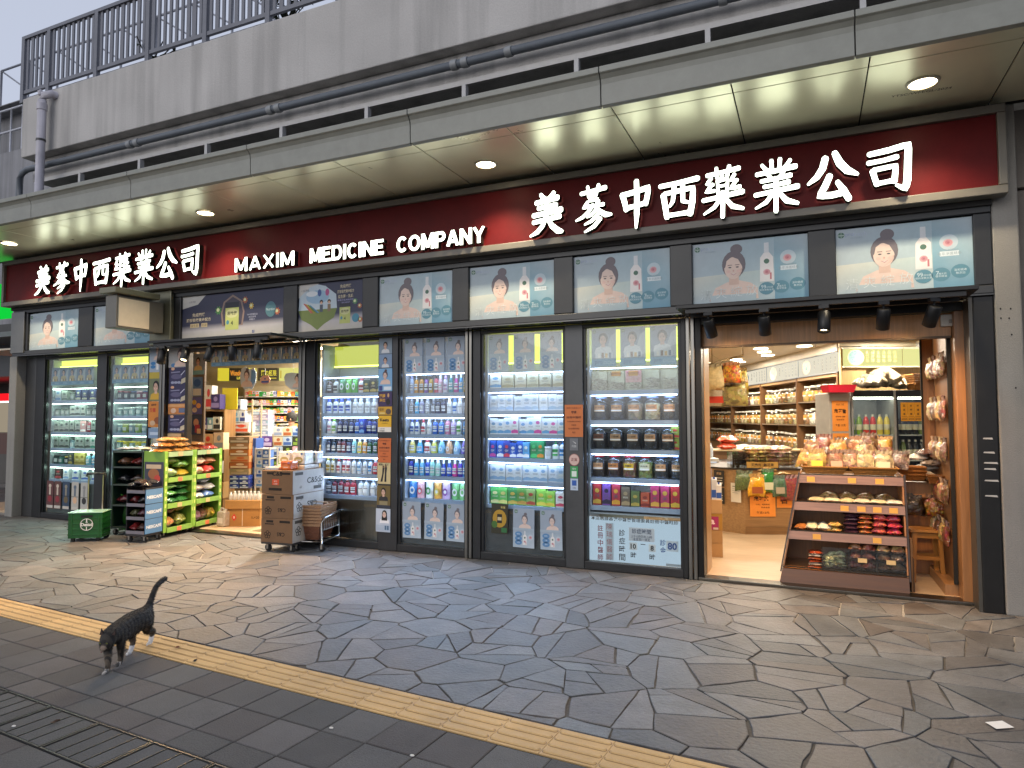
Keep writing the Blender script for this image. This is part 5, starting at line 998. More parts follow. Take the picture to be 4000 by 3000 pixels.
poster('ad_poster', cx_, 1.64, .2, .1, 'c89a30', [('t', '優惠', -.25, .65, .3, '3a2810'), ('e', .25, .4, .2, .35, '5a4a40'), ('r', -.4, .0, .1, .3, 'e0c878')], 'yellow strip bill below the purple one on the sticker column', sy_, GS)
poster('delivery_sticker', cx_-.005, 1.43, .195, .2, 'e0b028', [('t', 'Keeta', 0, .74, .2, '1a1a1a', .03, .66), ('t', '立即掃碼點餐', 0, .54, .07, '6a5418'), ('r', -.5, .5, .0, .3, 'e8e4dc'), ('t', '一鍵下載', -.18, .19, .09, '2a2a2a', .01), ('t', '即享優惠', -.18, .07, .09, '2a2a2a', .01)], 'yellow delivery sticker reading Keeta on the column', sy_, GS)
poster('recruit_notice', cx_-.005, 1.055, .19, .3, 'c96a34', [('t', '美蔘中西藥業公司', 0, .90, .045, '5a1c10', 0, .8), ('t', '聘請', 0, .77, .085, '4a140a', .02), ('t', '註冊中醫師', 0, .61, .07, '4a140a', .01, .8), ('t', '有意者請與本店聯絡', 0, .48, .04, '5a1c10', 0, .75), ('t', '收銀員', 0, .37, .05, '5a1c10'), ('t', '駐店藥劑師', 0, .26, .05, '5a1c10', 0, .6), ('t', '電話', 0, .14, .05, '5a1c10')], 'orange recruiting notice on the sticker column beside the shampoo', sy_, GS)
poster('ad_poster', cx_-.01, .80, .19, .26, 'c8b88a', [('t', '鬆勁・舒緩', 0, .9, .1, '2a2a2a', .02, .8), ('p', [(-.25, .1), (-.1, .1), (.0, .5), (.05, .75), (-.1, .75), (-.12, .45)], '1c1a1e'), ('p', [(.05, .1), (.2, .1), (.2, .5), (.25, .78), (.08, .78), (.08, .45)], '1e1c20'), ('e', -.03, .8, .07, .06, '6a4a3a'), ('e', .16, .83, .07, .06, '6a4a3a')], 'beige bill with two black-clad exercisers on the sticker column', sy_, GS)
poster('ad_poster', cx_-.012, .51, .195, .27, '6a5a30', [('w', 0, .32, .6, '1c1a1c', 'c9a590', '24262c', True), ('r', -.5, .5, .0, .12, '2a3040'), ('r', -.3, .3, .13, .3, '8a8060')], 'dark gold bill with a man in black on the sticker column', sy_, GS)
poster('ad_poster', cx_-.016, .22, .21, .28, 'b9c4d4', [('w', .1, .38, .58, '17151a', 'd8b8a8', 'e8e8ec', False, False), ('r', -.5, .5, .05, .3, 'a8b8cc'), ('r', .12, .24, .1, .28, '4a6a8a'), ('r', .28, .4, .1, .28, '4a6a8a')], 'pale blue bill with a dark-haired woman, lowest on the sticker column', sy_, GS)
GO = 'notices on the post left of the jar window'; ox = -2.323
poster('recruit_notice', ox, 1.395, .205, .345, 'c4703a', [('t', '美蔘中西藥業公司', 0, .90, .045, '5a1c10', 0, .8), ('t', '聘請', 0, .77, .085, '4a140a', .02), ('t', '註冊中醫師', 0, .61, .07, '4a140a', .01, .8), ('t', '有意者請與本店聯絡', 0, .48, .04, '5a1c10', 0, .75), ('t', '收銀員', 0, .37, .05, '5a1c10'), ('t', '駐店藥劑師', 0, .26, .05, '5a1c10', 0, .6), ('t', '電話', 0, .14, .05, '5a1c10')], 'orange recruiting notice on the post left of the jar window', sy_, GO)
poster('info_sticker', ox, 1.25, .095, .13, '6a6e74', [('t', '冷氣', 0, .35, .2, 'c8ccd0'), ('p', [(-.2, .8), (.25, .6), (.2, .55)], 'e0e0e0')], 'grey sticker below the orange notice on the post', sy_, GO)
rs = MB('paper', 'b08a84'); rs.ell(0, .065, .06, .065, -.0005, 'a06a64', n=24); rs.ell(0, .065, .054, .058, -.001, 'd0b4ac', n=24); rs.text('正貨', 0, .068, .036, -.0014, '7a3030', None, .02)
tag(put('seal_sticker', rs.mesh('sticker_print'), None, (ox, sy_+.004, 1.085)), 'round pinkish genuine-goods sticker on the post', 'sticker', GO)
poster('pay_sticker', ox, .955, .085, .125, '3a9a58', [('r', -.32, .32, .12, .6, 'd8e4dc'), ('t', '支付', 0, .8, .16, 'e8f2ea')], 'green payment sticker on the post', sy_, GO); poster('pay_sticker', ox, .825, .085, .125, 'b4c4d8', [('r', -.3, .3, .4, .85, '2a58a8'), ('t', '付款', 0, .2, .14, '3a4a6a')], 'blue and white payment sticker, lowest on the post', sy_, GO)
for i_, (x_, bg_, c1_, c2_, nm_) in enumerate(((-11.22, '5a3434', '8a2a34', 'c8b8a8', 'dark red'), (-11.03, '5c3a36', '8a2a34', 'c8b8a8', 'reddish'), (-10.82, '2c4058', '6a5a40', '8a8478', 'navy'), (-10.60, 'b4b0a8', 'd8b090', '5a6878', 'white'), (-10.38, 'b0aea8', '2a2a2c', '8a8a8a', 'grey'))): poster('carton_front', x_, .16, .17, .44, bg_, [('r', -.45, .45, .02, .12, 'c0bab0'), ('e', 0, .35, .3, .12, c1_), ('r', -.12, .12, .5, .75, c2_), ('e', 0, .82, .2, .07, c2_), ('r', -.5, .5, .47, .485, '2a2624')], f'{nm_} tall printed panel, {ORD[i_+1]} of five at the foot of the far left window', -.004, 'panels at the foot of the far left window')
poster('coffee_poster', -3.225, .30, .205, .335, '2c2a18', [('e', 0, .5, .42, .3, 'b08a28'), ('r', -.15, .15, .35, .65, '1a1a14'), ('r', -.12, .12, .44, .55, 'c8b890'), ('e', -.3, .3, .18, .12, '3f6a2a'), ('r', .12, .45, .05, .2, '2a6a38'), ('t', '有機', .2, .88, .08, 'd8c878')], 'dark gold poster with black jar at the foot of the skincare window', -.006, None, 1.)
# clinic notice at the foot of the jar window
cs = thing('clinic_notice', 'backlit white clinic notice under the jar shelves with consulting hours', 'sign', (-1.70, .03, .09)); w = .48
MB('g1', 'b6cadd').box(-w, w, .0, .01, .0, .46).build('panel', cs); tx = MB('satin', '15181f')
tx.text('本店聘請香港中醫藥管理委員註冊中醫駐診', 0, .445, .04, -.0008, '15181f', 'satin', .015, w=.92)
tx.vtext('註冊中醫師', -.36, .375, .068, -.0008, '8a2a34', 'satin', .012); tx.box(-.30, -.215, -.012, -.001, .015, .405, 'c4d4e4', 'satin'); tx.vtext('陳瑞儀醫師', -.2575, .40, .07, -.0135, 'a8686c', 'satin', .0)
tx.vtext('診症時間', -.125, .345, .075, -.0008, '15181f', 'satin', .012); tx.box(-.05, .215, -.006, -.001, .235, .37, 'd2d8e6', 'satin'); tx.text('診症時間', .082, .335, .05, -.0075, '3a4668', 'satin', .01, w=.2); tx.text('上午10時至晚上8時', .082, .282, .03, -.0075, '3a4668', 'satin', 0, w=.22); tx.text('逢星期一休息', .082, .252, .03, -.0075, '3a4668', 'satin', 0, w=.18)
tx.box(-.045, .035, -.006, -.001, .14, .215, 'dfe5ee', 'satin'); tx.text('10', -.005, .178, .052, -.0075, '15181f', 'satin', .03); tx.text('時', -.005, .085, .062, -.0008, '15181f', 'satin', .012); tx.rect(.07, .12, .20, .207, -.0008, '15181f', 'satin')
tx.box(.155, .225, -.006, -.001, .135, .21, 'dfe5ee', 'satin'); tx.text('8', .19, .173, .052, -.0075, '15181f', 'satin', .03); tx.text('時', .19, .08, .062, -.0008, '15181f', 'satin', .012)
tx.vtext('診金', .30, .27, .068, -.0008, '24509a', 'satin', .012); tx.box(.335, .455, -.006, -.001, .155, .26, 'd2deee', 'satin'); tx.text('80', .395, .207, .072, -.0075, '24509a', 'satin', .035); tx.box(.33, .48, -.005, -.001, .005, .03, 'aeb8c4', 'satin')
tx.build('lettering', cs)
# ================================================================ things standing outside
def wheel(t, x, y, r=.035, rz=0.):
    c = thing_part('caster', t, (x, y, 0), rz); m = MB('matte', '151515'); m.T = Matrix.Translation((0, .012, r))@Matrix.Rotation(R(90), 4, 'X'); m.lathe([(r*.9, -.012), (r, -.008), (r, .008), (r*.9, .012)], n=16); m.build('tyre', c)
    return c
def thing_part(name, t, loc, rz=0.):
    m = MB('metal', '8a8a88'); m.box(-.012, .012, -.012, .004, .03, .085); m.tube([(-.018, .012, .036), (.018, .012, .036)], .008, 8); o = m.build(name, t); o.location = loc; o.rotation_euler.z = rz; return o
def bagpile(group, cat, nm, specs, parent_T):
    """specs: (label, x, y, z, lx, ly, h, ang, colour, material)"""
    for i, (lab, x, y, z, lx, ly, h, ang, c, m) in enumerate(specs):
        p = parent_T@Vector((x, y, z)); rg = random.Random(i*7+int(abs(x)*1000))
        b = MB(m, c); b.pillow(0, 0, 0, lx, ly, h, 0, n=6, rg=rg); o = b.build(nm, loc=p); o.rotation_euler.z = ang+parent_T.to_euler().z
        tag(o, lab, cat, group)
# ---- green box trolley
tt = thing('shopping_trolley', 'dark green crate trolley with white emblem and pull handle at the left', 'trolley', (-8.72, -1.02, 0), R(35))
m = MB('gloss', '1d5a2c'); w, d = .20, .14
m.box(-w, w, -d, d, .05, .075); 
for a in ((-w, w, -d, -d+.012), (-w, w, d-.012, d), (-w, -w+.012, -d+.012, d-.012), (w-.012, w, -d+.012, d-.012)): m.box(*a, .075, .37)
for z in (.09, .16, .23, .30): m.box(-w-.006, w+.006, -d-.006, -d-.0005, z, z+.014); m.box(w+.0005, w+.007, -d, d, z, z+.014)
for x in (-.17, .15): m.box(x, x+.02, -d-.008, -d-.0005, .06, .365)
m.build('crate', tt, .004); MB('gloss', 'a8d8c0').box(-w-.008, w+.008, -d-.008, d+.008, .371, .385).build('lid', tt, .005)
e = MB('paper', 'e8ece4'); y = -d-.0092; e.ell(.02, .225, .083, .083, y+.0006, '1a4a26', n=28); e.ring(.02, .225, .070, .077, y, 'eef0ea', n=28); e.text('Dettol', .02, .225, .042, y-.0004, 'eef0ea', None, .03, w=.13); e.rect(.014, .026, .255, .296, y, 'eef0ea'); e.rect(.008, .032, .25, .258, y, 'eef0ea'); e.rect(.016, .024, .152, .197, y, 'eef0ea'); e.build('emblem', tt)
MB('matte', '0e120e').box(-.05, .09, -d-.0075, -d-.0066, .315, .345).build('grip_hole', tt)
h = MB('steel', 'b8a890'); h.tube([(-.09, d+.02, .1), (-.09, d+.02, .84)], .011, 8); h.tube([(.09, d+.02, .1), (.09, d+.02, .84)], .011, 8); h.build('pull_rod', tt); MB('satin', '1a1c1a').tube([(-.115, d+.02, .82), (-.11, d+.02, .86), (.11, d+.02, .86), (.115, d+.02, .82)], .017, 8).build('grip', tt)
for x in (-.15, .15): wheel(tt, x, d-.02, .045); MB('matte', '151515').box(x-.02, x+.02, -d+.01, -d+.05, 0, .05).build('foot', tt)
gb = MB('film', '3f8a2e'); gb.T = Matrix.Translation((0, 0, .03))@Matrix.Rotation(R(84), 4, 'X'); gb.pillow(0, .24, -.09, .36, .52, .2, n=9, rg=random.Random(3)); gb.T = None
for k in range(9): a = k*.7; gb.add([(.06*math.cos(a), .05*math.sin(a)-.05, .46), (.17*math.cos(a)-.02, .12*math.sin(a)-.05, .56+.04*(k % 3)), (.06*math.cos(a+.5), .05*math.sin(a+.5)-.05, .5)], [(0, 1, 2)], '58a83c')
tag(gb.build('green_bag', loc=(-8.80, -.36, 0), rz=R(25)), 'bulging green plastic bag between the green crate trolley and the dark rack', 'bag')
# ---- dark tall rack
dk = thing('goods_rack', 'tall dark green goods rack with pale packets on its top, by the left window', 'rack', (-8.62, -.42, 0), R(14)); w, d = .24, .2
m = MB('satin', '173029')
for a in ((-w, -w+.02, -d, d), (w-.02, w, -d, d)): m.box(*a, .09, 1.16)
m.box(-w+.02, w-.02, d-.015, d, .09, 1.16); m.build('frame', dk, .004)
for z in (.10, .40, .68, .92, 1.13): MB('satin', '2a3a36').box(-w+.021, w-.021, -d, d-.016, z, z+.02).build('shelf', dk)
for x in (-w+.04, w-.04):
    for y in (-d+.04, d-.04): wheel(dk, x, y, .04)
DT = Matrix.Translation((-8.62, -.42, 0))@Matrix.Rotation(R(14), 4, 'Z')
bagpile('packets on the dark green rack', 'packet', 'snack_packet', [(f'{c} packet, {ORD[i+1]} from left on top of the dark green rack', -.15+.15*i, -.05+.04*(i % 2), 1.151, .17, .2, .055, .3*i, h, 'film') for i, (c, h) in enumerate((('white', 'e0dcd4'), ('silver grey', 'b8b4b0'), ('cream', 'e4d4b8')))]+
 [(f'{c} packet on the {ORD[j+1]} shelf from top of the dark green rack, {["left", "right"][i]}', -.1+.2*i, -.06, z+.021, .18, .22, .12, .2*i, h, 'film') for j, z in enumerate((.92, .68, .40)) for i, (c, h) in enumerate([(('brown', '6a4a34'), ('dark red', '6a2420')), (('black', '1c1c20'), ('dark brown', '3a2a20')), (('maroon', '5a1c24'), ('dark green', '1f4030'))][j])], DT)
# ---- blue board rack
nk = thing('coffee_rack', 'small wheeled rack with blue coffee boards on its side, before the green racks', 'rack', (-8.0, -.78, 0), R(9)); w, d = .15, .14
for x in (-w+.03, w-.03):
    for y in (-d+.03, d-.03): wheel(nk, x, y, .04)
m = MB('satin', '1c1c22'); m.box(-w, w, -d, d, .085, .11); m.box(-w, w, d-.012, d, .111, .70); m.box(-w, -w+.01, -d, d-.012, .111, .70); m.box(w-.01, w, -d, d-.012, .111, .70); m.build('frame', nk, .003)
for z in (.12, .30, .47, .64): s = MB('satin', '24242a'); s.box(-w+.011, w-.011, -d, d-.013, z, z+.012); s.box(-w+.011, w-.011, -d-.01, -d-.001, z-.006, z+.034, '77747c'); s.build('shelf', nk)
for i, z in enumerate((.115, .305, .497)):
    b = MB('paper', '4f78a8'); b.box(w+.001, w+.008, -d-.005, d+.005, z, z+.183, '4f7aa8'); b.T = Matrix.Translation((w+.0085, 0, z))@Matrix.Rotation(R(90), 4, 'Z'); b.text('NESCAFÉ', 0, .09, .046, -.0005, 'd2dae4', None, .04, w=.25); b.rect(-.1, .09, .062, .066, -.0005, 'a8b8cc'); b.build('blue_board', nk)
hbm = MB('paper', '2c3448'); hbm.box(-w, w, d+.002, d+.012, .40, 1.02); hbm.ell(0, .86, .09, .07, d+.0012, '8a5a38'); hbm.rect(-.12, .12, .93, .985, d+.0012, 'b8a890'); hbm.ell(.06, .80, .05, .05, d+.0008, 'a83a30'); hbm.build('header_board', nk)
NT_ = Matrix.Translation((-8.0, -.78, 0))@Matrix.Rotation(R(9), 4, 'Z')
bagpile('packets on the blue board rack', 'packet', 'coffee_packet', [(f'{c} foil packet, {ORD[i+1]} in the heap on top of the blue board rack', -.09+.09*(i % 3), -.07+.1*(i//3), .701+.03*(i % 2), .13, .15, .07, .5*i, h, 'film') for i, (c, h) in enumerate((('black', '1c1a1e'), ('brown black', '2c2220'), ('dark', '221e22'), ('black and cream', '4a4038'), ('dark brown', '2a201c'), ('charcoal', '26262a')))]+
 [(f'{c} packet on the {ORD[j+1]} shelf of the blue board rack, {["left", "right"][i]}', -.06+.12*i, -.05, z+.013, .115, .15, .11, .15*i, h, 'film') for j, z in enumerate((.64-.17, .30, .12)) for i, (c, h) in enumerate([(('dark red', '5a1c1c'), ('black', '1a1a1c')), (('olive', '4a4a30'), ('maroon', '4a1c2a')), (('red', '7a2424'), ('brown', '4a2c20'))][j])], NT_)
# ---- two lime green racks, open side towards the right
def lime(lab, x, y, ang, w, d, lips, tops, nm):
    t = thing('green_rack', lab, 'rack', (x, y, 0), ang, 'lime green snack racks'); W_ = w/2
    for s in (-1, 1):
        m = MB('satin', '6f9c38'); m.box(s*W_-.012, s*W_+.012, 0, d, .07, 1.155); m.box(s*W_-.03, s*W_+.03, -.012, -.001, .07, 1.155, '7fae42'); m.build('side_panel', t, .003)
        v = MB('paper', 'd8d060'); v.T = Matrix.Translation((s*W_, -.0125, 0))
        for k in range(9): v.rect(-.012, .012, .2+.1*k, .25+.1*k, -.0005, 'e4dc8a' if k % 2 else 'c8d870')
        v.build('trim_print', t)
    MB('satin', '3f4a38').box(-W_+.013, W_-.013, d-.012, d, .08, 1.12).build('back_panel', t)
    for k, z in enumerate((.10, .42, .77, 1.115)):
        s = MB('satin', '8aa878'); s.box(-W_+.013, W_-.013, 0, d-.013, z-.012, z); s.box(-W_+.031, W_-.031, -.022, -.002, z-.035, z+.03, '9cb88a' if k == 3 else '86b050'); s.build('shelf', t)
        MB('paper', 'd0b080' if k % 2 else 'e07a58').box(-.05, .03, -.0245, -.0225, z-.03, z+.026).build('price_card', t)
    for sx in (-W_+.04, W_-.04):
        for yy in (.05, d-.05): wheel(t, sx, yy, .038)
    M_ = Matrix.Translation((x, y, 0))@Matrix.Rotation(ang, 4, 'Z'); sp = []
    for k, (z, names_, lay) in enumerate(lips):
        for i, (px_, zz, lx, ly, h, c) in enumerate(lay): sp.append((f'{names_[i % len(names_)]} bag, {ORD[i+1]} on the {["bottom", "third", "second"][k]} shelf of the {nm} green rack', px_, .13+.02*(i % 2), z+zz*1.5+.002, lx*1.08, ly*1.05, h*1.45, .12*((i % 3)-1), c, 'film' if k else 'goods'))
    bagpile('snack bags on the lime racks', 'snack bag', 'snack_bag', sp, M_)
    bagpile('bread bags on the lime racks', 'bread bag', 'bread_bag', [(f'{c} bag of buns, {ORD[i+1]} in the heap on the {nm} green rack', a, b, 1.117+zz, lx, ly, h, .2*((i % 3)-1), hx, mm_) for i, (c, a, b, zz, lx, ly, h, hx, mm_) in enumerate(tops)], M_)
ang = R(99.6)
lime('left lime green rack on castors heaped with bagged buns', -7.975, -.275, ang, .52, .34, [
 (.10, ['brown', 'orange', 'mixed', 'cream'], [(-.13, 0, .2, .22, .12, 'b07038'), (.12, 0, .2, .22, .13, '9aa04a'), (-.1, .12, .2, .2, .1, '6a3a20'), (.12, .13, .18, .2, .1, 'c8a060')]),
 (.42, ['dark green', 'green', 'pale green'], [(-.12, 0, .25, .26, .07, '2f6a34'), (.13, 0, .24, .26, .07, '3a7a3c'), (-.12, .065, .25, .26, .07, '5a9a50'), (.13, .065, .24, .26, .07, '2a6030'), (-.12, .13, .24, .25, .07, '7aa868'), (.12, .13, .24, .25, .06, '3a7a3c')]),
 (.77, ['pale green', 'yellow', 'green', 'olive'], [(-.13, 0, .24, .26, .11, 'b0c890'), (.12, 0, .24, .26, .09, 'c8a838'), (.1, .085, .26, .26, .08, '5a8a3a'), (-.05, .12, .26, .24, .08, '6a8a40')])],
 [('golden', -.17, .16, 0, .22, .3, .08, 'b8813f', 'film'), ('pale brown', .03, .15, 0, .22, .3, .08, 'c08a48', 'film'), ('golden', .2, .16, 0, .2, .3, .08, 'bc8744', 'film'), ('brown', -.15, .16, .075, .22, .3, .08, 'a8703a', 'film'), ('golden', .05, .15, .075, .22, .3, .08, 'c89450', 'film'), ('golden', .2, .17, .075, .2, .28, .075, 'b27c3c', 'film'), ('light', -.06, .16, .145, .22, .28, .08, 'cc9c5a', 'film'), ('golden', .14, .16, .145, .2, .28, .075, 'c49050', 'film')], 'left')
lime('right lime green rack on castors with red price cards', -8.065, .275, ang, .54, .34, [
 (.10, ['brown', 'yellow', 'purple brown', 'tan'], [(-.14, 0, .17, .2, .13, '6a3a4a'), (.02, 0, .17, .2, .13, '7a4a38'), (.17, 0, .16, .2, .13, 'd0b040'), (-.1, .13, .2, .2, .12, 'b08050')]),
 (.42, ['white and blue', 'cream', 'blue', 'pale'], [(-.13, 0, .22, .24, .08, 'd0c8c0'), (.12, 0, .22, .24, .08, '6a88c0'), (-.12, .075, .22, .24, .08, 'b8a898'), (.13, .075, .22, .24, .08, 'd8d4d0'), (0, .15, .24, .24, .08, '8a9ab8')]),
 (.77, ['pink', 'red', 'cream', 'brown'], [(-.14, 0, .22, .24, .1, 'd89a80'), (.11, 0, .22, .24, .1, 'c83a34'), (-.1, .095, .22, .24, .09, 'e0c0a8'), (.14, .095, .22, .24, .08, 'c88a68')])],
 [('brown', -.08, .16, 0, .2, .26, .07, '8a5028', 'film'), ('dark red', .1, .16, 0, .2, .26, .08, '9a2c28', 'film'), ('red', .2, .14, .0, .16, .24, .08, 'a83430', 'film'), ('brown', -.18, .17, .0, .2, .28, .09, 'a87040', 'film'), ('tan', -.08, .16, .075, .22, .28, .07, 'b88450', 'film')], 'right')
# ---- carton stack on a dolly
kx, ky, ka = -5.87, -.37, R(5)
kt = thing('dolly', 'flat wheeled dolly under the stack of tissue cartons', 'dolly', (kx, ky, 0), ka); MB('satin', '2a2622').box(-.225, .225, -.31, .31, .095, .118).build('deck', kt, .004)
for x in (-.17, .17):
    for y in (-.25, .25): wheel(kt, x, y, .045)
def flower(m, cx, cz, r, y, c):
    for k in range(5): a = R(90+72*k); m.ring(cx+r*.55*math.cos(a), cz+r*.55*math.sin(a), r*.30, r*.45, y, c, n=12)
for i, (z, lab) in enumerate(((.119, 'lowest'), (.405, 'middle'), (.691, 'topmost'))):
    b = thing('tissue_carton', f'brown tissue carton with black flower print, {lab} of the stack on the dolly', 'carton', (kx, ky, z), ka+R((0, 1.2, -.8)[i]), 'tissue cartons on the dolly'); w, d, h = .225, .31, .284
    bx = MB('card', '7a5c40'); bx.box(-w, w, -d, d, 0, h); bx.build('box', b, .004)
    p = MB('card', '2a2018'); y = -d-.0012
    if i < 2: flower(p, -.13, .09, .05, y, '241c14'); 
    p.T = Matrix.Rotation(math.pi, 4, 'Y') if i < 2 else None
    if i < 2: p.T = Matrix.Translation((.06, 0, .10))@Matrix.Rotation(math.pi, 4, 'Y'); p.text('C&S', 0, 0, .045, y, '241c14', None, .02, w=.11); p.T = None
    else: p.text('C&S', .0, .245, .05, y, '241c14', None, .03, w=.15); p.box(-.12, .07, y-.001, y, .045, .075, '241c14'); p.box(-.07, .03, y-.002, y, .11, .18, 'd85a34'); p.text('紙巾', -.02, .155, .022, y-.003, 'f0e0d0'); p.text('大特價', -.02, .125, .018, y-.003, 'f0e0d0')
    p.rect(-.15, -.05, .235, .262, y, '241c14'); p.rect(.04, .19, .235, .262, y, '241c14')
    if i < 2: p.rect(-.17, -.04, .21, .225, y, '3a2c20')
    p.build('print', b)
    q = MB('card', 'b5aea4'); q.box(w+.0006, w+.002, -d+.002, d-.002, .003, h-.003, 'a9a196'); q.T = Matrix.Translation((w+.0026, 0, 0))@Matrix.Rotation(R(90), 4, 'Z')  # pale sheet paints the window light on this side into the colour
    q.rect(-.27, -.12, .225, .26, -.0004, '4a443c'); q.rect(.09, .25, .035, .075, -.0004, '4a443c'); flower(q, -.2 if i != 2 else .22, .13, .06, -.0004, '3a342c'); q.T = q.T@(Matrix.Translation((.06, 0, .15))@(Matrix.Rotation(math.pi, 4, 'Y') if i < 2 else Matrix.Identity(4))); q.text('C&S', 0, 0, .07, -.0004, '3a342c', None, .02, w=.2); q.text('60', -.22 if i == 2 else .22, -.07, .03, -.0004, '3a342c'); q.build('lit_side_print', b)
CT = Matrix.Translation((kx, ky, .9755))@Matrix.Rotation(ka, 4, 'Z')
def pack(lab, x, y, z, w, d, h, c, c2, group, T, name='tissue_pack', cat='tissue pack', rz=0.):
    p = T@Vector((x, y, z)); t = thing(name, lab, cat, p, T.to_euler().z+rz, group); m = MB('film', c); m.box(-w/2, w/2, -d/2, d/2, 0, h); m.build('pack', t, min(.018, h*.2))
    q = MB('paper', c2); q.ell(0, h*.35, w*.36, h*.24, -d/2-.0009, c2); q.ell(w*.25, h*.8, w*.1, h*.08, -d/2-.0009, '4a6a9a'); q.rect(-w*.2, w*.2, h*.3, h*.36, -d/2-.0014, 'f0ede4'); q.build('print', t)
GT = 'tissue packs on the cartons'
pack('white tissue pack with green oval, left one on the carton stack', -.10, .05, .055, .17, .22, .16, 'e4dccb', 'a09058', GT, CT); pack('white tissue pack with green oval, right one on the carton stack', .10, .05, .055, .17, .22, .165, 'e8e0d0', 'a09058', GT, CT, rz=.08)
pack('orange tissue pack before the white ones on the carton stack', .07, -.18, .0, .16, .14, .11, 'c05a1e', 'd8742c', GT, CT); pack('flat white pack at the front edge of the carton stack', -.12, -.17, 0, .2, .2, .035, 'd8d0c4', 'a8c0d0', GT, CT); pack('white base pack under the two green oval packs', 0, .09, 0, .40, .30, .052, 'd4ccc0', 'c0b8a8', GT, CT); pack('white tissue pack at the back of the carton stack', .12, .24, .055, .2, .14, .15, 'dcd8d4', '88b0a0', GT, CT)
# ---- basket trolley
bt = thing('basket_trolley', 'chrome wheeled cart holding the nested shopping baskets', 'cart', (-5.60, -.22, 0), R(14)); c = MB('metal', 'b9b8b4')
w, d = .16, .24
for x in (-w, w): c.tube([(x, -d, .09), (x, -d, .34), (x+.02, -d+.02, .40), (x+.02, d-.02, .43), (x, d, .38), (x, d, .09)], .0125, 10); c.tube([(x, -d, .115), (x, d, .115)], .010, 8); c.tube([(x, -d, .25), (x, d, .25)], .008, 8)
for y in (-d, -.08, .08, d): c.tube([(-w, y, .115), (w, y, .115)], .009, 8)
for k in range(9): y = -d+.05*k+.04; c.tube([(w+.01, y, .25), (w+.02, y, .41)], .004, 6)
c.tube([(-w, d, .36), (w, d, .36)], .010, 8); c.build('frame', bt)
for x in (-w, w):
    for y in (-d, d): wheel(bt, x, y, .04)
BTM = Matrix.Translation((-5.60, -.22, 0))@Matrix.Rotation(R(14), 4, 'Z')
def basket_mesh():
    m = MB('fibre', '8a5c42'); w0, w1, d0, d1, h = .105, .15, .155, .21, .20; t = .006
    def ringz(f, o=0): ww, dd = w0+(w1-w0)*f-o, d0+(d1-d0)*f-o; return [(-ww, -dd, h*f), (ww, -dd, h*f), (ww, dd, h*f), (-ww, dd, h*f)]
    A, Bq = ringz(0), ringz(.85); m.add(A+Bq, [(i, (i+1) % 4, 4+(i+1) % 4, 4+i) for i in range(4)], '7a4c36'); m.add(ringz(0.02, t)+ringz(.85, t), [(4+i, 4+(i+1) % 4, (i+1) % 4, i) for i in range(4)], '5a3828'); m.poly(A[::-1]); 
    for f in (.25, .5): 
        q = ringz(f, -.002); m.tube(q+[q[0]], .004, 5, '8a5c42')
    o, i_ = ringz(1, -.012), ringz(1, .004); o2 = [(x, y, z-.03) for x, y, z in ringz(1, -.010)]
    m.add(o+i_+o2, [(k, (k+1) % 4, 4+(k+1) % 4, 4+k) for k in range(4)]+[(8+k, 8+(k+1) % 4, (k+1) % 4, k) for k in range(4)], 'a07a58')
    return m
bk = basket_mesh().mesh('basket'); hd = MB('fibre', 'b49470'); hd.tube([(-.15, 0, .19), (-.13, .0, .215), (.13, 0, .215), (.15, 0, .19)], .007, 6); hm = hd.mesh('basket_handle')
for k in range(7):
    t = thing('shopping_basket', f'brown plastic shopping basket, {ORD[k+1]} from bottom of the nest on the cart', 'basket', BTM@Vector((-.015, -.02, .127+.037*k)), R(14+(k*37 % 5)-2), 'nested shopping baskets'); put('basket', bk, t)
    if k > 4: put('handle', hm, t)
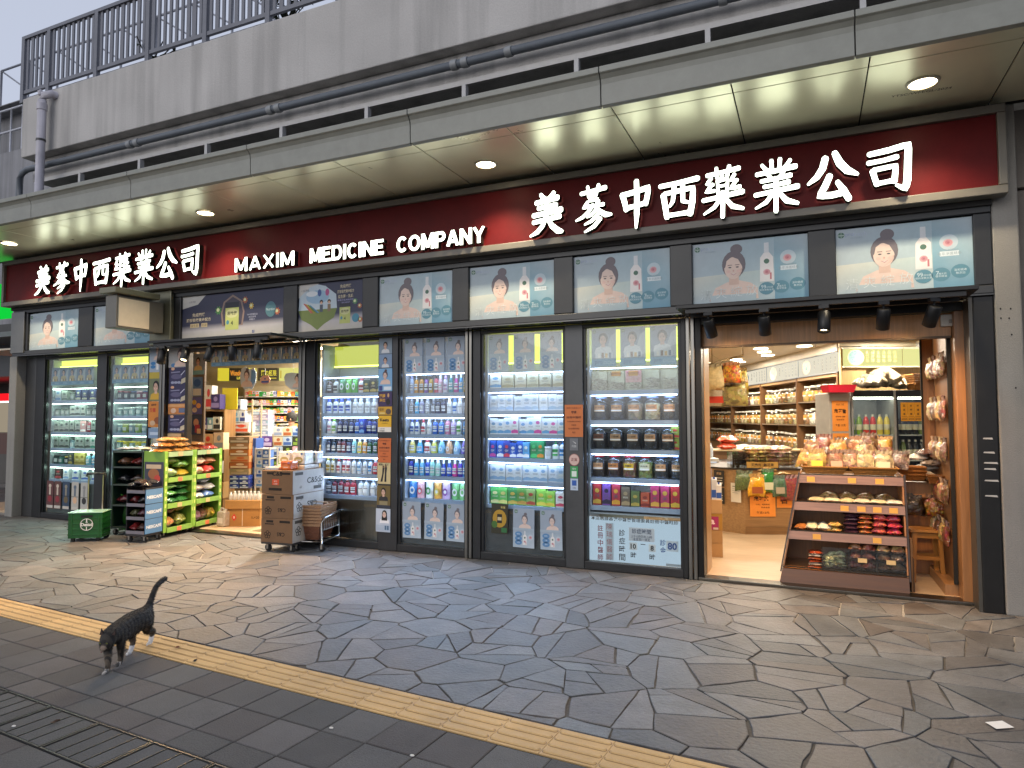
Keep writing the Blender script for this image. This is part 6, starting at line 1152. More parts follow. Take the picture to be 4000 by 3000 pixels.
# ================================================================ the cat
def cat():
    # the joints, seen in the photograph, set on the ground plane: heading towards the viewer's left
    fL, fR = Vector((-4.085, -4.005, 0)), Vector((-4.135, -3.885, 0)); hL, hR = Vector((-4.265, -3.715, 0)), Vector((-4.315, -3.525, 0))
    hd_ = Vector((.40, -.917, 0)).normalized(); sd = Vector((-hd_.y, hd_.x, 0))     # heading and the animal's left-hand side (screen right)
    me = bpy.data.meshes.new('cat_rig'); V = []; E = []; Rr = []
    def v(p, r, link=None):
        V.append(tuple(p)); Rr.append(r); i = len(V)-1
        if link is not None: E.append((link, i))
        return i
    pel = Vector((-4.30, -3.605, .222)); sho = Vector((-4.165, -3.90, .205)); ax = (sho-pel)
    a0 = v(pel, (.07, .074)); a1 = v(pel+ax*.3+Vector((0, 0, -.004)), (.070, .080), a0); a2 = v(pel+ax*.62+Vector((0, 0, -.008)), (.068, .082), a1); a3 = v(sho, (.062, .08), a2)
    nk = v(sho+hd_*.055+Vector((0, 0, .010)), (.05, .052), a3); hdp = sho+hd_*.105+sd*.018+Vector((0, 0, -.012)); h0 = v(hdp, (.055, .052), nk); h1 = v(hdp+hd_*.038+Vector((0, 0, -.036)), (.031, .028), h0); v(hdp+hd_*.052+Vector((0, 0, -.052)), (.014, .013), h1)
    # tail up and curling back
    q = v(pel-hd_*.075+Vector((0, 0, .030)), (.028, .028), a0)
    for o, z, s, r in ((-.10, .07, 0, .021), (-.135, .12, -.0, .019), (-.175, .16, 0, .018), (-.24, .182, 0, .0175), (-.315, .188, 0, .0155)): q = v(pel+hd_*o+Vector((0, 0, z)), (r, r), q)
    def leg(root, top, mid, low, foot, rs):
        i = v(top, (rs[0], rs[0]), root); i = v(mid, (rs[1], rs[1]), i); i = v(low, (rs[2], rs[2]), i); i = v(foot+Vector((0, 0, .011)), (rs[3], rs[3]*.8), i); v(foot+hd_*.042+Vector((0, 0, .007)), (rs[3]*1.05, .010), i)
    up = Vector((0, 0, 1))
    leg(a3, sho+sd*-.038+hd_*.02-up*.05, fL.lerp(sho-sd*.03, .52)+hd_*.012, fL+up*.055+hd_*-.01, fL, (.036, .0235, .0175, .0185))
    leg(a3, sho+sd*.038-up*.055, fR.lerp(sho+sd*.035, .50)+hd_*-.012, fR+up*.05-hd_*.012, fR, (.036, .0235, .0175, .0185))
    leg(a0, pel+sd*-.034-hd_*.0-up*.055, hL.lerp(pel-sd*.03, .50)+hd_*.045, hL+up*.075-hd_*.035, hL, (.046, .029, .0185, .019))
    leg(a0, pel+sd*.036-hd_*.012-up*.05, hR.lerp(pel+sd*.035, .52)+hd_*.035, hR+up*.085-hd_*.035, hR, (.046, .031, .019, .019))
    me.from_pydata(V, E, []); o = bpy.data.objects.new('cat_rig', me); COL.objects.link(o); o.modifiers.new('skin', 'SKIN'); sb = o.modifiers.new('sub', 'SUBSURF'); sb.levels = 2; sb.render_levels = 2
    if not me.skin_vertices: 
        bm = bmesh.new(); bm.from_mesh(me); bm.verts.layers.skin.verify(); bm.to_mesh(me); bm.free()
    for i, s in enumerate(me.skin_vertices[0].data): s.radius = Rr[i]; s.use_root = (i == 0)
    dg = bpy.context.evaluated_depsgraph_get(); body = bpy.data.meshes.new_from_object(o.evaluated_get(dg)); bpy.data.objects.remove(o)
    base = Vector((-4.2, -3.78, 0))
    ca = body.color_attributes.new('Col', 'FLOAT_COLOR', 'CORNER'); vc = []
    for vx in body.vertices:
        p = vx.co.copy(); vx.co -= base; c = Vector(H('2b2620')[:3])
        s = (p-pel).dot(hd_)
        if p.z < .10: c = c.lerp(Vector(H('54483a')[:3]), .55)            # paler lower legs
        if p.z > .235 or s < -.11: c = c*.6                              # dark back and tail
        if .11 < p.z < .175 and abs((p-pel).dot(sd)) < .05 and 0 < s < .3: c = Vector(H('665a4c')[:3])
        for f in (hL, hR):
            if (p-f).xy.length < .06 and p.z < .052: c = Vector((.75, .74, .73))
        for f in (fL, fR):
            if (p-f-hd_*.03).xy.length < .026 and p.z < .026: c = Vector((.3, .28, .26))
        if (p-(hdp+hd_*.05-up*.028)).length < .02: c = Vector(H('77685a')[:3])
        vc.append((*c, 1))
    ca.data.foreach_set('color', [x for l in body.loops for x in vc[l.vertex_index]])
    for p in body.polygons: p.use_smooth = True
    m, n = newmat('tabby_fur'); L = n.links.new; a = nd(n, 'ShaderNodeVertexColor', layer_name='Col'); tc = nd(n, 'ShaderNodeTexCoord')
    mp = nd(n, 'ShaderNodeMapping'); mp.inputs['Rotation'].default_value = (0, 0, math.atan2(hd_.y, hd_.x)*-1); L(tc.outputs['Object'], mp.inputs[0])
    wv = nd(n, 'ShaderNodeTexWave', wave_type='BANDS', bands_direction='X'); wv.inputs['Scale'].default_value = 8; wv.inputs['Distortion'].default_value = 4; wv.inputs['Detail'].default_value = 2; wv.inputs['Detail Scale'].default_value = 1.5; L(mp.outputs[0], wv.inputs[0])
    mr = nd(n, 'ShaderNodeMapRange'); mr.inputs[1].default_value = .3; mr.inputs[2].default_value = .65; mr.inputs[3].default_value = .3; mr.inputs[4].default_value = 1.4; L(wv.outputs[0], mr.inputs[0])
    # white stays white: stripes only where the coat is dark
    lum = nd(n, 'ShaderNodeRGBToBW'); L(a.outputs[0], lum.inputs[0]); gt = nd(n, 'ShaderNodeMath', operation='LESS_THAN'); gt.inputs[1].default_value = .3; L(lum.outputs[0], gt.inputs[0])
    mu = nd(n, 'ShaderNodeMix', data_type='RGBA', blend_type='MULTIPLY'); L(gt.outputs[0], mu.inputs[0]); L(a.outputs[0], mu.inputs[6]); L(mr.outputs[0], mu.inputs[7])
    fn = nd(n, 'ShaderNodeTexNoise'); fn.inputs['Scale'].default_value = 160; fn.inputs['Detail'].default_value = 3; L(tc.outputs['Object'], fn.inputs[0])
    b = nd(n, 'ShaderNodeBsdfPrincipled'); b.inputs['Roughness'].default_value = .75; L(mu.outputs[2], b.inputs['Base Color'])
    bp = nd(n, 'ShaderNodeBump'); bp.inputs['Strength'].default_value = .7; bp.inputs['Distance'].default_value = .006; L(fn.outputs[0], bp.inputs['Height']); L(bp.outputs[0], b.inputs['Normal'])
    oo = nd(n, 'ShaderNodeOutputMaterial'); L(b.outputs[0], oo.inputs[0]); _m['tabby_fur'] = m; body.materials.clear(); body.materials.append(m)
    t = thing('cat', 'tabby cat with white hind paws and raised tail, walking over the yellow strip', 'cat', base); put('body', body, t)
    hb = hdp-base; er = MB('tabby_fur', '2c2620')
    for s in (-1, 1):
        c0 = hb+sd*(.036*s)+up*.034-hd_*.004; er.add([c0-sd*.019+hd_*.006, c0+sd*.019+hd_*.006, c0-hd_*.016, c0+up*.042+sd*(.012*s)-hd_*.002], [(0, 1, 3), (1, 2, 3), (2, 0, 3)]); f0 = c0+hd_*.009; er.add([f0-sd*.011, f0+sd*.011, f0+up*.028+sd*(.008*s)-hd_*.004], [(0, 1, 2)], '7a5a50')
    er.build('ears', t)
    fu = MB('tabby_fur'); rg = random.Random(6); back = (-hd_*.75-up*.35)
    ps = [p for p in body.polygons]; ar = [p.area for p in ps]
    for p in rg.choices(ps, ar, k=9000):
        ids = list(p.vertices); P_ = [body.vertices[i].co for i in ids]; u_, v_ = rg.random(), rg.random(); q = P_[0].lerp(P_[1], u_).lerp(P_[-1].lerp(P_[-2], u_), v_); nn = p.normal; d = (nn*.55+back*.7).normalized(); l = rg.uniform(.007, .014) if q.z > .06 else .004; s_ = nn.cross(d)
        if s_.length < 1e-4: continue
        s_ = s_.normalized()*.0011; c_ = vc[ids[0]]; g_ = rg.uniform(.5, 1.5); fu.add([q-s_, q+s_, q+d*l], [(0, 1, 2)], (c_[0]*g_, c_[1]*g_, c_[2]*g_, 1))
    fu.build('fur', t)
    ey = MB('gloss', '6a6a2c')
    for s in (-1, 1): p = hb+hd_*.050+sd*(.022*s)-up*.004; ey.add([p+sd*(.008*math.cos(k))+up*(.006*math.sin(k))+hd_*.0 for k in (0, 1.05, 2.1, 3.14, 4.2, 5.24)]+[p+hd_*.004], [(k, (k+1) % 6, 6) for k in range(6)]); ey.add([p+hd_*.0045+sd*(.002*math.cos(k))+up*(.005*math.sin(k)) for k in (0, 1.05, 2.1, 3.14, 4.2, 5.24)], [tuple(range(6))], '0a0a0a')
    ey.build('eyes', t); p = hb+hd_*.066-up*.052; nz = MB('gloss', '6a3c38'); nz.add([p+sd*.006+up*.004, p-sd*.006+up*.004, p-up*.004+hd_*.001, p+hd_*.006], [(0, 1, 3), (1, 2, 3), (2, 0, 3)]); nz.build('nose', t)
cat()
# ================================================================ inside the right-hand shop
RA = R(21.8); e1 = Vector((math.cos(RA), math.sin(RA), 0)); e2 = Vector((-math.sin(RA), math.cos(RA), 0))
K = DP(3290, 1640, 10.5); K.z = 0
KM = Matrix.Translation(K)@Matrix.Rotation(RA, 4, 'Z'); KI = KM.inverted()
def LK(px, py, depth): return KI@DP(px, py, depth)
FZ, CZ = .026, 2.80
structure(attr_floor := MB('woodx', 'c2a888').box(-14, 4.4, .125, 17, -.02, FZ).build('shop_floor'))
cl = MB('satin', 'd8cdb8'); cl.box(-14, 4.4, .16, 17, CZ, CZ+.03)
for i in range(14): x = -8+i*.9; cl.box(x, x+.012, .2, 16, CZ-.002, CZ-.0005, 'a09580')
structure(cl.build('shop_ceiling'))
def kw(m, c='fff'):
    x = MB(m, c); return x
w1 = thing('interior_wall', 'beige wall with the yellow lit herb signs at the back right', 'wall', K, RA)
kw('wood', 'a08258').box(0.34, 4.2, .02, .1, 0, CZ).build('wall_board', w1); kw('satin', 'd8cdb4').box(-.02, 4.2, -.03, .019, 2.72, CZ-.001).build('cornice', w1); kw('wood', 'a88a5c').box(-.02, .36, -.05, .019, 0, 2.70).build('pilaster', w1)
w2 = thing('interior_wall', 'cream wall above the jar shelves running to the back', 'wall', K, RA)
kw('satin', 'd8cfc0').box(.0, .34, .12, 10, 2.66, CZ-.001).build('upper_wall', w2); kw('wood', '8a6a48').box(.34, .4, .12, 10, 0, 2.66).build('wall_board', w2)
w3 = thing('interior_wall', 'cream end wall at the far back of the right shop', 'wall', K+e2*9.6, RA); kw('satin', 'cfc0a4').box(-9, 2, 0, .1, 0, CZ).build('wall_board', w3)
w4 = thing('partition_wall', 'plain partition between the two shop rooms', 'wall', (-2.6, .5, 0)); kw('satin', 'c4b496').box(-3.3, .9, 0, .06, FZ, CZ).build('wall_board', w4)
kw('wood', 'a07a50').box(1.56, 1.62, -.35, .0, FZ, CZ).build('side_board', w4)
# the right-hand return wall, hung with bags
hang = thing('hanging_board', 'wooden board with black edge hung with bags inside the right jamb', 'display board', (1.16, .16, 0)); kw('wood', '8a5f38').box(.0, .03, .0, 1.0, FZ, 2.5).build('board', hang); kw('matte', '14120f').box(-.03, -.001, -.02, .012, .13, 2.5).build('edge', hang); kw('wood', '9a6f45').box(-.1, -.001, .0, .9, FZ, .12).build('plinth', hang); kw('matte', '14120f').box(-.12, -.101, .88, .9, FZ, 2.5).build('edge', hang)
kw('wood', '8a5f38').box(-.10, -.001, .905, .92, FZ, 2.5).build('back_strip', hang)
# lit herb signs
for i, (px0, px1) in enumerate(((3298, 3521), (3530, 3760))):
    a, b = LK(px0, 1363, 10.45), LK(px1, 1430, 10.45); t = thing('herb_sign', ['yellow lit herb sign with a green leaf roundel', 'yellow lit herb sign with a blue seaweed roundel'][i], 'sign', KM@Vector((a.x, -.09, b.z)), RA, 'lit herb signs'); W_, h = b.x-a.x, a.z-b.z
    MB('g1', 'ecea9c').box(0, W_, 0, .055, 0, h).build('panel', t); fr = MB('satin', 'b8b4a0')
    for q in ((-.015, W_+.015, -.02, -.001), (-.015, W_+.015, h+.001, h+.03)): fr.box(q[0], q[1], -.012, .056, q[2], q[3])
    fr.build('frame', t); pr = MB('satin'); cx = (.20, .47)[i]*W_
    pr.ell(cx, h*.5, h*.47, h*.47, -.001, 'c8b890', n=26); pr.ell(cx, h*.5, h*.43, h*.43, -.0016, ['6fb89c', 'e0e0c0'][i], n=26)
    rg = random.Random(i)
    if i == 0:
        for k in range(40): a_, r_ = rg.uniform(0, 6.28), h*.4*math.sqrt(rg.random()); pr.ell(cx+r_*math.cos(a_), h*.5+r_*math.sin(a_), h*.05, h*.018, -.002-.00002*k, rg.choice(('2f8a6a', '4aa884', '8ac8a8')), n=8)
        for k, s in enumerate(('何首烏', '補肝腎', '益精血', '烏鬚髮', '強筋骨', '化濁脂')): pr.vtext(s, W_*(.40+.095*k), h*.88, h*.2, -.001, '9a8a58' if k else 'c07a40', None, .0)
    else:
        for dx, dz, rx, rz in ((-.2, .22, .14, .08), (.15, .25, .16, .1), (-.24, -.02, .12, .1), (.0, .03, .12, .06), (.24, .0, .1, .1), (-.1, -.25, .16, .13), (.2, -.24, .13, .12)): pr.ell(cx+dx*h*1.1, h*.5+dz*h*1.1, rx*h, rz*h, -.002, '3a8a9c', n=14)
        pr.vtext('雪蛤膏', cx+h*.75, h*.92, h*.24, -.001, '6a5a30', None, .0)
    pr.build('print', t)
for i, (px0, px1, c) in enumerate(((3128, 3284, '5a9aa0'), (3003, 3126, '8ab89a'), (2902, 3001, '3a78a0'))):
    d0, d1 = [4.78*2614/(p-2100) for p in (px1, px0)]; Y0, Y1 = d0-10.5, d1-10.5
    t = thing('herb_sign', f'white herb sign above the jar shelves with {["a teal", "a pale green", "a blue"][i]} roundel', 'sign', KM@Vector((-.02, Y1, 2.33)), RA-R(90), 'white herb signs'); W_, h = Y1-Y0, .30
    MB('g1', 'eae2cc').box(0, W_, 0, .05, 0, h).build('panel', t); fr = MB('satin', '6a7078')
    for q in ((-.01, W_+.01, -.015, -.001), (-.01, W_+.01, h+.001, h+.015)): fr.box(q[0], q[1], -.01, .05, q[2], q[3])
    fr.box(-.01, 0, -.01, .05, 0, h); fr.build('frame', t); pr = MB('satin'); cx = W_*(.22, .22, .22)[i]
    pr.ell(cx, h*.5, h*.60, h*.42, -.001, '4a4a48' if i == 0 else 'c8c8b8', n=24); pr.ell(cx, h*.5, h*.57, h*.40, -.0014, 'a89f8a' if i != 2 else c, n=24); rg = random.Random(i)
    for k in range(14): a_ = rg.uniform(0, 6.28); pr.ell(cx+h*.3*rg.random()*math.cos(a_), h*.5+h*.22*rg.random()*math.sin(a_), h*.09, h*.05, -.002, c, n=8)
    for k, s in enumerate((['石斛', '功效', '滋陰清熱', '益胃生津', '潤肺止咳', '養肝明目'], ['靈芝', '功效', '補氣安神', '止咳平喘', '增強免疫', '延年益壽'], ['海龍', '功效', '溫腎壯陽', '散結消腫', '強身健體', '益精補髓'])[i]): pr.vtext(s, W_*(.44+.1*k), h*(.86 if k != 0 else .8), h*(.17 if k else .24), -.001, '4a4438', None, .0)
    pr.build('print', t)
# jar shelves
js = thing('jar_shelving', 'tall wooden wall shelving full of labelled herb jars in the right shop', 'shelving', K, RA)
for z in (1.03, 1.47, 1.88): kw('satin', '7a6a58').box(.0, .335, .12, 9.4, z-.02, z).build('shelf', js)
for Y in (.12, 1.8, 3.8, 6.0, 8.2): kw('wood', '6e4e32').box(-.015, .337, Y-.025, Y+.025, .0, 2.32).build('divider', js); 
kw('wood', '9a7a54').box(-.002, .335, .12, 9.4, 2.26, 2.325).build('top_rail', js)
kw('wood', '8a6a48').box(-.25, .335, .12, 9.4, FZ, 1.0).build('base_cabinet', js); kw('satin', '3a2a1c').box(-.28, -.001, .12, 9.4, 1.0005, 1.02).build('worktop', js)
rg = random.Random(44); HC = [('c8b070', 'sliced root'), ('8a6238', 'brown bark'), ('d8c898', 'pale sticks'), ('6a4a30', 'dark pods'), ('a8803c', 'golden pieces'), ('b8a080', 'grey roots'), ('c89a50', 'amber chips'), ('e0d8c8', 'white lumps')]
for r, (z, rn) in enumerate(((1.88, 'top'), (1.47, 'middle'), (1.03, 'lower'))):
    Y = .28; n = 0
    while Y < 8.1:
        if min(abs(Y-d) for d in (1.8, 3.8, 6.0, 8.2)) > .1:
            n += 1; c, nm = rg.choice(HC); u = sum(Y > d for d in (1.8, 3.8, 6.0))
            if r == 1 and 1.9 < Y < 6: c, nm = rg.choice(HC[2:3]+HC[4:5])
            if r == 2 and Y < 1.1: c, nm = '7a1a24', 'red berries'
            if r == 1 and .6 < Y < 1.3: c, nm = HC[7]
            w = rg.uniform(.17, .19); h = rg.uniform(.27, .29)
            key = thing('herb_jar', f'orange-labelled jar of {nm}, {ORD[n]} from the near end of the {rn} herb shelf' if n < 16 else f'far jar of {nm} on the {rn} herb shelf, {ORD[n-15]} past the third divider', 'jar', KM@Vector((.10, Y, z+.001)), RA-R(90), 'herb jars on the wall shelves')
            for q, me in jar_parts(round(w, 2), round(h, 2), c, 'c8c4b8', lab='d88a30', gm='goods' if n % 2 else 'goods_big'): put(q, me, key)
        Y += .252
# fridges and cabinet
def kbox(nm, lab, cat, px0, px1, depth, d, z1, m, c, group=None):
    a, b = LK(px0, 1640, depth), LK(px1, 1640, depth); return thing(nm, lab, cat, KM@Vector((a.x, a.y, FZ)), RA, group), b.x-a.x
t, w = kbox('side_cabinet', 'narrow grey cabinet with two orange notices beside the drinks fridge', 'cabinet', 3241, 3322, 9.7, .5, 1.9, 0, 0); kw('satin', '9a958c').box(0, w, 0, .5, 0, 1.93).build('body', t, .01)
for i, z in enumerate((1.40, .93)):
    p = art_plain(w*.76, .44, 'e08a34', [('t', '精選 介紹', 0, .88, .07, '5a2a10', 0, .5), ('t', ['龜苓膏', '蔗薑茶'][i], 0, .66, .16, '2a140a', .03, .75), ('t', '清熱解毒・養顏', 0, .48, .05, '5a2a10', 0, .6), ('t', '滋陰補腎', 0, .38, .05, '5a2a10', 0, .5), ('t', '每盒 15 元', 0, .2, .08, '3a1a0a', .01, .62)])
    o = put('price_poster', p.mesh('poster_print'), None, KM@(KI@t.location+Vector((w*.5, -.004, z-FZ)))); o.rotation_euler.z = RA; tag(o, f'orange handwritten notice, {["upper", "lower"][i]} of two on the grey cabinet', 'poster', 'orange notices in the right shop')
rb = kw('gloss', 'c8283a'); A = [(-.02, -.06, 0), (.36, -.06, 0), (.36, .2, 0), (-.02, .2, 0)]; rb.add([(x*.9+.015, y*.9, 0) for x, y, z in A]+[(x*1.06, y*1.1, .11) for x, y, z in A]+[(x*1.12-.01, y*1.2, .11) for x, y, z in A], [(i, (i+1) % 4, 4+(i+1) % 4, 4+i) for i in range(4)]+[(4+i, 4+(i+1) % 4, 8+(i+1) % 4, 8+i) for i in range(4)]+[(3, 2, 1, 0)])
q = LK(3235, 1545, 9.6); tag(rb.build('red_basket', loc=KM@Vector((q.x, q.y, 1.957)), rz=RA), 'red plastic basket on top of the grey cabinet', 'basket')
for i, (px0, px1) in enumerate(((3326, 3500), (3500, 3660), (3662, 3760))):
    t, w = kbox('drinks_fridge', ['grey glass-door drinks fridge with bottles in rows', 'black glass-door fridge with five orange price cards', 'narrow black fridge with hanging orange cards at the right'][i], 'fridge', px0, px1, 9.75, .6, 1.98, 0, 0, 'fridges in the right shop')
    cb = ('8a8a86', '161616', '161616')[i]; b = kw('satin', cb); b.box(0, .035, 0, .55, 0, 1.97); b.box(w-.035, w-.002, 0, .55, 0, 1.97); b.box(.036, w-.036, 0, .55, 1.87, 1.97, '1a1a1a'); b.box(.036, w-.036, 0, .55, 0, .3); b.box(.036, w-.036, .5, .55, .3, 1.87, '9a9a98' if i == 0 else '55554f'); b.build('body', t, .006)
    for z in (.55, .95, 1.32): kw('satin', 'c8ccc8').box(.037, w-.037, .05, .5, z-.015, z).build('shelf', t)
    kw('g12', 'e8ead8').box(.04, w-.04, .03, .06, 1.84, 1.868).build('lamp_strip', t); kw('glass').box(.037, w-.037, .004, .010, .3, 1.87).build('glass_door', t)
    rg = random.Random(i+50); LC = [('c8a020', 'yellow'), ('3a1c18', 'dark cola'), ('7a9a2c', 'green'), ('c83028', 'red'), ('e0c850', 'pale yellow')] if i == 0 else [('1c1a18', 'black'), ('6a7a3a', 'olive'), ('2a241e', 'dark brown')]
    n_ = 6 if i < 2 else 4
    for r, z in enumerate((.551, .951, 1.321)):
        for k in range(n_):
            c, nm = LC[(k//2+r) % len(LC)]; p = Vector((.075+(w-.15)*k/(n_-1), .14, z)); key = ('drink', c); t2 = thing('drink_bottle', f'{nm} drink bottle, {ORD[k+1]} from left on the {("lower", "middle", "top")[r]} shelf of the {("grey", "black", "narrow")[i]} fridge', 'bottle', KM@(KI@t.location+p), RA, 'drink bottles in the fridges')
            put('body', pm(key+('b',), lambda: MB('gloss', c).lathe([(.036, 0), (.041, .02), (.041, .19), (.034, .225), (.015, .265)], n=12), 'drink_body'), t2); put('cap', pm(key+('c',), lambda: MB('gloss', 'e0e0d8' if i else 'd0d0c0').lathe([(.017, .265), (.017, .295)], n=10), 'drink_cap'), t2); put('paper_label', pm(key+('l',), lambda: MB('paper', 'd84a48' if c == '3a1c18' else 'd8d0b0').lathe([(.0418, .07), (.0418, .15)], n=12, cap=False), 'drink_label'), t2)
    if i:
        for k in range(5 if i == 1 else 2):
            cw = w*.165 if i == 1 else w*.4
            o = put('price_card', art_plain(cw*.97, .27, 'dd9a22', [('t', '五冬玫杏老花桑'[k+i-1], 0, .82, .12, '2a140a', .02), ('t', '花菊瑰仁山旗菊'[k+i-1], 0, .60, .12, '2a140a', .02), ('t', '茶茶茶茶茶參茶'[k+i-1], 0, .38, .12, '2a140a', .02), ('r', -.4, .4, .22, .235, '5a2a10'), ('t', '$20.00', 0, .1, .09, '2a2a2a', .01, .8), ]).mesh('card_print'), None, KM@(KI@t.location+Vector(((.07+cw*(k+.5)) if i == 1 else .06+cw*(k+.5), -.003, 1.52)))); o.rotation_euler.z = RA; tag(o, f'orange price card, {ORD[k+1]} from left on the {("", "black", "narrow")[i]} fridge', 'price card', 'orange price cards on the fridges')
q = LK(3500, 1540, 9.9)
pb_ = kw('film', '9a8e76'); pb_.pillow(-.30, .0, 0, .42, .36, .24, .2, n=10, rg=random.Random(8)).pillow(-.08, .03, .02, .46, .3, .32, -.15, n=10, rg=random.Random(9)).pillow(.14, .0, .0, .3, .26, .18, .5, n=8, rg=random.Random(2)); tag(pb_.build('plastic_bag', loc=KM@Vector((q.x, q.y+.15, 2.0)), rz=RA), 'crumpled clear plastic bag of baskets on top of the fridges', 'bag')
def wicker(w, d, h, c='a06a30'):
    m = MB('fibre', c); 
    for k in range(5):
        f = k/4; x, y = w/2*(.82+.18*f), d/2*(.82+.18*f); r = [(-x, -y, h*f+.006), (x, -y, h*f+.006), (x, y, h*f+.006), (-x, y, h*f+.006)]; m.tube(r+[r[0]], .0075 if k < 4 else .011, 6)
    x0, y0 = w/2*.82, d/2*.82; A = [(-x0, -y0, .004), (x0, -y0, .004), (x0, y0, .004), (-x0, y0, .004)]; Bq = [(-w/2*.99, -d/2*.99, h), (w/2*.99, -d/2*.99, h), (w/2*.99, d/2*.99, h), (-w/2*.99, d/2*.99, h)]; m.add(A+Bq, [(i, (i+1) % 4, 4+(i+1) % 4, 4+i) for i in range(4)]+[(3, 2, 1, 0)], c)
    return m
for i, (px, py, w, lab) in enumerate(((3620, 1520, .36, 'larger brown wicker basket on the black fridge'), (3605, 1538, .22, 'small wicker basket under the larger one on the black fridge'))):
    q = LK(px, 1540, 9.75); tag(wicker(w, .25, .12 if i == 0 else .09).build('wicker_basket', loc=KM@Vector((q.x, q.y+.12, 2.1 if i == 0 else 2.0)), rz=RA), lab, 'basket', 'wicker baskets on the fridge')
# ceiling lamps
for i, (px, py) in enumerate(((2972, 1361), (2985, 1374), (2999, 1387), (2876, 1404), (2889, 1413), (2757, 1419), (3131, 1337), (3142, 1351), (3505, 1317), (3668, 1329))):
    p = GP(px, py, CZ-.004)
    if p.y < .4: p.y = .6
    t = thing('ceiling_light', f'round white ceiling light, {ORD[i+1]} of those seen through the right doorway', 'ceiling light', p, 0, 'round ceiling lights of the right shop')
    MB('g12', 'fff0d4').lathe([(.12, -.004), (.118, -.008)], n=24).build('diffuser', t); MB('satin', 'e0dccc').lathe([(.121, 0), (.135, -.004), (.128, -.012)], n=24, cap=False).build('trim_ring', t)
    if i in (0, 3, 5, 6, 8, 9): lamp('lamp', 'AREA', (0, 0, -.02), 62, (1, .89, .72), t, (0, 0, -2), shape='DISK', size=.24)
for i, (x, y) in enumerate(((-.1, 1.2), (.2, 2.6), (-1.6, 4.0))):
    t = thing('ceiling_light', f'round ceiling light hidden behind the door header, {ORD[i+1]} from the door', 'ceiling light', (x, y, CZ-.004), 0, 'round ceiling lights of the right shop'); MB('g12', 'fff0d4').lathe([(.12, -.004), (.118, -.008)], n=24).build('diffuser', t); lamp('lamp', 'AREA', (0, 0, -.02), 44, (1, .88, .70), t, (0, 0, -2), shape='DISK', size=.24)
q = GP(3590, 1335, CZ-.02); cc = thing('security_camera', 'white dome security camera on the shop ceiling', 'camera', (q.x, q.y, CZ-.004)); MB('satin', 'd8d8d4').lathe([(.05, -.002), (.055, -.03), (.035, -.05)], n=16).build('mount', cc); MB('gloss', 'd0d0cc').lathe([(.045, -.051), (.05, -.08), (.035, -.11), (.01, -.125)], n=16).build('housing', cc); MB('gloss', '0a0a0a').lathe([(.014, -.1), (.012, -.127)], .0, -.02, n=10).build('lens', cc)
# ---- sloping wooden display bin in the doorway
bi = thing('display_bin', 'sloping brown wooden display shelf with three tiers in the right doorway', 'display shelf', (.24, .10, FZ))
def at(u, z): # front edge of the bin: u 0..1 left to right
    f = z/1.045; x0, x1 = -.54+.20*f, .54-.005*f; return (x0+(x1-x0)*u, .0+.17*f)
def bar(z0, z1, dy, th, m, c, u0=0, u1=1, par=None, name='lip'):
    a0, a1 = at(u0, z0), at(u1, z0); b0, b1 = at(u0, z1), at(u1, z1); o = MB(m, c)
    o.prism([(a0[0], a0[1]+dy, z0), (a1[0], a1[1]+dy, z0), (b1[0], b1[1]+dy, z1), (b0[0], b0[1]+dy, z1)], [(a0[0], a0[1]+dy+th, z0), (a1[0], a1[1]+dy+th, z0), (b1[0], b1[1]+dy+th, z1), (b0[0], b0[1]+dy+th, z1)]); return o.build(name, par or bi)
bar(0, .13, -.02, .03, 'woodx', '5a3a22', name='base_board')
for z, zn in ((.13, .14), (.47, .34), (.745, .60), (1.005, .9)):
    a0, a1 = at(0.012, z), at(.988, z); s = MB('woodx', 'a8713f'); s.prism([(a0[0], a0[1]+.02, z-.012), (a1[0], a1[1]+.02, z-.012), (a1[0], .55, z-.012), (a0[0], .55, z-.012)], [(a0[0], a0[1]+.02, z), (a1[0], a1[1]+.02, z), (a1[0], .55, z), (a0[0], .55, z)]); s.build('shelf', bi)
    if z > .2:
        lip = bar(z-.065, z+.012, -.012, .03, 'woodx', '8a6a5c', .0, 1.0, name='price_rail')
        for u in (.12, .52, .78) if z > .9 else (.47, .62, .76, .9) if z > .6 else (.25, .76):
            p0 = at(u, z-.03); MB('paper', 'e0a850').box(p0[0]-.035, p0[0]+.035, p0[1]-.0175, p0[1]-.0145, z-.055, z-.005).build('price_tag', lip)
    e = bar(z+.013, z+.02, -.012, .03, 'matte', '141210', 0, 1, name='trim')
lp = MB('wood', 'a8713f'); P0 = [at(0, 0), at(0, 1.04)]; lp.prism([(P0[0][0], P0[0][1], .0), (P0[0][0], .57, 0), (P0[1][0], .57, 1.04), (P0[1][0], P0[1][1], 1.04)], [(P0[0][0]+.012, P0[0][1], .0), (P0[0][0]+.012, .57, 0), (P0[1][0]+.012, .57, 1.04), (P0[1][0]+.012, P0[1][1], 1.04)]); lp.build('side_panel', bi)
lp = MB('wood', 'a8713f'); P1 = [at(1, 0), at(1, 1.04)]; lp.prism([(P1[0][0]-.012, P1[0][1], .0), (P1[0][0]-.012, .57, 0), (P1[1][0]-.012, .57, 1.04), (P1[1][0]-.012, P1[1][1], 1.04)], [(P1[0][0], P1[0][1], .0), (P1[0][0], .57, 0), (P1[1][0], .57, 1.04), (P1[1][0], P1[1][1], 1.04)]); lp.build('side_panel', bi)
MB('wood', '855528').prism([(-.53, .572, 0), (.53, .572, 0), (.53, .572, .98), (-.345, .572, .98)], [(-.53, .585, 0), (.53, .585, 0), (.53, .585, .98), (-.345, .585, .98)]).build('back_panel', bi)
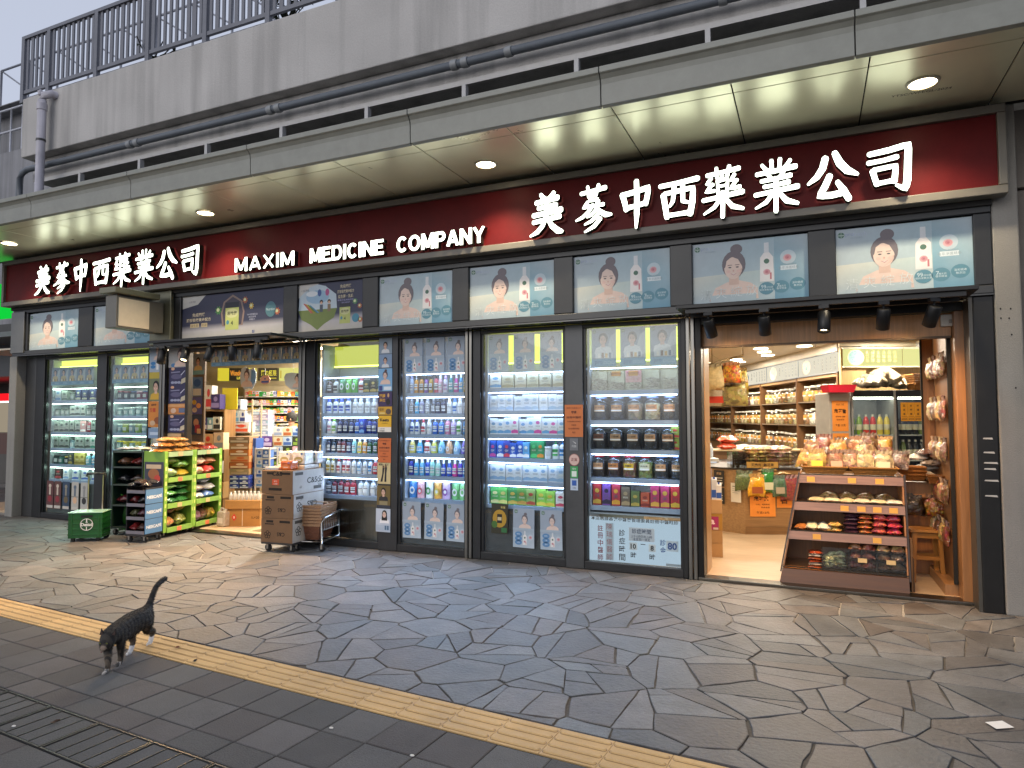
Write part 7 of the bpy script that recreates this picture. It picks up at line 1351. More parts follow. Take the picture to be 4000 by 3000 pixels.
for s, u in ((-1, 0), (1, 1)):
    a, b = at(u, .1), at(u, 1.04); tr = MB('woodx', '2e1c10'); x = -.016 if s < 0 else .002; tr.prism([(a[0]+x, a[1]-.025, .1), (a[0]+x+.014, a[1]-.025, .1), (a[0]+x+.014, a[1]+.02, .1), (a[0]+x, a[1]+.02, .1)], [(b[0]+x, b[1]-.025, 1.04), (b[0]+x+.014, b[1]-.025, 1.04), (b[0]+x+.014, b[1]+.02, 1.04), (b[0]+x, b[1]+.02, 1.04)]); tr.build('edge_trim', bi)
cbd = MB('card', '6a4a2c'); cbd.box(.0, .012, 0, .42, 0, .48); cbd.box(.014, .028, .03, .4, 0, .30, '5a3e26'); tag(cbd.build('cardboard_sheet', loc=(.80, .12, FZ)), 'folded cardboard leaning between the bin and the stool', 'cardboard')
BM = Matrix.Translation((.24, .10, FZ))
def heap(group, cat, nm, rows_, T): bagpile(group, cat, nm, rows_, T)
rw = []
for i in range(6): u = .22+.14*i; a = at(u, .745); rw.append((f'flat bag of white noodles, {ORD[i+1]} from left on the top tier of the bin', a[0], a[1]+.13, .747, .16, .2, .055, .1*(i % 3-1), ['d8c89c', 'e4d8b4', 'e0d0a4', 'e8dcc0', 'dccfa8', 'e8e0cc'][i], 'film'))
for i in range(4): u = .34+.17*i; a = at(u, .745); rw.append((f'tan bag lying at the back of the top tier, {ORD[i+1]} from left', a[0], a[1]+.30, .750, .17, .16, .085, .4*(i % 2)-.2, ['c8a468', 'b08a50', 'a88048', '9a7a4c'][i], 'goods_fine'))
heap('bags on the top tier of the bin', 'food bag', 'food_bag', rw, BM); rw = []
for i, (u, c, nm, st, h) in enumerate(((.12, 'b8743c', 'orange brown', 1, .06), (.21, 'ddd2a8', 'white', 1, .07), (.31, 'e8e0c4', 'cream', 1, .07), (.41, 'c8a058', 'golden', 2, .045), (.555, '4a2c3a', 'purple brown', 5, .036), (.67, 'b86a38', 'orange', 4, .042), (.79, 'c8564a', 'pink', 4, .058), (.91, 'c03a48', 'red', 4, .056))):
    for k in range(st): a = at(u, .47); rw.append((f'{nm} dried food bag, {ORD[k+1]} up in the {ORD[i+1]} stack of the middle tier', a[0], a[1]+.13, .472+k*h*1.05, .128, .20, h*1.25, .12*((k+i) % 3-1), c, 'goods_fine' if st > 1 else 'film'))
heap('stacked bags on the middle tier of the bin', 'food bag', 'food_bag', rw, BM); rw = []
for k in range(6): a = at(.28, .13); rw.append((f'flat orange and white bag, {ORD[k+1]} up in the stack on the bottom tier', a[0]-.0, a[1]+.12, .132+k*.027, .125, .18, .032, .1*(k % 3-1), ['b85a30', 'c8b8a0', 'b04a28'][k % 3], 'film'))
for j, u in enumerate((.655, .875)):
    for k in range(6): a = at(u, .13); rw.append((f'{["dark red brown", "brown mushroom"][j]} bag, {ORD[k//2+1]} layer {["left", "right"][k % 2]}, in the {["middle", "right"][j]} clear box', a[0]-.055+.11*(k % 2), a[1]+.14, .137+.082*(k//2), .125, .2, .095, .1*(k % 3-1), (['6a3424', '7a3c28', '8a5438'], ['5a4430', '6a5038', '9a7a50'])[j][k//2], 'goods_big'))
heap('bags on the bottom tier of the bin', 'food bag', 'food_bag', rw, BM)
for j, (u, lab) in enumerate(((.445, 'clear box of pale yellow slices on the bottom tier'), (.655, 'clear box of dark red brown bags on the bottom tier'), (.875, 'clear box of brown mushroom bags on the bottom tier'))):
    a = at(u, .13); t = thing('clear_box', lab, 'box', BM@Vector((a[0], a[1]+.14, .131)), 0, 'clear boxes on the bottom tier'); w = .122; c = MB('clear'); c.box(-w, w, -.12, -.117, .003, .22); c.box(-w, -w+.003, -.1165, .11, .003, .19); c.box(w-.003, w, -.1165, .11, .003, .19); c.box(-w, w, -.12, .11, 0, .003); c.build('walls', t)
    MB('matte', '141210').box(-.025, .025, -.1215, -.1205, .15, .158).build('black_slot', t)
    if j: MB('paper', 'd8b880').box(-.04, .035, -.1225, -.1205, .1, .14).build('price_tag', t)
    else:
        g = MB('goods_big', 'd0cc98'); rg = random.Random(2)
        for k in range(22): g.pillow(rg.uniform(-.07, .07), rg.uniform(-.07, .05), .004+.0055*k, .1, .06, .05, rg.uniform(0, 3), n=4, rg=rg)
        g.build('contents', t)
# baskets and the mound of packs on top
TT = Matrix.Translation((.24, .10, FZ+1.027))
for i, (x, w) in enumerate(((-.125, .40), (.30, .40))): tag(wicker(w, .30, .06, 'a8763a').build('wicker_tray', loc=TT@Vector((x, .32, 0))), f'shallow wicker tray, {["left", "right"][i]} one on top of the wooden bin', 'basket', 'wicker trays on the bin')
for i in range(3): tag(wicker(.24, .2, .045, '9a6430').build('wicker_tray', loc=(.90, .80+.0, .985+.036*i)), f'small brown wicker tray, {ORD[i+1]} from bottom of the pile right of the bin', 'basket', 'nested wicker trays')
tag(wicker(.2, .2, .06, '8a5a2c').build('wicker_tray', loc=(1.12, .72, .965)), 'small wicker tray under silver packs by the right board', 'basket')
rg = random.Random(77); rw = []; GC = [('c89a50', 'yellow chips'), ('8a6450', 'pink brown'), ('a8743c', 'tan'), ('c8aa70', 'cream chips'), ('8a4a3c', 'reddish'), ('6a4a30', 'brown'), ('a08668', 'beige'), ('7a665a', 'greyish')]
def upright(lab, x, y, z, w, h, th, ang, c, m, group, tilt=-18, card=None):
    o_ = thing('food_bag', lab, 'food bag', (x, y, z), ang, group); b = MB(m, c); b.T = Matrix.Rotation(R(90+tilt), 4, 'X')@Matrix.Translation((0, h/2, -th*.4)); b.pillow(0, 0, 0, w, h*.96, th, 0, n=7, rg=rg, taper=.25); b.build('bag', o_)
    k = MB('film', tuple(.6*a+.1 for a in H(c)[:3])+(1,)); k.T = Matrix.Rotation(R(90+tilt), 4, 'X')@Matrix.Translation((0, h*1.0, 0))
    E_ = [(-w*.40+w*.8*s/8, -.04, .012*(s % 2)) for s in range(9)]; F_ = [(-w*.43+w*.86*s/8, .012+.022*rg.random(), .02*((s+1) % 2)) for s in range(9)]; k.add(E_+F_, [(s, s+1, 10+s, 9+s) for s in range(8)])
    k.build('sealed_top', o_)
    if card: q = MB('paper', card); q.T = Matrix.Rotation(R(90+tilt), 4, 'X')@Matrix.Translation((0, h*.36, th*.62)); q.box(-w*.3, w*.3, -h*.15, h*.15, 0, .003); q.build('price_card', o_)
UG = 'bags heaped on the wooden bin'
for i, (x, c, nm, card, m) in enumerate(((-.19, 'c4a45c', 'yellow chips', 'e8c840', 'goods_big'), (-.02, '8a6248', 'red brown', 'd8a088', 'goods_big'), (.10, 'a88468', 'pinkish', None, 'goods'), (.23, 'ccb888', 'cream chips', None, 'goods_big'), (.39, 'c8b890', 'pale chips', 'd8c8a8', 'goods_big'))):
    p = TT@Vector((x, .27, .012)); upright(f'upright clear bag of {nm}, {ORD[i+1]} from left in the front wicker trays', p.x, p.y, p.z, .17, .20, .09, rg.uniform(-.15, .15), c, m, UG, -14, card)
for r, (y, z, n, x0, x1) in enumerate(((.44, .09, 6, -.30, .52), (.56, .17, 6, -.26, .48), (.66, .22, 5, -.1, .42))):
    for i in range(n):
        c, nm = GC[(i*3+r*2) % len(GC)]; p = TT@Vector((x0+(x1-x0)*i/(n-1)+rg.uniform(-.02, .02), y, z-.06+rg.uniform(-.02, .03)*(r > 0))); upright(f'clear bag of {nm} pieces, {ORD[i+1]} from left in the {["front", "middle", "back"][r]} row of the heap', p.x, p.y, p.z, .18, .20, .10, rg.uniform(-.5, .5), c, 'goods' if i % 2 else 'goods_big', UG, rg.uniform(-45, -20))
tb = thing('back_table', 'plain wooden table behind the bin carrying the heap of bags', 'table', (.30, .72, FZ)); MB('woodx', '7a5230').box(-.34, .5, -.0, .62, .93, .96).build('tabletop', tb)
for x in (-.29, .45):
    for y in (.05, .57): MB('wood', '6a4426').box(x-.025, x+.025, y-.025, y+.025, 0, .929).build('leg', tb)
# ---- brown cabinet behind the stool, hooks and two bags
cbn = thing('wood_cabinet', 'plain brown wooden cabinet end behind the stool', 'cabinet', (.80, 1.02, FZ)); MB('wood', '9a6636').box(0, .44, 0, .5, 0, .93).build('body', cbn, .004); MB('woodx', '2a1a10').box(-.01, .46, -.02, .51, .931, .95).build('worktop', cbn); MB('wood', 'a06c3c').box(-.06, .34, -.17, -.001, .78, .93).build('front_board', cbn)
for i, (x, c, nm) in enumerate(((.90, '3a3026', 'dark dried mushrooms'), (1.11, '9a6428', 'golden dried strips'))):
    upright(f'hanging clear bag of {nm} on a hook of the brown cabinet', x, .80, .62, .21, .20, .09, 0, c, 'goods', 'bags hung on the brown cabinet', -4)
rg = random.Random(5)
for i in range(5):
    tag(MB('film', ['b8b0a8', 'd0c8c0', 'a89c94', 'c8beb4', '5a3a34'][i]).pillow(0, 0, 0, .24, .2, .075, 0, n=6, rg=rg).build('foil_bag', loc=(1.0+.06*(i % 3), .92+.09*(i % 2), 1.0+.052*i), rz=.4*i), f'{["silver", "pale silver", "grey", "white silver", "dark red"][i]} foil bag, {ORD[i+1]} from bottom of the pile right of the trays', 'foil bag', 'silver bags right of the bin')
# ---- stool
so_ = thing('wooden_stool', 'small plain wooden stool standing beside the display bin', 'stool', (.985, .70, FZ), R(6)); MB('woodx', 'b57c3c').box(-.14, .14, -.12, .12, .475, .50).build('seat', so_, .004)
for sx in (-1, 1):
    for sy in (-1, 1): m = MB('wood', 'a9702f'); a, b = (sx*.105, sy*.085), (sx*.125, sy*.10); m.prism([(b[0]-.016, b[1]-.016, 0), (b[0]+.016, b[1]-.016, 0), (b[0]+.016, b[1]+.016, 0), (b[0]-.016, b[1]+.016, 0)], [(a[0]-.018, a[1]-.018, .474), (a[0]+.018, a[1]-.018, .474), (a[0]+.018, a[1]+.018, .474), (a[0]-.018, a[1]+.018, .474)]); m.build('leg', so_)
for sy in (-1, 1): MB('woodx', 'a9702f').box(-.10, .10, sy*.09-.008, sy*.09+.008, .42, .465).build('apron', so_); MB('woodx', 'a9702f').box(-.108, .108, sy*.095-.008, sy*.095+.008, .215, .25).build('stretcher', so_)
# ---- bags on the hanging board
hb = 0
for r, z in enumerate((2.08, 1.68, 1.30, .92, .55)):
    for k in range(4):
        y = .24+.22*k; c, nm = [('7a5c3c', 'brown'), ('b8906a', 'tan'), ('7a4432', 'red brown'), ('c8a868', 'yellow'), ('6a4a38', 'dark brown'), ('c4ac80', 'cream')][(r*2+k) % 6]
        upright(f'{nm} snack bag, {ORD[k+1]} from the door, {ORD[r+1]} row of the hanging board', 1.105, y, z-.12, .17, .21, .07, R(-90), c, 'goods', 'bags clipped to the hanging board', -3); hb += 1
# ---- counter with goods
ct = thing('shop_counter', 'angled wooden shop counter with hanging packs and orange notices', 'counter', (-.83, 2.72, FZ), RA)
MB('woodx', '9a7850').prism([(0, 0, 0), (1.6, 0, 0), (1.6, 2.6, 0), (-.35, 2.6, 0), (-.35, .34, 0)], [(0, 0, .86), (1.6, 0, .86), (1.6, 2.6, .86), (-.35, 2.6, .86), (-.35, .34, .86)]).build('body', ct)
MB('satin', '2a2420').prism([(-.01, -.015, .861), (1.62, -.015, .861), (1.62, 2.61, .861), (-.37, 2.61, .861), (-.37, .33, .861)], [(-.01, -.015, .885), (1.62, -.015, .885), (1.62, 2.61, .885), (-.37, 2.61, .885), (-.37, .33, .885)]).build('worktop', ct)
MB('woodx', '8a6842').box(-.005, 1.6, -.012, -.001, .0, .1).build('plinth', ct)
CM = Matrix.Translation((-.83, 2.72, FZ))@Matrix.Rotation(RA, 4, 'Z')
def onc(px, y=-.02): # local x on the counter front seen at photo column px
    best = min(range(-40, 160), key=lambda k: abs((lambda v: 2000+FPX*v.dot(_r)/v.dot(_f))((CM@Vector((k/100, y, .6)))-CAM)-px)); return best/100
x0, x1 = onc(2930), onc(3029); w = x1-x0
o = put('price_poster', art_plain(w, .36, 'e8923a', [('t', '精選 介紹', 0, .88, .07, '5a2a10', 0, .4), ('t', '龜苓茶', -.05, .66, .19, '2a140a', .03, .6), ('t', '功效：滋陰解毒', 0, .45, .06, '5a2a10', 0, .55), ('t', '潤膚養顏', .1, .34, .06, '5a2a10', 0, .35), ('t', '每支12元', 0, .15, .09, '3a1a0a', .01, .5)]).mesh('poster_print'), None, CM@Vector((x0+w/2, -.016, .24))); o.rotation_euler.z = RA; tag(o, 'orange handwritten tea notice on the counter front', 'poster', 'orange notices in the right shop')
x2, x3 = onc(3034), onc(3092); o = put('price_poster', art_plain(x3-x2, .3, 'e08a34', [('t', '白', .0, .32, .3, '2a140a', .03)]).mesh('poster_print'), None, CM@Vector(((x2+x3)/2, -.016, .36))); o.rotation_euler.z = RA; tag(o, 'orange notice with one big character, partly covered, on the counter front', 'poster', 'orange notices in the right shop')
o = put('paper_notice', art_plain(.16, .26, 'd8d4c8', [('r', -.35, .35, .8, .84, '6a6a68'), ('r', -.35, .3, .68, .7, '8a8a88'), ('r', -.35, .35, .58, .6, '8a8a88'), ('r', -.35, .2, .48, .5, '8a8a88')]).mesh('poster_print'), None, CM@Vector((-.10, .07, .42))); o.rotation_euler.z = RA-R(52); tag(o, 'white paper notice hung at the corner of the counter', 'notice')
for i, z in enumerate((.62, .38)):
    o = put('black_sign', art_plain(.16, .22, '1c1a18', [('t', ['燕窩', '花膠'][i], 0, .8, .16, 'c8a070'), ('r', -.35, .35, .5, .54, 'c8c0b0'), ('r', -.35, .3, .35, .39, 'c8c0b0'), ('r', -.35, .35, .2, .24, 'c8c0b0')]).mesh('poster_print'), None, CM@Vector((-.28, .24, z))); o.rotation_euler.z = RA-R(45); tag(o, f'small black price board, {["upper", "lower"][i]} of two on the chamfered counter end', 'sign', 'black price boards')
GCN = 'packs hanging on the counter front'
for i, (px, z, w, h, c, m, nm) in enumerate(((2905, .58, .26, .26, '5a6a38', 'goods_fine', 'green bundle'), (2948, .50, .24, .29, 'd8a018', 'film', 'bright yellow pack with brown snack'), (2996, .54, .2, .32, '2f7a34', 'film', 'green pack with a portrait'), (3036, .5, .19, .28, '4a6a50', 'goods_fine', 'green topped pack of dried fish'), (3082, .44, .26, .34, '8a3a34', 'goods_fine', 'dark red pack'))):
    p = CM@Vector((onc(px), -.06-.03*(i % 2), z)); upright(f'{nm}, {ORD[i+1]} from left on the counter front', p.x, p.y, p.z, w, h, .07, RA, c, m, GCN, -2, {1: '9a5020', 2: 'c8c8a8', 3: 'a89c84'}.get(i))
for i in range(11):
    p = CM@Vector((onc(3060)+.0+(i % 2)*.16-.2, .03+.0*(i % 3), .60+.045*(i//2))); tag(MB('goods_fine', 'b89460').pillow(0, 0, 0, .30, .12, .07, 0, n=6, rg=random.Random(i)).build('root_pack', loc=p, rz=RA+.15*(i % 3-1)), f'long tan root pack, {ORD[i+1]} up in the pile at the counter', 'root pack', 'tan root packs at the counter')
for i, (px, c, nm) in enumerate(((2890, '1e1812', 'black jelly tubs'), (2912, '1c1610', 'black jelly tubs by the card box'), (2958, 'c09a58', 'dried slices'), (3008, 'b8945c', 'dried figs'), (3050, 'c89888', 'pink slices'), (3080, 'c0a070', 'tan nuts'))):
    x = onc(px); t = thing('goods_case', f'clear case of {nm}, {ORD[i+1]} from left on the counter', 'case', CM@Vector((x, .12, .886)), RA, 'clear cases on the counter'); w = .085 if i < 2 else .14
    b = MB('clear'); b.box(-w, w, -.1, -.097, 0, .22); b.box(-w, -w+.003, -.0965, .15, 0, .22); b.box(w-.003, w, -.0965, .15, 0, .22); b.build('walls', t)
    g = MB('goods' if i > 1 else 'gloss', c); rg = random.Random(i)
    if i < 2:
        for k in range(3): 
            for j in range(5): g.lathe([(.026, 0), (.03, .03), (.026, .034)], -.055+.055*k, 0, n=10); g.T = Matrix.Translation((0, 0, .036*(j+1)))
    else:
        for k in range(5): g.pillow(rg.uniform(-.04, .04), .02, .012+.05*k, w*1.7, .2, .09, rg.uniform(-.2, .2), n=6, rg=rg)
    g.build('contents', t)
    if i in (2, 3): MB('paper', 'a8823c').box(-w*.9, w*.9, -.112, -.101, .005, .085).text(['天麻片', '無花果'][i-2], 0, .045, .045, -.1125, '2a1a08', None, .02).build('name_card', t)
# ---- cartons by the door post, milk packs
for i, (z0, z1, c, lab) in enumerate(((0, .155, 'b08a5c', 'tan carton with blue print, lowest of the stack inside the right door'), (.157, .30, 'a88458', 'plain tan carton, second of the stack inside the right door'), (.302, .485, 'a8803a', 'carton with magenta panel, third of the stack inside the right door'), (.487, .64, 'b89468', 'open tan carton, top of the stack inside the right door'))):
    t = thing('drink_carton', lab, 'carton', (-1.15, 1.15, FZ+z0), R(8), 'cartons inside the right door'); h = z1-z0; MB('card', c).box(-.2, .2, -.15, .15, 0, h).build('box', t, .004); y = -.1515
    if i == 0: MB('card', '4a84b0').box(-.2, .06, y-.0015, y, .004, h-.004).ell(.0, h*.5, .025, .025, y-.002, 'a8c8d8').build('print', t)
    if i == 2: m = MB('paper', 'a82a6a'); m.box(-.19, .16, y-.0015, y, .004, h-.03, 'a02a64'); m.text('Vita', -.0, h*.56, .075, y-.0022, 'f0d8e0', None, .03, w=.24); m.text('檸檬茶', .03, h*.2, .03, y-.0022, 'f0d8e0'); m.box(.1, .155, y-.003, y-.0016, .008, .03, 'd8c8b8'); m.build('print', t)
    if i in (1, 3): MB('card', '8a6040').box(-.12, .08, y-.001, y, h*.5, h*.62).build('print', t)
for i, (x, c, h) in enumerate(((-1.08, '3a5aa0', .2), (-1.02, 'c8d0dc', .22), (-.97, 'd8dce0', .16))):
    t = thing('milk_pack', f'{["blue", "white and blue", "short white"][i]} drink pack, {ORD[i+1]} from left on the cartons inside the right door', 'drink pack', (x, 1.08, FZ+.642), R(8), 'drink packs on the cartons'); m = MB('paper', c); m.box(-.03, .03, -.03, .03, 0, h); m.prism([(-.03, -.03, h), (.03, -.03, h), (.03, .03, h), (-.03, .03, h)], [(-.03, -.002, h+.03), (.03, -.002, h+.03), (.03, .002, h+.03), (-.03, .002, h+.03)]); m.build('pack', t); MB('gloss', '2a58b0').lathe([(.011, h+.012), (.011, h+.035)], 0, -.014, n=10).build('cap', t); MB('paper', '2a58b0').rect(-.028, .028, h*.1, h*.5, -.0305).build('print', t)
# ---- hanging rod with bags, upper left
a, b = FP(2765, 1424, 2.0), FP(2902, 1388, 2.6); rd = thing('hanging_rod', 'thin hanging rod with hooks under the ceiling of the right shop', 'rod', a); m = MB('metal', '8a7450'); m.tube([(0, 0, 0), tuple(b-a)], .012, 8); m.tube([tuple(b-a), (b.x-a.x, b.y-a.y, CZ-a.z)], .006, 6); m.tube([(.05, .02, .01), (.05, .02, CZ-a.z)], .006, 6); m.build('rod', rd)
for i, (px, pt, pbm, w, c, m_, nm) in enumerate(((2785, 1428, 1530, .30, 'd8c08a', 'film', 'pale yellow sack'), (2820, 1432, 1512, .27, '8a7a70', 'goods_fine', 'grey clear bag'), (2792, 1505, 1592, .42, 'c8b8a0', 'film', 'wide clear bag with a red label'), (2858, 1422, 1500, .26, 'd8842c', 'goods', 'orange netted bag'), (2868, 1495, 1590, .34, '9a8a48', 'goods_big', 'olive garland of dried pods'), (2890, 1440, 1545, .2, 'b89a3c', 'goods_big', 'yellow green bundle'))):
    p, q = FP(px, pbm, 2.1), FP(px, pt, 2.1); upright(f'{nm} hanging from the ceiling rod, {ORD[i+1]} along', p.x, 2.1+.08*(i % 3), p.z, w, q.z-p.z, .12, R(-10), c, m_, 'bags hanging from the rod', 0, 'c83a28' if i == 2 else None)
# ---- glass chiller and things on the left of the aisle
gc = thing('glass_chiller', 'white lit glass chiller behind the cartons in the right shop', 'chiller', (-1.75, 3.6, FZ), RA); MB('satin', 'c8c4bc').box(-.3, .5, 0, .8, 0, .95).build('body', gc, .01); MB('g1', 'dfe6ee').box(-.26, .46, -.004, -.001, .25, .9).build('lit_front', gc)
for z in (.45, .68): MB('satin', 'a8a8a8').box(-.28, .48, -.02, -.005, z, z+.025).build('shelf_edge', gc)
for k in range(7): tag(MB('gloss', ['2f8a4a', 'c8d0c8', 'd8d4cc', '3a9a58', 'c83a2c', 'd8d0b8', 'b8c0c8'][k]).lathe([(.035, 0), (.04, .03), (.04, .15), (.02, .19), (.016, .23)], n=10).build('sauce_bottle', loc=Vector((-1.75, 3.6, FZ+.952))+e1*(-.24+.11*k)+e2*.2), f'{["green", "pale green", "white", "bright green", "red", "cream", "grey"][k]} bottle, {ORD[k+1]} from left on the glass chiller', 'bottle', 'bottles on the glass chiller')
for i, (px, py, c, nm, w) in enumerate(((2842, 1725, 'd85a3a', 'orange red', .34), (2838, 1752, 'c84a30', 'red', .3), (2900, 1760, 'd8ccb4', 'white', .4), (2960, 1762, 'c8b898', 'beige', .45), (3040, 1765, 'b8b0a8', 'silver', .4))):
    p = DP(px, py, 11.2); tag(MB('film', c).pillow(0, 0, 0, w, .25, .14, 0, n=7, rg=random.Random(i)).build('goods_bag', loc=p-Vector((0, 0, .04)), rz=RA), f'{nm} bag lying on the far counter below the jar shelves, {ORD[i+1]} from left', 'bag', 'bags on the far counter')
fc = thing('far_counter', 'low far counter in front of the jar shelves', 'counter', DP(2830, 1640, 11.1)*1.0, RA); fc.location.z = FZ; MB('woodx', '6a4c30').box(-.2, 1.5, 0, .5, 0, 1.02).build('body', fc); MB('satin', 'b8a078').box(-.22, 1.52, -.02, .52, 1.021, 1.04).build('worktop', fc)
# ================================================================ inside the left-hand shop
L0 = DP(1050, 1640, 12.5); L0.z = 0; LM = Matrix.Translation(L0)@Matrix.Rotation(RA, 4, 'Z'); LI = LM.inverted()
def LL(px, py, depth): return LI@DP(px, py, depth)
w5 = thing('interior_wall', 'back wall with lit signs and medicine shelves in the left shop', 'wall', L0, RA); MB('satin', 'b8a88c').box(-3.5, 3.5, .32, .4, 0, 2.8).build('wall_board', w5)
w6 = thing('interior_wall', 'cream side wall inside the left shop behind the poster column', 'wall', (-9.02, .5, 0)); MB('satin', 'b09c7c').box(-2.9, .42, 0, .05, FZ, 2.78).build('wall_board', w6)
ms = thing('medicine_shelving', 'white wall shelves of small medicine boxes in the left shop', 'shelving', L0, RA)
zr = [2.13, 1.97, 1.82, 1.67, 1.52, 1.37, 1.22]
for z in zr: MB('satin', 'd0ccc0').box(-1.3, 1.3, .0, .318, z-.135, z-.125).build('shelf', ms)
for x in (-1.3, -.47, .58, 1.3): MB('satin', '8a7a60').box(x-.012, x+.012, -.01, .318, .3, 2.3).build('divider', ms)
rg = random.Random(90); MC = ['e8e4dc', 'd8a030', 'e0b848', 'c03038', '3a9a4a', 'd8d4e0', '3a5aa8', 'e07830', 'f0ece4', 'd8a8b8', '68b058', 'c8c0b0']
for r, z in enumerate(zr):
    for k in range(15):
        x = -.44+.068*k; 
        if abs(x-.58) < .05: continue
        c, c2 = rg.choice(MC), rg.choice(MC); h = round(rg.choice((.085, .095, .105)), 3); key = ('med', c, c2, h)
        t = thing('medicine_box', f'{cname(c)} and {cname(c2)} medicine box, {ORD[k+1]} from left, {ORD[r+1]} shelf in the left shop', 'box', LM@Vector((x, .05, z-.1245)), RA, 'medicine boxes on the left shop wall')
        put('carton', pm(key+('b',), lambda: MB('paper', c).box(-.031, .031, -.03, .1, 0, h), 'medicine_carton'), t); put('print', pm(key+('p',), lambda: MB('paper', c2).rect(-.03, .03, h*.1, h*.45, -.0306).ell(0, h*.7, .016, h*.13, -.0306), 'medicine_print'), t)
# lit signs above
for i, (px0, px1, txt, c, lab) in enumerate(((838, 880, '', 'd8c83a', 'narrow yellow lit sign at the left end'), (884, 944, 'Wonder', '3a3a34', 'dark lit sign with the word Wonder'), (946, 985, '', 'd8d060', 'yellow lit sign with a book picture'), (1000, 1078, '薄の極限', '3c3a34', 'dark lit sign with yellow characters'), (1084, 1180, '', 'e0dc80', 'plain yellow lit sign at the right'))):
    a, b = LL(px0, 1436, 12.4), LL(px1, 1486, 12.4); t = thing('lit_sign', lab+' above the medicine shelves', 'sign', LM@Vector((a.x, -.06, b.z)), RA, 'lit signs in the left shop'); w, h = b.x-a.x, a.z-b.z
    MB('g1' if not txt else 'satin', c).box(0, w, 0, .1, 0, h).build('panel', t)
    m = MB('g2', 'e8d850')
    if txt == 'Wonder': m.text('Wonder', w*.5, h*.6, h*.42, -.004, 'e8963a', 'g1', .04, w=w*.84); m.text('Life', w*.7, h*.22, h*.22, -.004, 'e8d850', 'g1', .03)
    elif txt: m.text(txt, w*.55, h*.6, h*.46, -.004, 'e8d850', 'g1', .02, w=w*.8); m.rect(w*.1, w*.95, h*.14, h*.24, -.004, 'b8a840', 'g1')
    elif i == 2: m.rect(w*.25, w*.75, h*.25, h*.8, -.004, 'b0a83c', 'g1')
    else: m.rect(w*.05, w*.1, h*.2, h*.8, -.004, 'c8a838', 'g1')
    m.build('lettering', t)
for i, (x, y) in enumerate(((-7.2, 1.2), (-7.6, 2.2), (-8.2, 3.2), (-6.3, 1.6), (-6.9, 3.3))):
    t = thing('ceiling_light', f'round ceiling light of the left shop, {ORD[i+1]} from the door', 'ceiling light', (x, y, CZ-.004), 0, 'round ceiling lights of the left shop'); MB('g12', 'fff2dc').lathe([(.12, -.004), (.118, -.008)], n=24).build('diffuser', t); lamp('lamp', 'AREA', (0, 0, -.02), 75, (1, .92, .78), t, (0, 0, -2), shape='DISK', size=.24)
# ---- posters of the doorway
GD = 'posters beside the left doorway'
def pw(px0, px1, pt, pb, y): a, b = FP(px0, pt, y), FP(px1, pb, y); return (a.x+b.x)/2, b.z, abs(b.x-a.x), a.z-b.z
def dpost(nm, px0, px1, pt, pb, y, bg, bits, lab): x, z, w, h = pw(px0, px1, pt, pb, y); return poster(nm, x, z, w, h, bg, bits, lab, y, GD)
SOAP = [('w', .05, .42, .42), ('e', -.24, .3, .17, .06, '2f79b4'), ('e', -.24, .18, .17, .06, '2f79b4'), ('r', -.02, .14, .08, .4, 'e4e2e0'), ('e', .3, .25, .11, .07, 'c27a80')]
dpost('soap_poster', 586, 640, 1342, 1452, -.02, '9fb0c2', SOAP, 'soap poster at the top of the left poster column, beside the second window')
dpost('yellow_poster', 584, 636, 1455, 1566, -.022, '6f7a5a', [('r', -.5, .5, .78, 1, 'b8a43a'), ('w', 0, .05, .68, '1c1a1c', 'c9a590', 'c8a030', True)], 'poster of a person in yellow on the left poster column')
dpost('food_poster', 581, 636, 1568, 1668, -.024, 'c47a2c', [('t', '香滋滋', -.15, .86, .09, '3a1a0a', .02), ('t', '熱賣', -.2, .66, .16, 'b03020', .02), ('e', .15, .25, .25, .14, '8a4a20'), ('e', -.2, .15, .18, .1, 'c8a888')], 'orange food poster on the left poster column')
dpost('blue_bill', 580, 634, 1672, 1712, -.026, '7a94b4', [('r', -.4, .4, .3, .6, 'b8c8dc')], 'pale blue bill below the orange food poster')
NAV = [('e', -.3, .92, .1, .08, 'd8a888'), ('p', [(-.4, .75), (.1, .78), (.1, .72), (-.4, .69)], '8a88a8'), ('p', [(.05, .5), (.35, .82), (.38, .79), (.1, .48)], 'c8c8dc'), ('e', -.1, .5, .3, .14, '5c587c'), ('e', -.3, .18, .1, .07, '9aa0bc'), ('e', -.12, .18, .1, .07, '9aa0bc'), ('e', .06, .18, .1, .07, '9aa0bc'), ('p', [(.15, .08), (.45, .2), (.42, .45), (.2, .35)], 'c0b8a0')]
dpost('soap_poster', 660, 733, 1358, 1434, .0, 'b0aeb0', [('w', .1, .05, .85), ('e', -.24, .12, .12, .1, '4a7fb0')], 'soap poster at the top of the door pane')
for i, (a, b) in enumerate(((1436, 1506), (1508, 1575), (1622, 1690))): dpost('navy_poster', 662-2*i, 731-2*i, a, b, .0, '37335a', NAV, f'navy poster with bottles, {["upper", "middle", "lowest"][i]} of three on the door pane')
dpost('orange_bill', 657, 727, 1578, 1618, .0, 'd08444', [('r', -.45, .45, .7, .95, 'd8a068'), ('e', -.2, .35, .15, .25, 'd8b8a0'), ('r', .1, .42, .15, .6, '5a6a8a')], 'orange bill between the navy posters on the door pane')
dpost('cream_bill', 655, 706, 1693, 1720, .0, 'd8b080', [('r', -.3, .3, .3, .6, 'c89860')], 'cream bill at the foot of the door pane')
ps = thing('poster_panel', 'narrow panel covered in small posters just inside the left door', 'panel', (FP(752, 1500, .34).x, .35, 0)); wd = FP(797, 1500, .34).x-FP(752, 1500, .34).x; MB('satin', '6a5a48').box(0, wd, 0, .03, FZ, 2.5).build('board', ps)
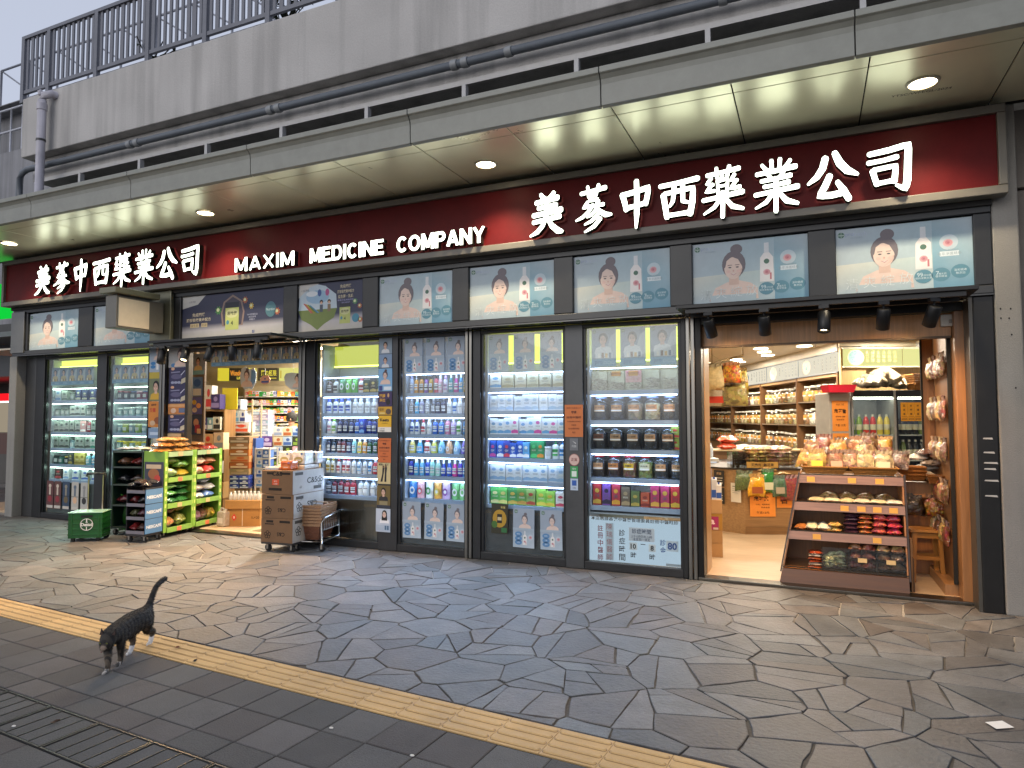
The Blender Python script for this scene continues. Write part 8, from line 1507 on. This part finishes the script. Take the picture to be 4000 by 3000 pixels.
dpost('man_poster', 753, 796, 1383, 1462, .34, '7f8a98', [('w', 0, .2, .65, '1c1a1c', 'c9a590', 'c6b27c', True), ('r', -.5, .5, 0, .2, '6da4b4')], 'poster of a man on the narrow panel inside the left door')
dpost('blue_bill', 751, 790, 1474, 1548, .34, '5a7fb0', [('e', 0, .7, .35, .2, '2a5aa0'), ('r', -.4, .4, .05, .4, 'c8ccc8')], 'blue bill on the narrow panel inside the left door')
dpost('cartoon_bill', 747, 788, 1552, 1618, .34, '5a5a98', [('e', -.2, .7, .2, .15, 'd0b050'), ('e', .2, .5, .22, .15, 'd8a060'), ('e', -.15, .25, .22, .15, 'c8b8a0')], 'violet bill with round yellow shapes inside the left door')
dpost('cartoon_bill', 746, 786, 1620, 1698, .34, '2c3a58', [('e', 0, .6, .25, .2, 'c89878'), ('r', -.1, .35, .1, .5, 'a83040'), ('r', .1, .45, .05, .3, 'd8b888')], 'dark bill with a red figure inside the left door')
xa, xb = -7.87, -6.20
for i in range(9):
    o = put('man_poster', TMY, None, (xa+(xb-xa)*(i+.5)/9, .13, 2.345)); o.scale = (.9, 1, .95); tag(o, f'small man poster, {ORD[i+1]} from left in the row over the left doorway', 'poster', 'row of man posters over the left doorway')
for i, (px, pt, pb_, w, lab) in enumerate(((968, 1432, 1522, .62, 'heart-shaped hanging soap advert in the left doorway'), (1035, 1466, 1502, .38, 'round pink hanging advert in the left doorway'), (1145, 1455, 1522, .66, 'oval hanging soap advert at the right of the left doorway'))):
    a, b = FP(px, pt, 1.0), FP(px, pb_, 1.0); h = a.z-b.z; m = MB('paper'); 
    if i == 0: pts = [(-.5, .6), (-.45, .25), (-.2, .0), (.1, .05), (.25, .0), (.48, .3), (.5, .7), (.35, .95), (.05, .88), (-.2, 1.0), (-.42, .92)]
    elif i == 1: pts = [(.5*math.cos(k*.52), .5+.5*math.sin(k*.52)) for k in range(12)]
    else: pts = [(-.5, .75), (-.42, .3), (-.1, .0), (.5, .02), (.5, .9), (-.1, 1.0), (-.4, .95)]
    w = w*.55; P = [(x*w, z*h) for x, z in pts]; m.prism([(x, .004, z) for x, z in P], [(x, 0, z) for x, z in P], ['c8d2dc', 'd8a088', 'c8d2d8'][i])
    if i != 1: bust(m, (-.08, .2)[i > 0]*w, h*.12, h*.75, -.001)
    else: m.text('M', 0, h*.62, h*.22, -.001, '4a5a9a', None, .03); m.rect(-w*.35, w*.35, h*.2, h*.4, -.001, '4a5a9a')
    if i == 0: m.poly([(w*.15, -.0012, h*.1), (w*.46, -.0012, h*.35), (w*.46, -.0012, h*.8), (w*.2, -.0012, h*.85)], '6f9ac8')
    m.tube([(0, .002, h), (0, .002, CZ-b.z)], .002, 4, '888')
    tag(m.build('hanging_advert', loc=(b.x, 1.0, b.z)), lab, 'advert', 'hanging adverts in the left doorway')
# ---- stock seen through the door: each block by its place in the room
def EP(px, py, y): c = FP(930, 1640, y).dot(e2); d = ray(px, py); return CAM+d*((c-CAM.dot(e2))/d.dot(e2))
def block(nm, lab, cat, px0, px1, pt, pb, y, d, m, c, c2=None, group=None, txt=None, rz=0., z0=None, bev=.004):
    a, b = EP(px0, pt, y), EP(px1, pb, y); z = b.z if z0 is None else z0; w, h = (b-a).xy.length, a.z-z; t = thing(nm, lab, cat, ((a.x+b.x)/2, (a.y+b.y)/2, z), RA+rz, group)
    k = MB(m, c); k.box(-w/2, w/2, 0, d, 0, h); k.build('box', t, min(bev, h*.2, w*.2))
    if c2:
        q = MB('paper', c2); q.rect(-w*.42, w*.42, h*.1, h*.42, -.0012, c2); q.ell(w*.05, h*.68, w*.2, h*.17, -.0012, c2)
        if txt: q.text(txt, 0, h*.72, h*.2, -.002, 'd8402c', None, .02, w=w*.7)
        q.build('print', t)
    return t, w, h
def unit(lab, px0, px1, pt, y, d, shelves, c='8a6840', open_=False):
    a, b = EP(px0, pt, y), EP(px1, pt, y); w = (b-a).xy.length; t = thing('goods_stand', lab, 'stand', ((a.x+b.x)/2, (a.y+b.y)/2, FZ), RA, 'goods stands in the left shop'); h = a.z-FZ
    for s in (-1, 1):
        for y0, y1 in (((0, d),) if not open_ else ((0, .025), (d-.025, d))): MB('wood', c).box(s*w/2-.01, s*w/2+.01, y0, y1, 0, h).build('side_panel' if not open_ else 'post', t)
    if not open_: MB('wood', c).box(-w/2+.011, w/2-.011, d-.012, d, 0, h).build('back_panel', t)
    for py in shelves: z = EP((px0+px1)/2, py, y).z-FZ; MB('woodx', c).box(-w/2+.011, w/2-.011, 0, d-.013, z-.018, z).build('shelf', t)
    return t
G2 = 'boxed goods on the stands of the left shop'
unit('wooden stand with milk powder boxes just inside the left door', 786, 876, 1600, 1.15, .4, (1603, 1681, 1760, 1850, 1950))
for i, (p0, p1, t0, b0, c, c2) in enumerate(((800, 826, 1505, 1598, 'c8c4bc', 'b83a40'), (822, 858, 1540, 1598, '3a3068', '8a80b8'), (788, 806, 1560, 1598, '2a2a20', 'c8b048'), (788, 808, 1632, 1680, '3a3a70', 'd8d4e0'), (810, 830, 1632, 1680, '7aa0a8', 'e0e4e0'), (832, 861, 1628, 1680, 'd0ccb8', '2a2a2a'), (790, 830, 1695, 1757, 'c89a68', 'c83c28'), (834, 872, 1690, 1757, 'd8b490', '8a8a8a'), (800, 832, 1790, 1848, 'b8b0a8', '3a9a40'), (838, 868, 1800, 1848, 'd8d8d4', 'a0a8b0'), (795, 830, 1880, 1948, 'a89060', '6a8ab0'), (834, 870, 1885, 1948, 'b89868', '6a8ab0'))):
    block('milk_box', f'{cname(c)} box with {cname(c2)} print, {ORD[i % 3+1]} on the {ORD[i//3+1]} level of the wooden stand', 'box', p0, p1, t0, b0, 1.12, .2, 'paper', c, c2, G2)
block('yellow_board', 'plain yellow board standing on the wooden stand in the left shop', 'board', 868, 926, 1516, 1600, 1.3, .02, 'paper', 'c8b41e', None); 
unit('pale stand with diaper boxes behind the yellow board', 876, 985, 1560, 1.55, .4, (1602, 1690, 1700), 'b0a084', True)
for i, (p0, p1, t0, b0, c, c2) in enumerate(((880, 905, 1562, 1600, '8a94a8', 'c8ccd8'), (906, 940, 1560, 1600, 'a8b0bc', '3a3a70'), (882, 906, 1606, 1650, 'c0c4cc', 'a8b4c8'), (908, 934, 1604, 1650, 'c8d0d0', '6aa0c0'), (936, 958, 1604, 1650, 'd0d4d8', '3a4a88'), (906, 972, 1652, 1690, 'd8d0c8', 'd85a38'))):
    block('diaper_box', f'{cname(c)} and {cname(c2)} box, {ORD[i+1]} on the pale stand behind the yellow board', 'box', p0, p1, t0, b0, 1.5, .25, 'paper', c, c2, 'boxes on the pale stand', '特價' if i == 5 else None)
for i in range(5): 
    y1 = 1600+21*i
    for j in range(2): block('tissue_box', f'pale {["blue", "pink", "lilac", "blue white", "white"][i]} tissue pack, {["left", "right"][j]} of row {ORD[i+1]} in the stack in the left shop', 'tissue pack', 977+36*j, 1011+36*j, y1, y1+20.5, 2.2, .3, 'film', ['a8bcd0', 'c8b0b8', 'b0a8c8', 'a8c0d0', 'c8ccd0'][(i+j) % 5], ['d8e4ec', 'e4d8dc', 'd8d4e4', 'dce8ec', 'e4e4e4'][i], 'pale tissue packs in a stack')
for i, (p0, p1, t0, b0, c, c2) in enumerate(((982, 1014, 1705, 1746, '2a2a68', 'd8d8e8'), (1016, 1064, 1704, 1746, '6a4a98', 'c8b8e0'), (1064, 1082, 1695, 1746, 'b8a060', '6a5a30'), (1083, 1100, 1660, 1700, '2c2a1c', '7a9a3a'), (1102, 1120, 1660, 1700, '2c2a1c', '7a9a3a'), (1092, 1120, 1655, 1662, 'e0dcd4', 'c8c4bc'))):
    block('goods_pack', f'{cname(c)} pack, {ORD[i+1]} of the mixed packs before the medicine shelves', 'pack', p0, p1, t0, b0, 2.0, .25, 'film', c, c2, 'mixed packs in the left shop')
for i in range(6):
    y1 = 1706+25*i; block('orange_carton', f'{["brown", "tan", "orange", "orange", "brown", "tan"][i]} carton, {ORD[i+1]} from top of the orange stack in the left doorway', 'carton', 894+(i % 2)*2, 974-(i % 3), y1, y1+24.5, .95, .35, 'card', ['8a6a48', 'a8784a', 'b86a2c', 'c8905c', 'b05c28', 'a88a5c'][i], ['c8b090', 'd8b898', 'e0c0a0', 'c05a24', 'e0b890', 'c8a068'][i], 'stacked orange cartons')
for i in range(6): block('diaper_pack', f'blue patterned diaper pack, {["left", "right"][i % 2]} of layer {ORD[i//2+1]} under the orange cartons', 'pack', 896+38*(i % 2), 933+38*(i % 2), 1858+17*(i//2), 1874+17*(i//2), .90, .3, 'film', ['2a3a8a', '3a50a8', '283478'][i % 3], 'c8d0e4', 'blue diaper packs in the left doorway')
block('blue_board', 'tall narrow blue display board in the left doorway', 'board', 979, 997, 1712, 1908, 1.05, .3, 'paper', '2c4a8a', '6a90c8')
unit('white rack of blue boxes right of the blue board', 998, 1052, 1750, 1.0, .35, (1752, 1790, 1828, 1866, 1900), 'b8b4ac', True)
for i in range(8): block('blue_box', f'white and blue box, {["left", "right"][i % 2]} on level {ORD[i//2+1]} of the white rack in the left doorway', 'box', 1000+26*(i % 2), 1024+26*(i % 2), 1757+38*(i//2), 1789+38*(i//2), 1.02, .2, 'paper', ['c8d0dc', '4a70b0', 'd8dce0', '3a60a8'][i % 4], ['3a60a8', 'd8dce8', '6a98c8', 'c8d4e4'][i % 4], 'blue boxes on the white rack')
for i in range(15):
    r_, k_ = divmod(i, 3); block('shelf_box', f'{["white", "green black", "cream", "pink", "pale blue"][(i*2+r_) % 5]} box, {ORD[k_+1]} from left in row {ORD[r_+1]} before the cash counter', 'box', 1068+37*k_, 1103+37*k_, 1668+38*r_, 1704+38*r_, 1.5, .25, 'paper', ['d8d4cc', '2c3424', 'cfc0a0', 'd0a0a8', 'a8bcd0'][(i*2+r_) % 5], ['8a98b0', '7a9a3a', 'a05a30', 'e8e0e0', '3a5a98'][(i*2+r_) % 5], 'wall of boxes in the left shop')
# carton with red diamond, tray of white bottles, jug
t, w, h = block('brown_carton', 'brown carton with red flame diamond on the floor of the left doorway', 'carton', 890, 1014, 1987, 2056, .48, .4, 'card', 'a87a42', None, None, z0=FZ); m = MB('paper', 'c8322a'); m.poly([(-w*.30, -.0015, h*.28), (-w*.22, -.0015, h*.5), (-w*.30, -.0015, h*.72), (-w*.38, -.0015, h*.5)]); m.rect(-w*.05, -w*.03, 0, h, -.0015, 'd8ccb8'); m.text('1L×20', w*.36, h*.5, h*.14, -.0015, '4a3420', 'card', .01); m.ell(-w*.3, h*.5, .012, .02, -.002, 'e8d8c8', n=8); m.build('print', t)
t2, w2, h2 = block('bottle_tray', 'open brown tray of small white bottles on the brown carton', 'tray', 880, 1016, 1955, 1986, .46, .4, 'card', 'b0844c', None, None, z0=FZ+h+.001)
pz = FZ+h+h2+.003; x0 = t2.location.x-w2/2; rg = random.Random(12)
for i in range(16):
    p = t2.location+e1*(-w2/2+.05+(w2-.1)/7*(i % 8))+e2*(.07+.13*(i//8)); p.z = pz; t = thing('white_bottle', f'small white bottle, {ORD[i % 8+1]} in the {["front", "back"][i//8]} row of the brown tray', 'bottle', p, 0, 'white bottles in the tray')
    put('body', pm(('wb', 'b'), lambda: MB('gloss', 'd8d4cc').lathe([(.022, 0), (.025, .01), (.025, .075), (.012, .09)], n=10), 'white_bottle_body'), t); put('cap', pm(('wb', 'c'), lambda: MB('gloss', 'ece8e0').lathe([(.015, .09), (.015, .115)], n=10), 'white_bottle_cap'), t)
q = FP(868, 2050, .38); jg = thing('liquid_jug', 'pale translucent plastic jug on the floor beside the brown carton', 'jug', (q.x, .40, FZ)); MB('film', 'b8b0a4').box(-.075, .075, -.06, .06, 0, .22).build('body', jg, .02); m = MB('gloss', 'c8c4bc'); m.lathe([(.03, .221), (.03, .255)], .03, 0, n=12); m.tube([(-.06, 0, .22), (-.05, 0, .26), (.0, 0, .26), (.01, 0, .22)], .012, 8); m.build('cap', jg); MB('paper', 'd8d4d0').rect(-.05, .05, .05, .13, -.0612).build('paper_label', jg)
dm = MB('matte', '6a6040'); a, b = GP(985, 2085, .024), GP(1060, 2100, .024); dm.box(-.45, .3, .0, .5, 0, .006); tag(dm.build('door_mat', loc=(a.x+.3, .25, FZ+.001)), 'greenish door mat just inside the left doorway', 'mat')
# counter and the assistant behind it
cq = FP(1115, 1735, 2.6); kc = thing('cash_counter', 'cream cash counter with a dark screen deep in the left shop', 'counter', (cq.x, 2.6, FZ), RA); zt_ = cq.z-FZ+.14; MB('satin', 'c8b48c').box(-.45, .9, 0, .5, 0, 1.05).build('body', kc, .01); MB('satin', 'a89068').box(-.47, .92, -.02, .52, 1.051, 1.08).build('worktop', kc)
sc_ = thing('display_screen', 'dark framed picture stand on the cash counter', 'screen', LM@(LI@kc.location+Vector((.28, .1, 1.082-0))), RA); sc_.location.z = FZ+1.082; MB('satin', '8a6a44').box(-.16, .16, 0, .02, 0, .22).build('frame', sc_); MB('satin', '3a3028').box(-.13, .13, -.003, -.0005, .03, .19).build('picture', sc_)
def person():
    p = DP(1139, 1640, 11.6); p.z = FZ; t = thing('person', 'dark-haired person in a blue top behind the cash counter of the left shop', 'person', p, RA+R(10)); me = bpy.data.meshes.new('person_rig'); V = [(0, 0, .92), (0, 0, 1.12), (0, .0, 1.30), (0, .01, 1.40), (0, .0, 1.455), (0, -.01, 1.54), (0, -.01, 1.60), (-.17, 0, 1.35), (-.22, .0, 1.12), (-.19, -.16, .98), (.17, 0, 1.35), (.22, 0, 1.12), (.19, -.16, .98), (-.09, 0, .86), (-.10, .01, .47), (-.10, .03, .06), (-.10, -.10, .03), (.09, 0, .86), (.10, .01, .47), (.10, .03, .06), (.10, -.10, .03)]
    E = [(0, 1), (1, 2), (2, 3), (3, 4), (4, 5), (5, 6), (2, 7), (7, 8), (8, 9), (2, 10), (10, 11), (11, 12), (0, 13), (13, 14), (14, 15), (15, 16), (0, 17), (17, 18), (18, 19), (19, 20)]; r = [.13, .115, .13, .06, .05, .075, .07, .065, .045, .032, .065, .045, .032, .095, .06, .042, .035, .095, .06, .042, .035]
    me.from_pydata(V, E, []); o = bpy.data.objects.new('person_rig', me); COL.objects.link(o); o.modifiers.new('skin', 'SKIN'); s = o.modifiers.new('sub', 'SUBSURF'); s.levels = 2
    for i, k in enumerate(me.skin_vertices[0].data): k.radius = (r[i], r[i]*.85); k.use_root = i == 0
    body = bpy.data.meshes.new_from_object(o.evaluated_get(bpy.context.evaluated_depsgraph_get())); bpy.data.objects.remove(o); at_ = body.color_attributes.new('Col', 'FLOAT_COLOR', 'CORNER'); vc = [H('c79a7c') if v.co.z > 1.41 else H('3a5a98') if v.co.z > .9 else H('2a2c34') for v in body.vertices]; at_.data.foreach_set('color', [x for l in body.loops for x in vc[l.vertex_index]])
    for q in body.polygons: q.use_smooth = True
    body.materials.append(mat('skin')); put('body', body, t); hr = MB('matte', '17130f'); hr.lathe([(.085, 1.52), (.098, 1.57), (.092, 1.63), (.06, 1.675), (.01, 1.69)], 0, .012, n=16); hr.build('hair', t)
    fc_ = MB('skin', 'b8866c'); fc_.add([(-.012, -.085, 1.545), (.012, -.085, 1.545), (0, -.108, 1.54), (0, -.084, 1.575)], [(0, 2, 3), (2, 1, 3), (0, 1, 2)]); fc_.build('nose', t); ey = MB('gloss', '14100e')
    for sx in (-.03, .03): ey.ell(sx, 1.572, .011, .006, -.088, '14100e', n=8)
    ey.ell(0, 1.505, .022, .006, -.088, '8a4a40', n=8); ey.build('face_features', t)
person()
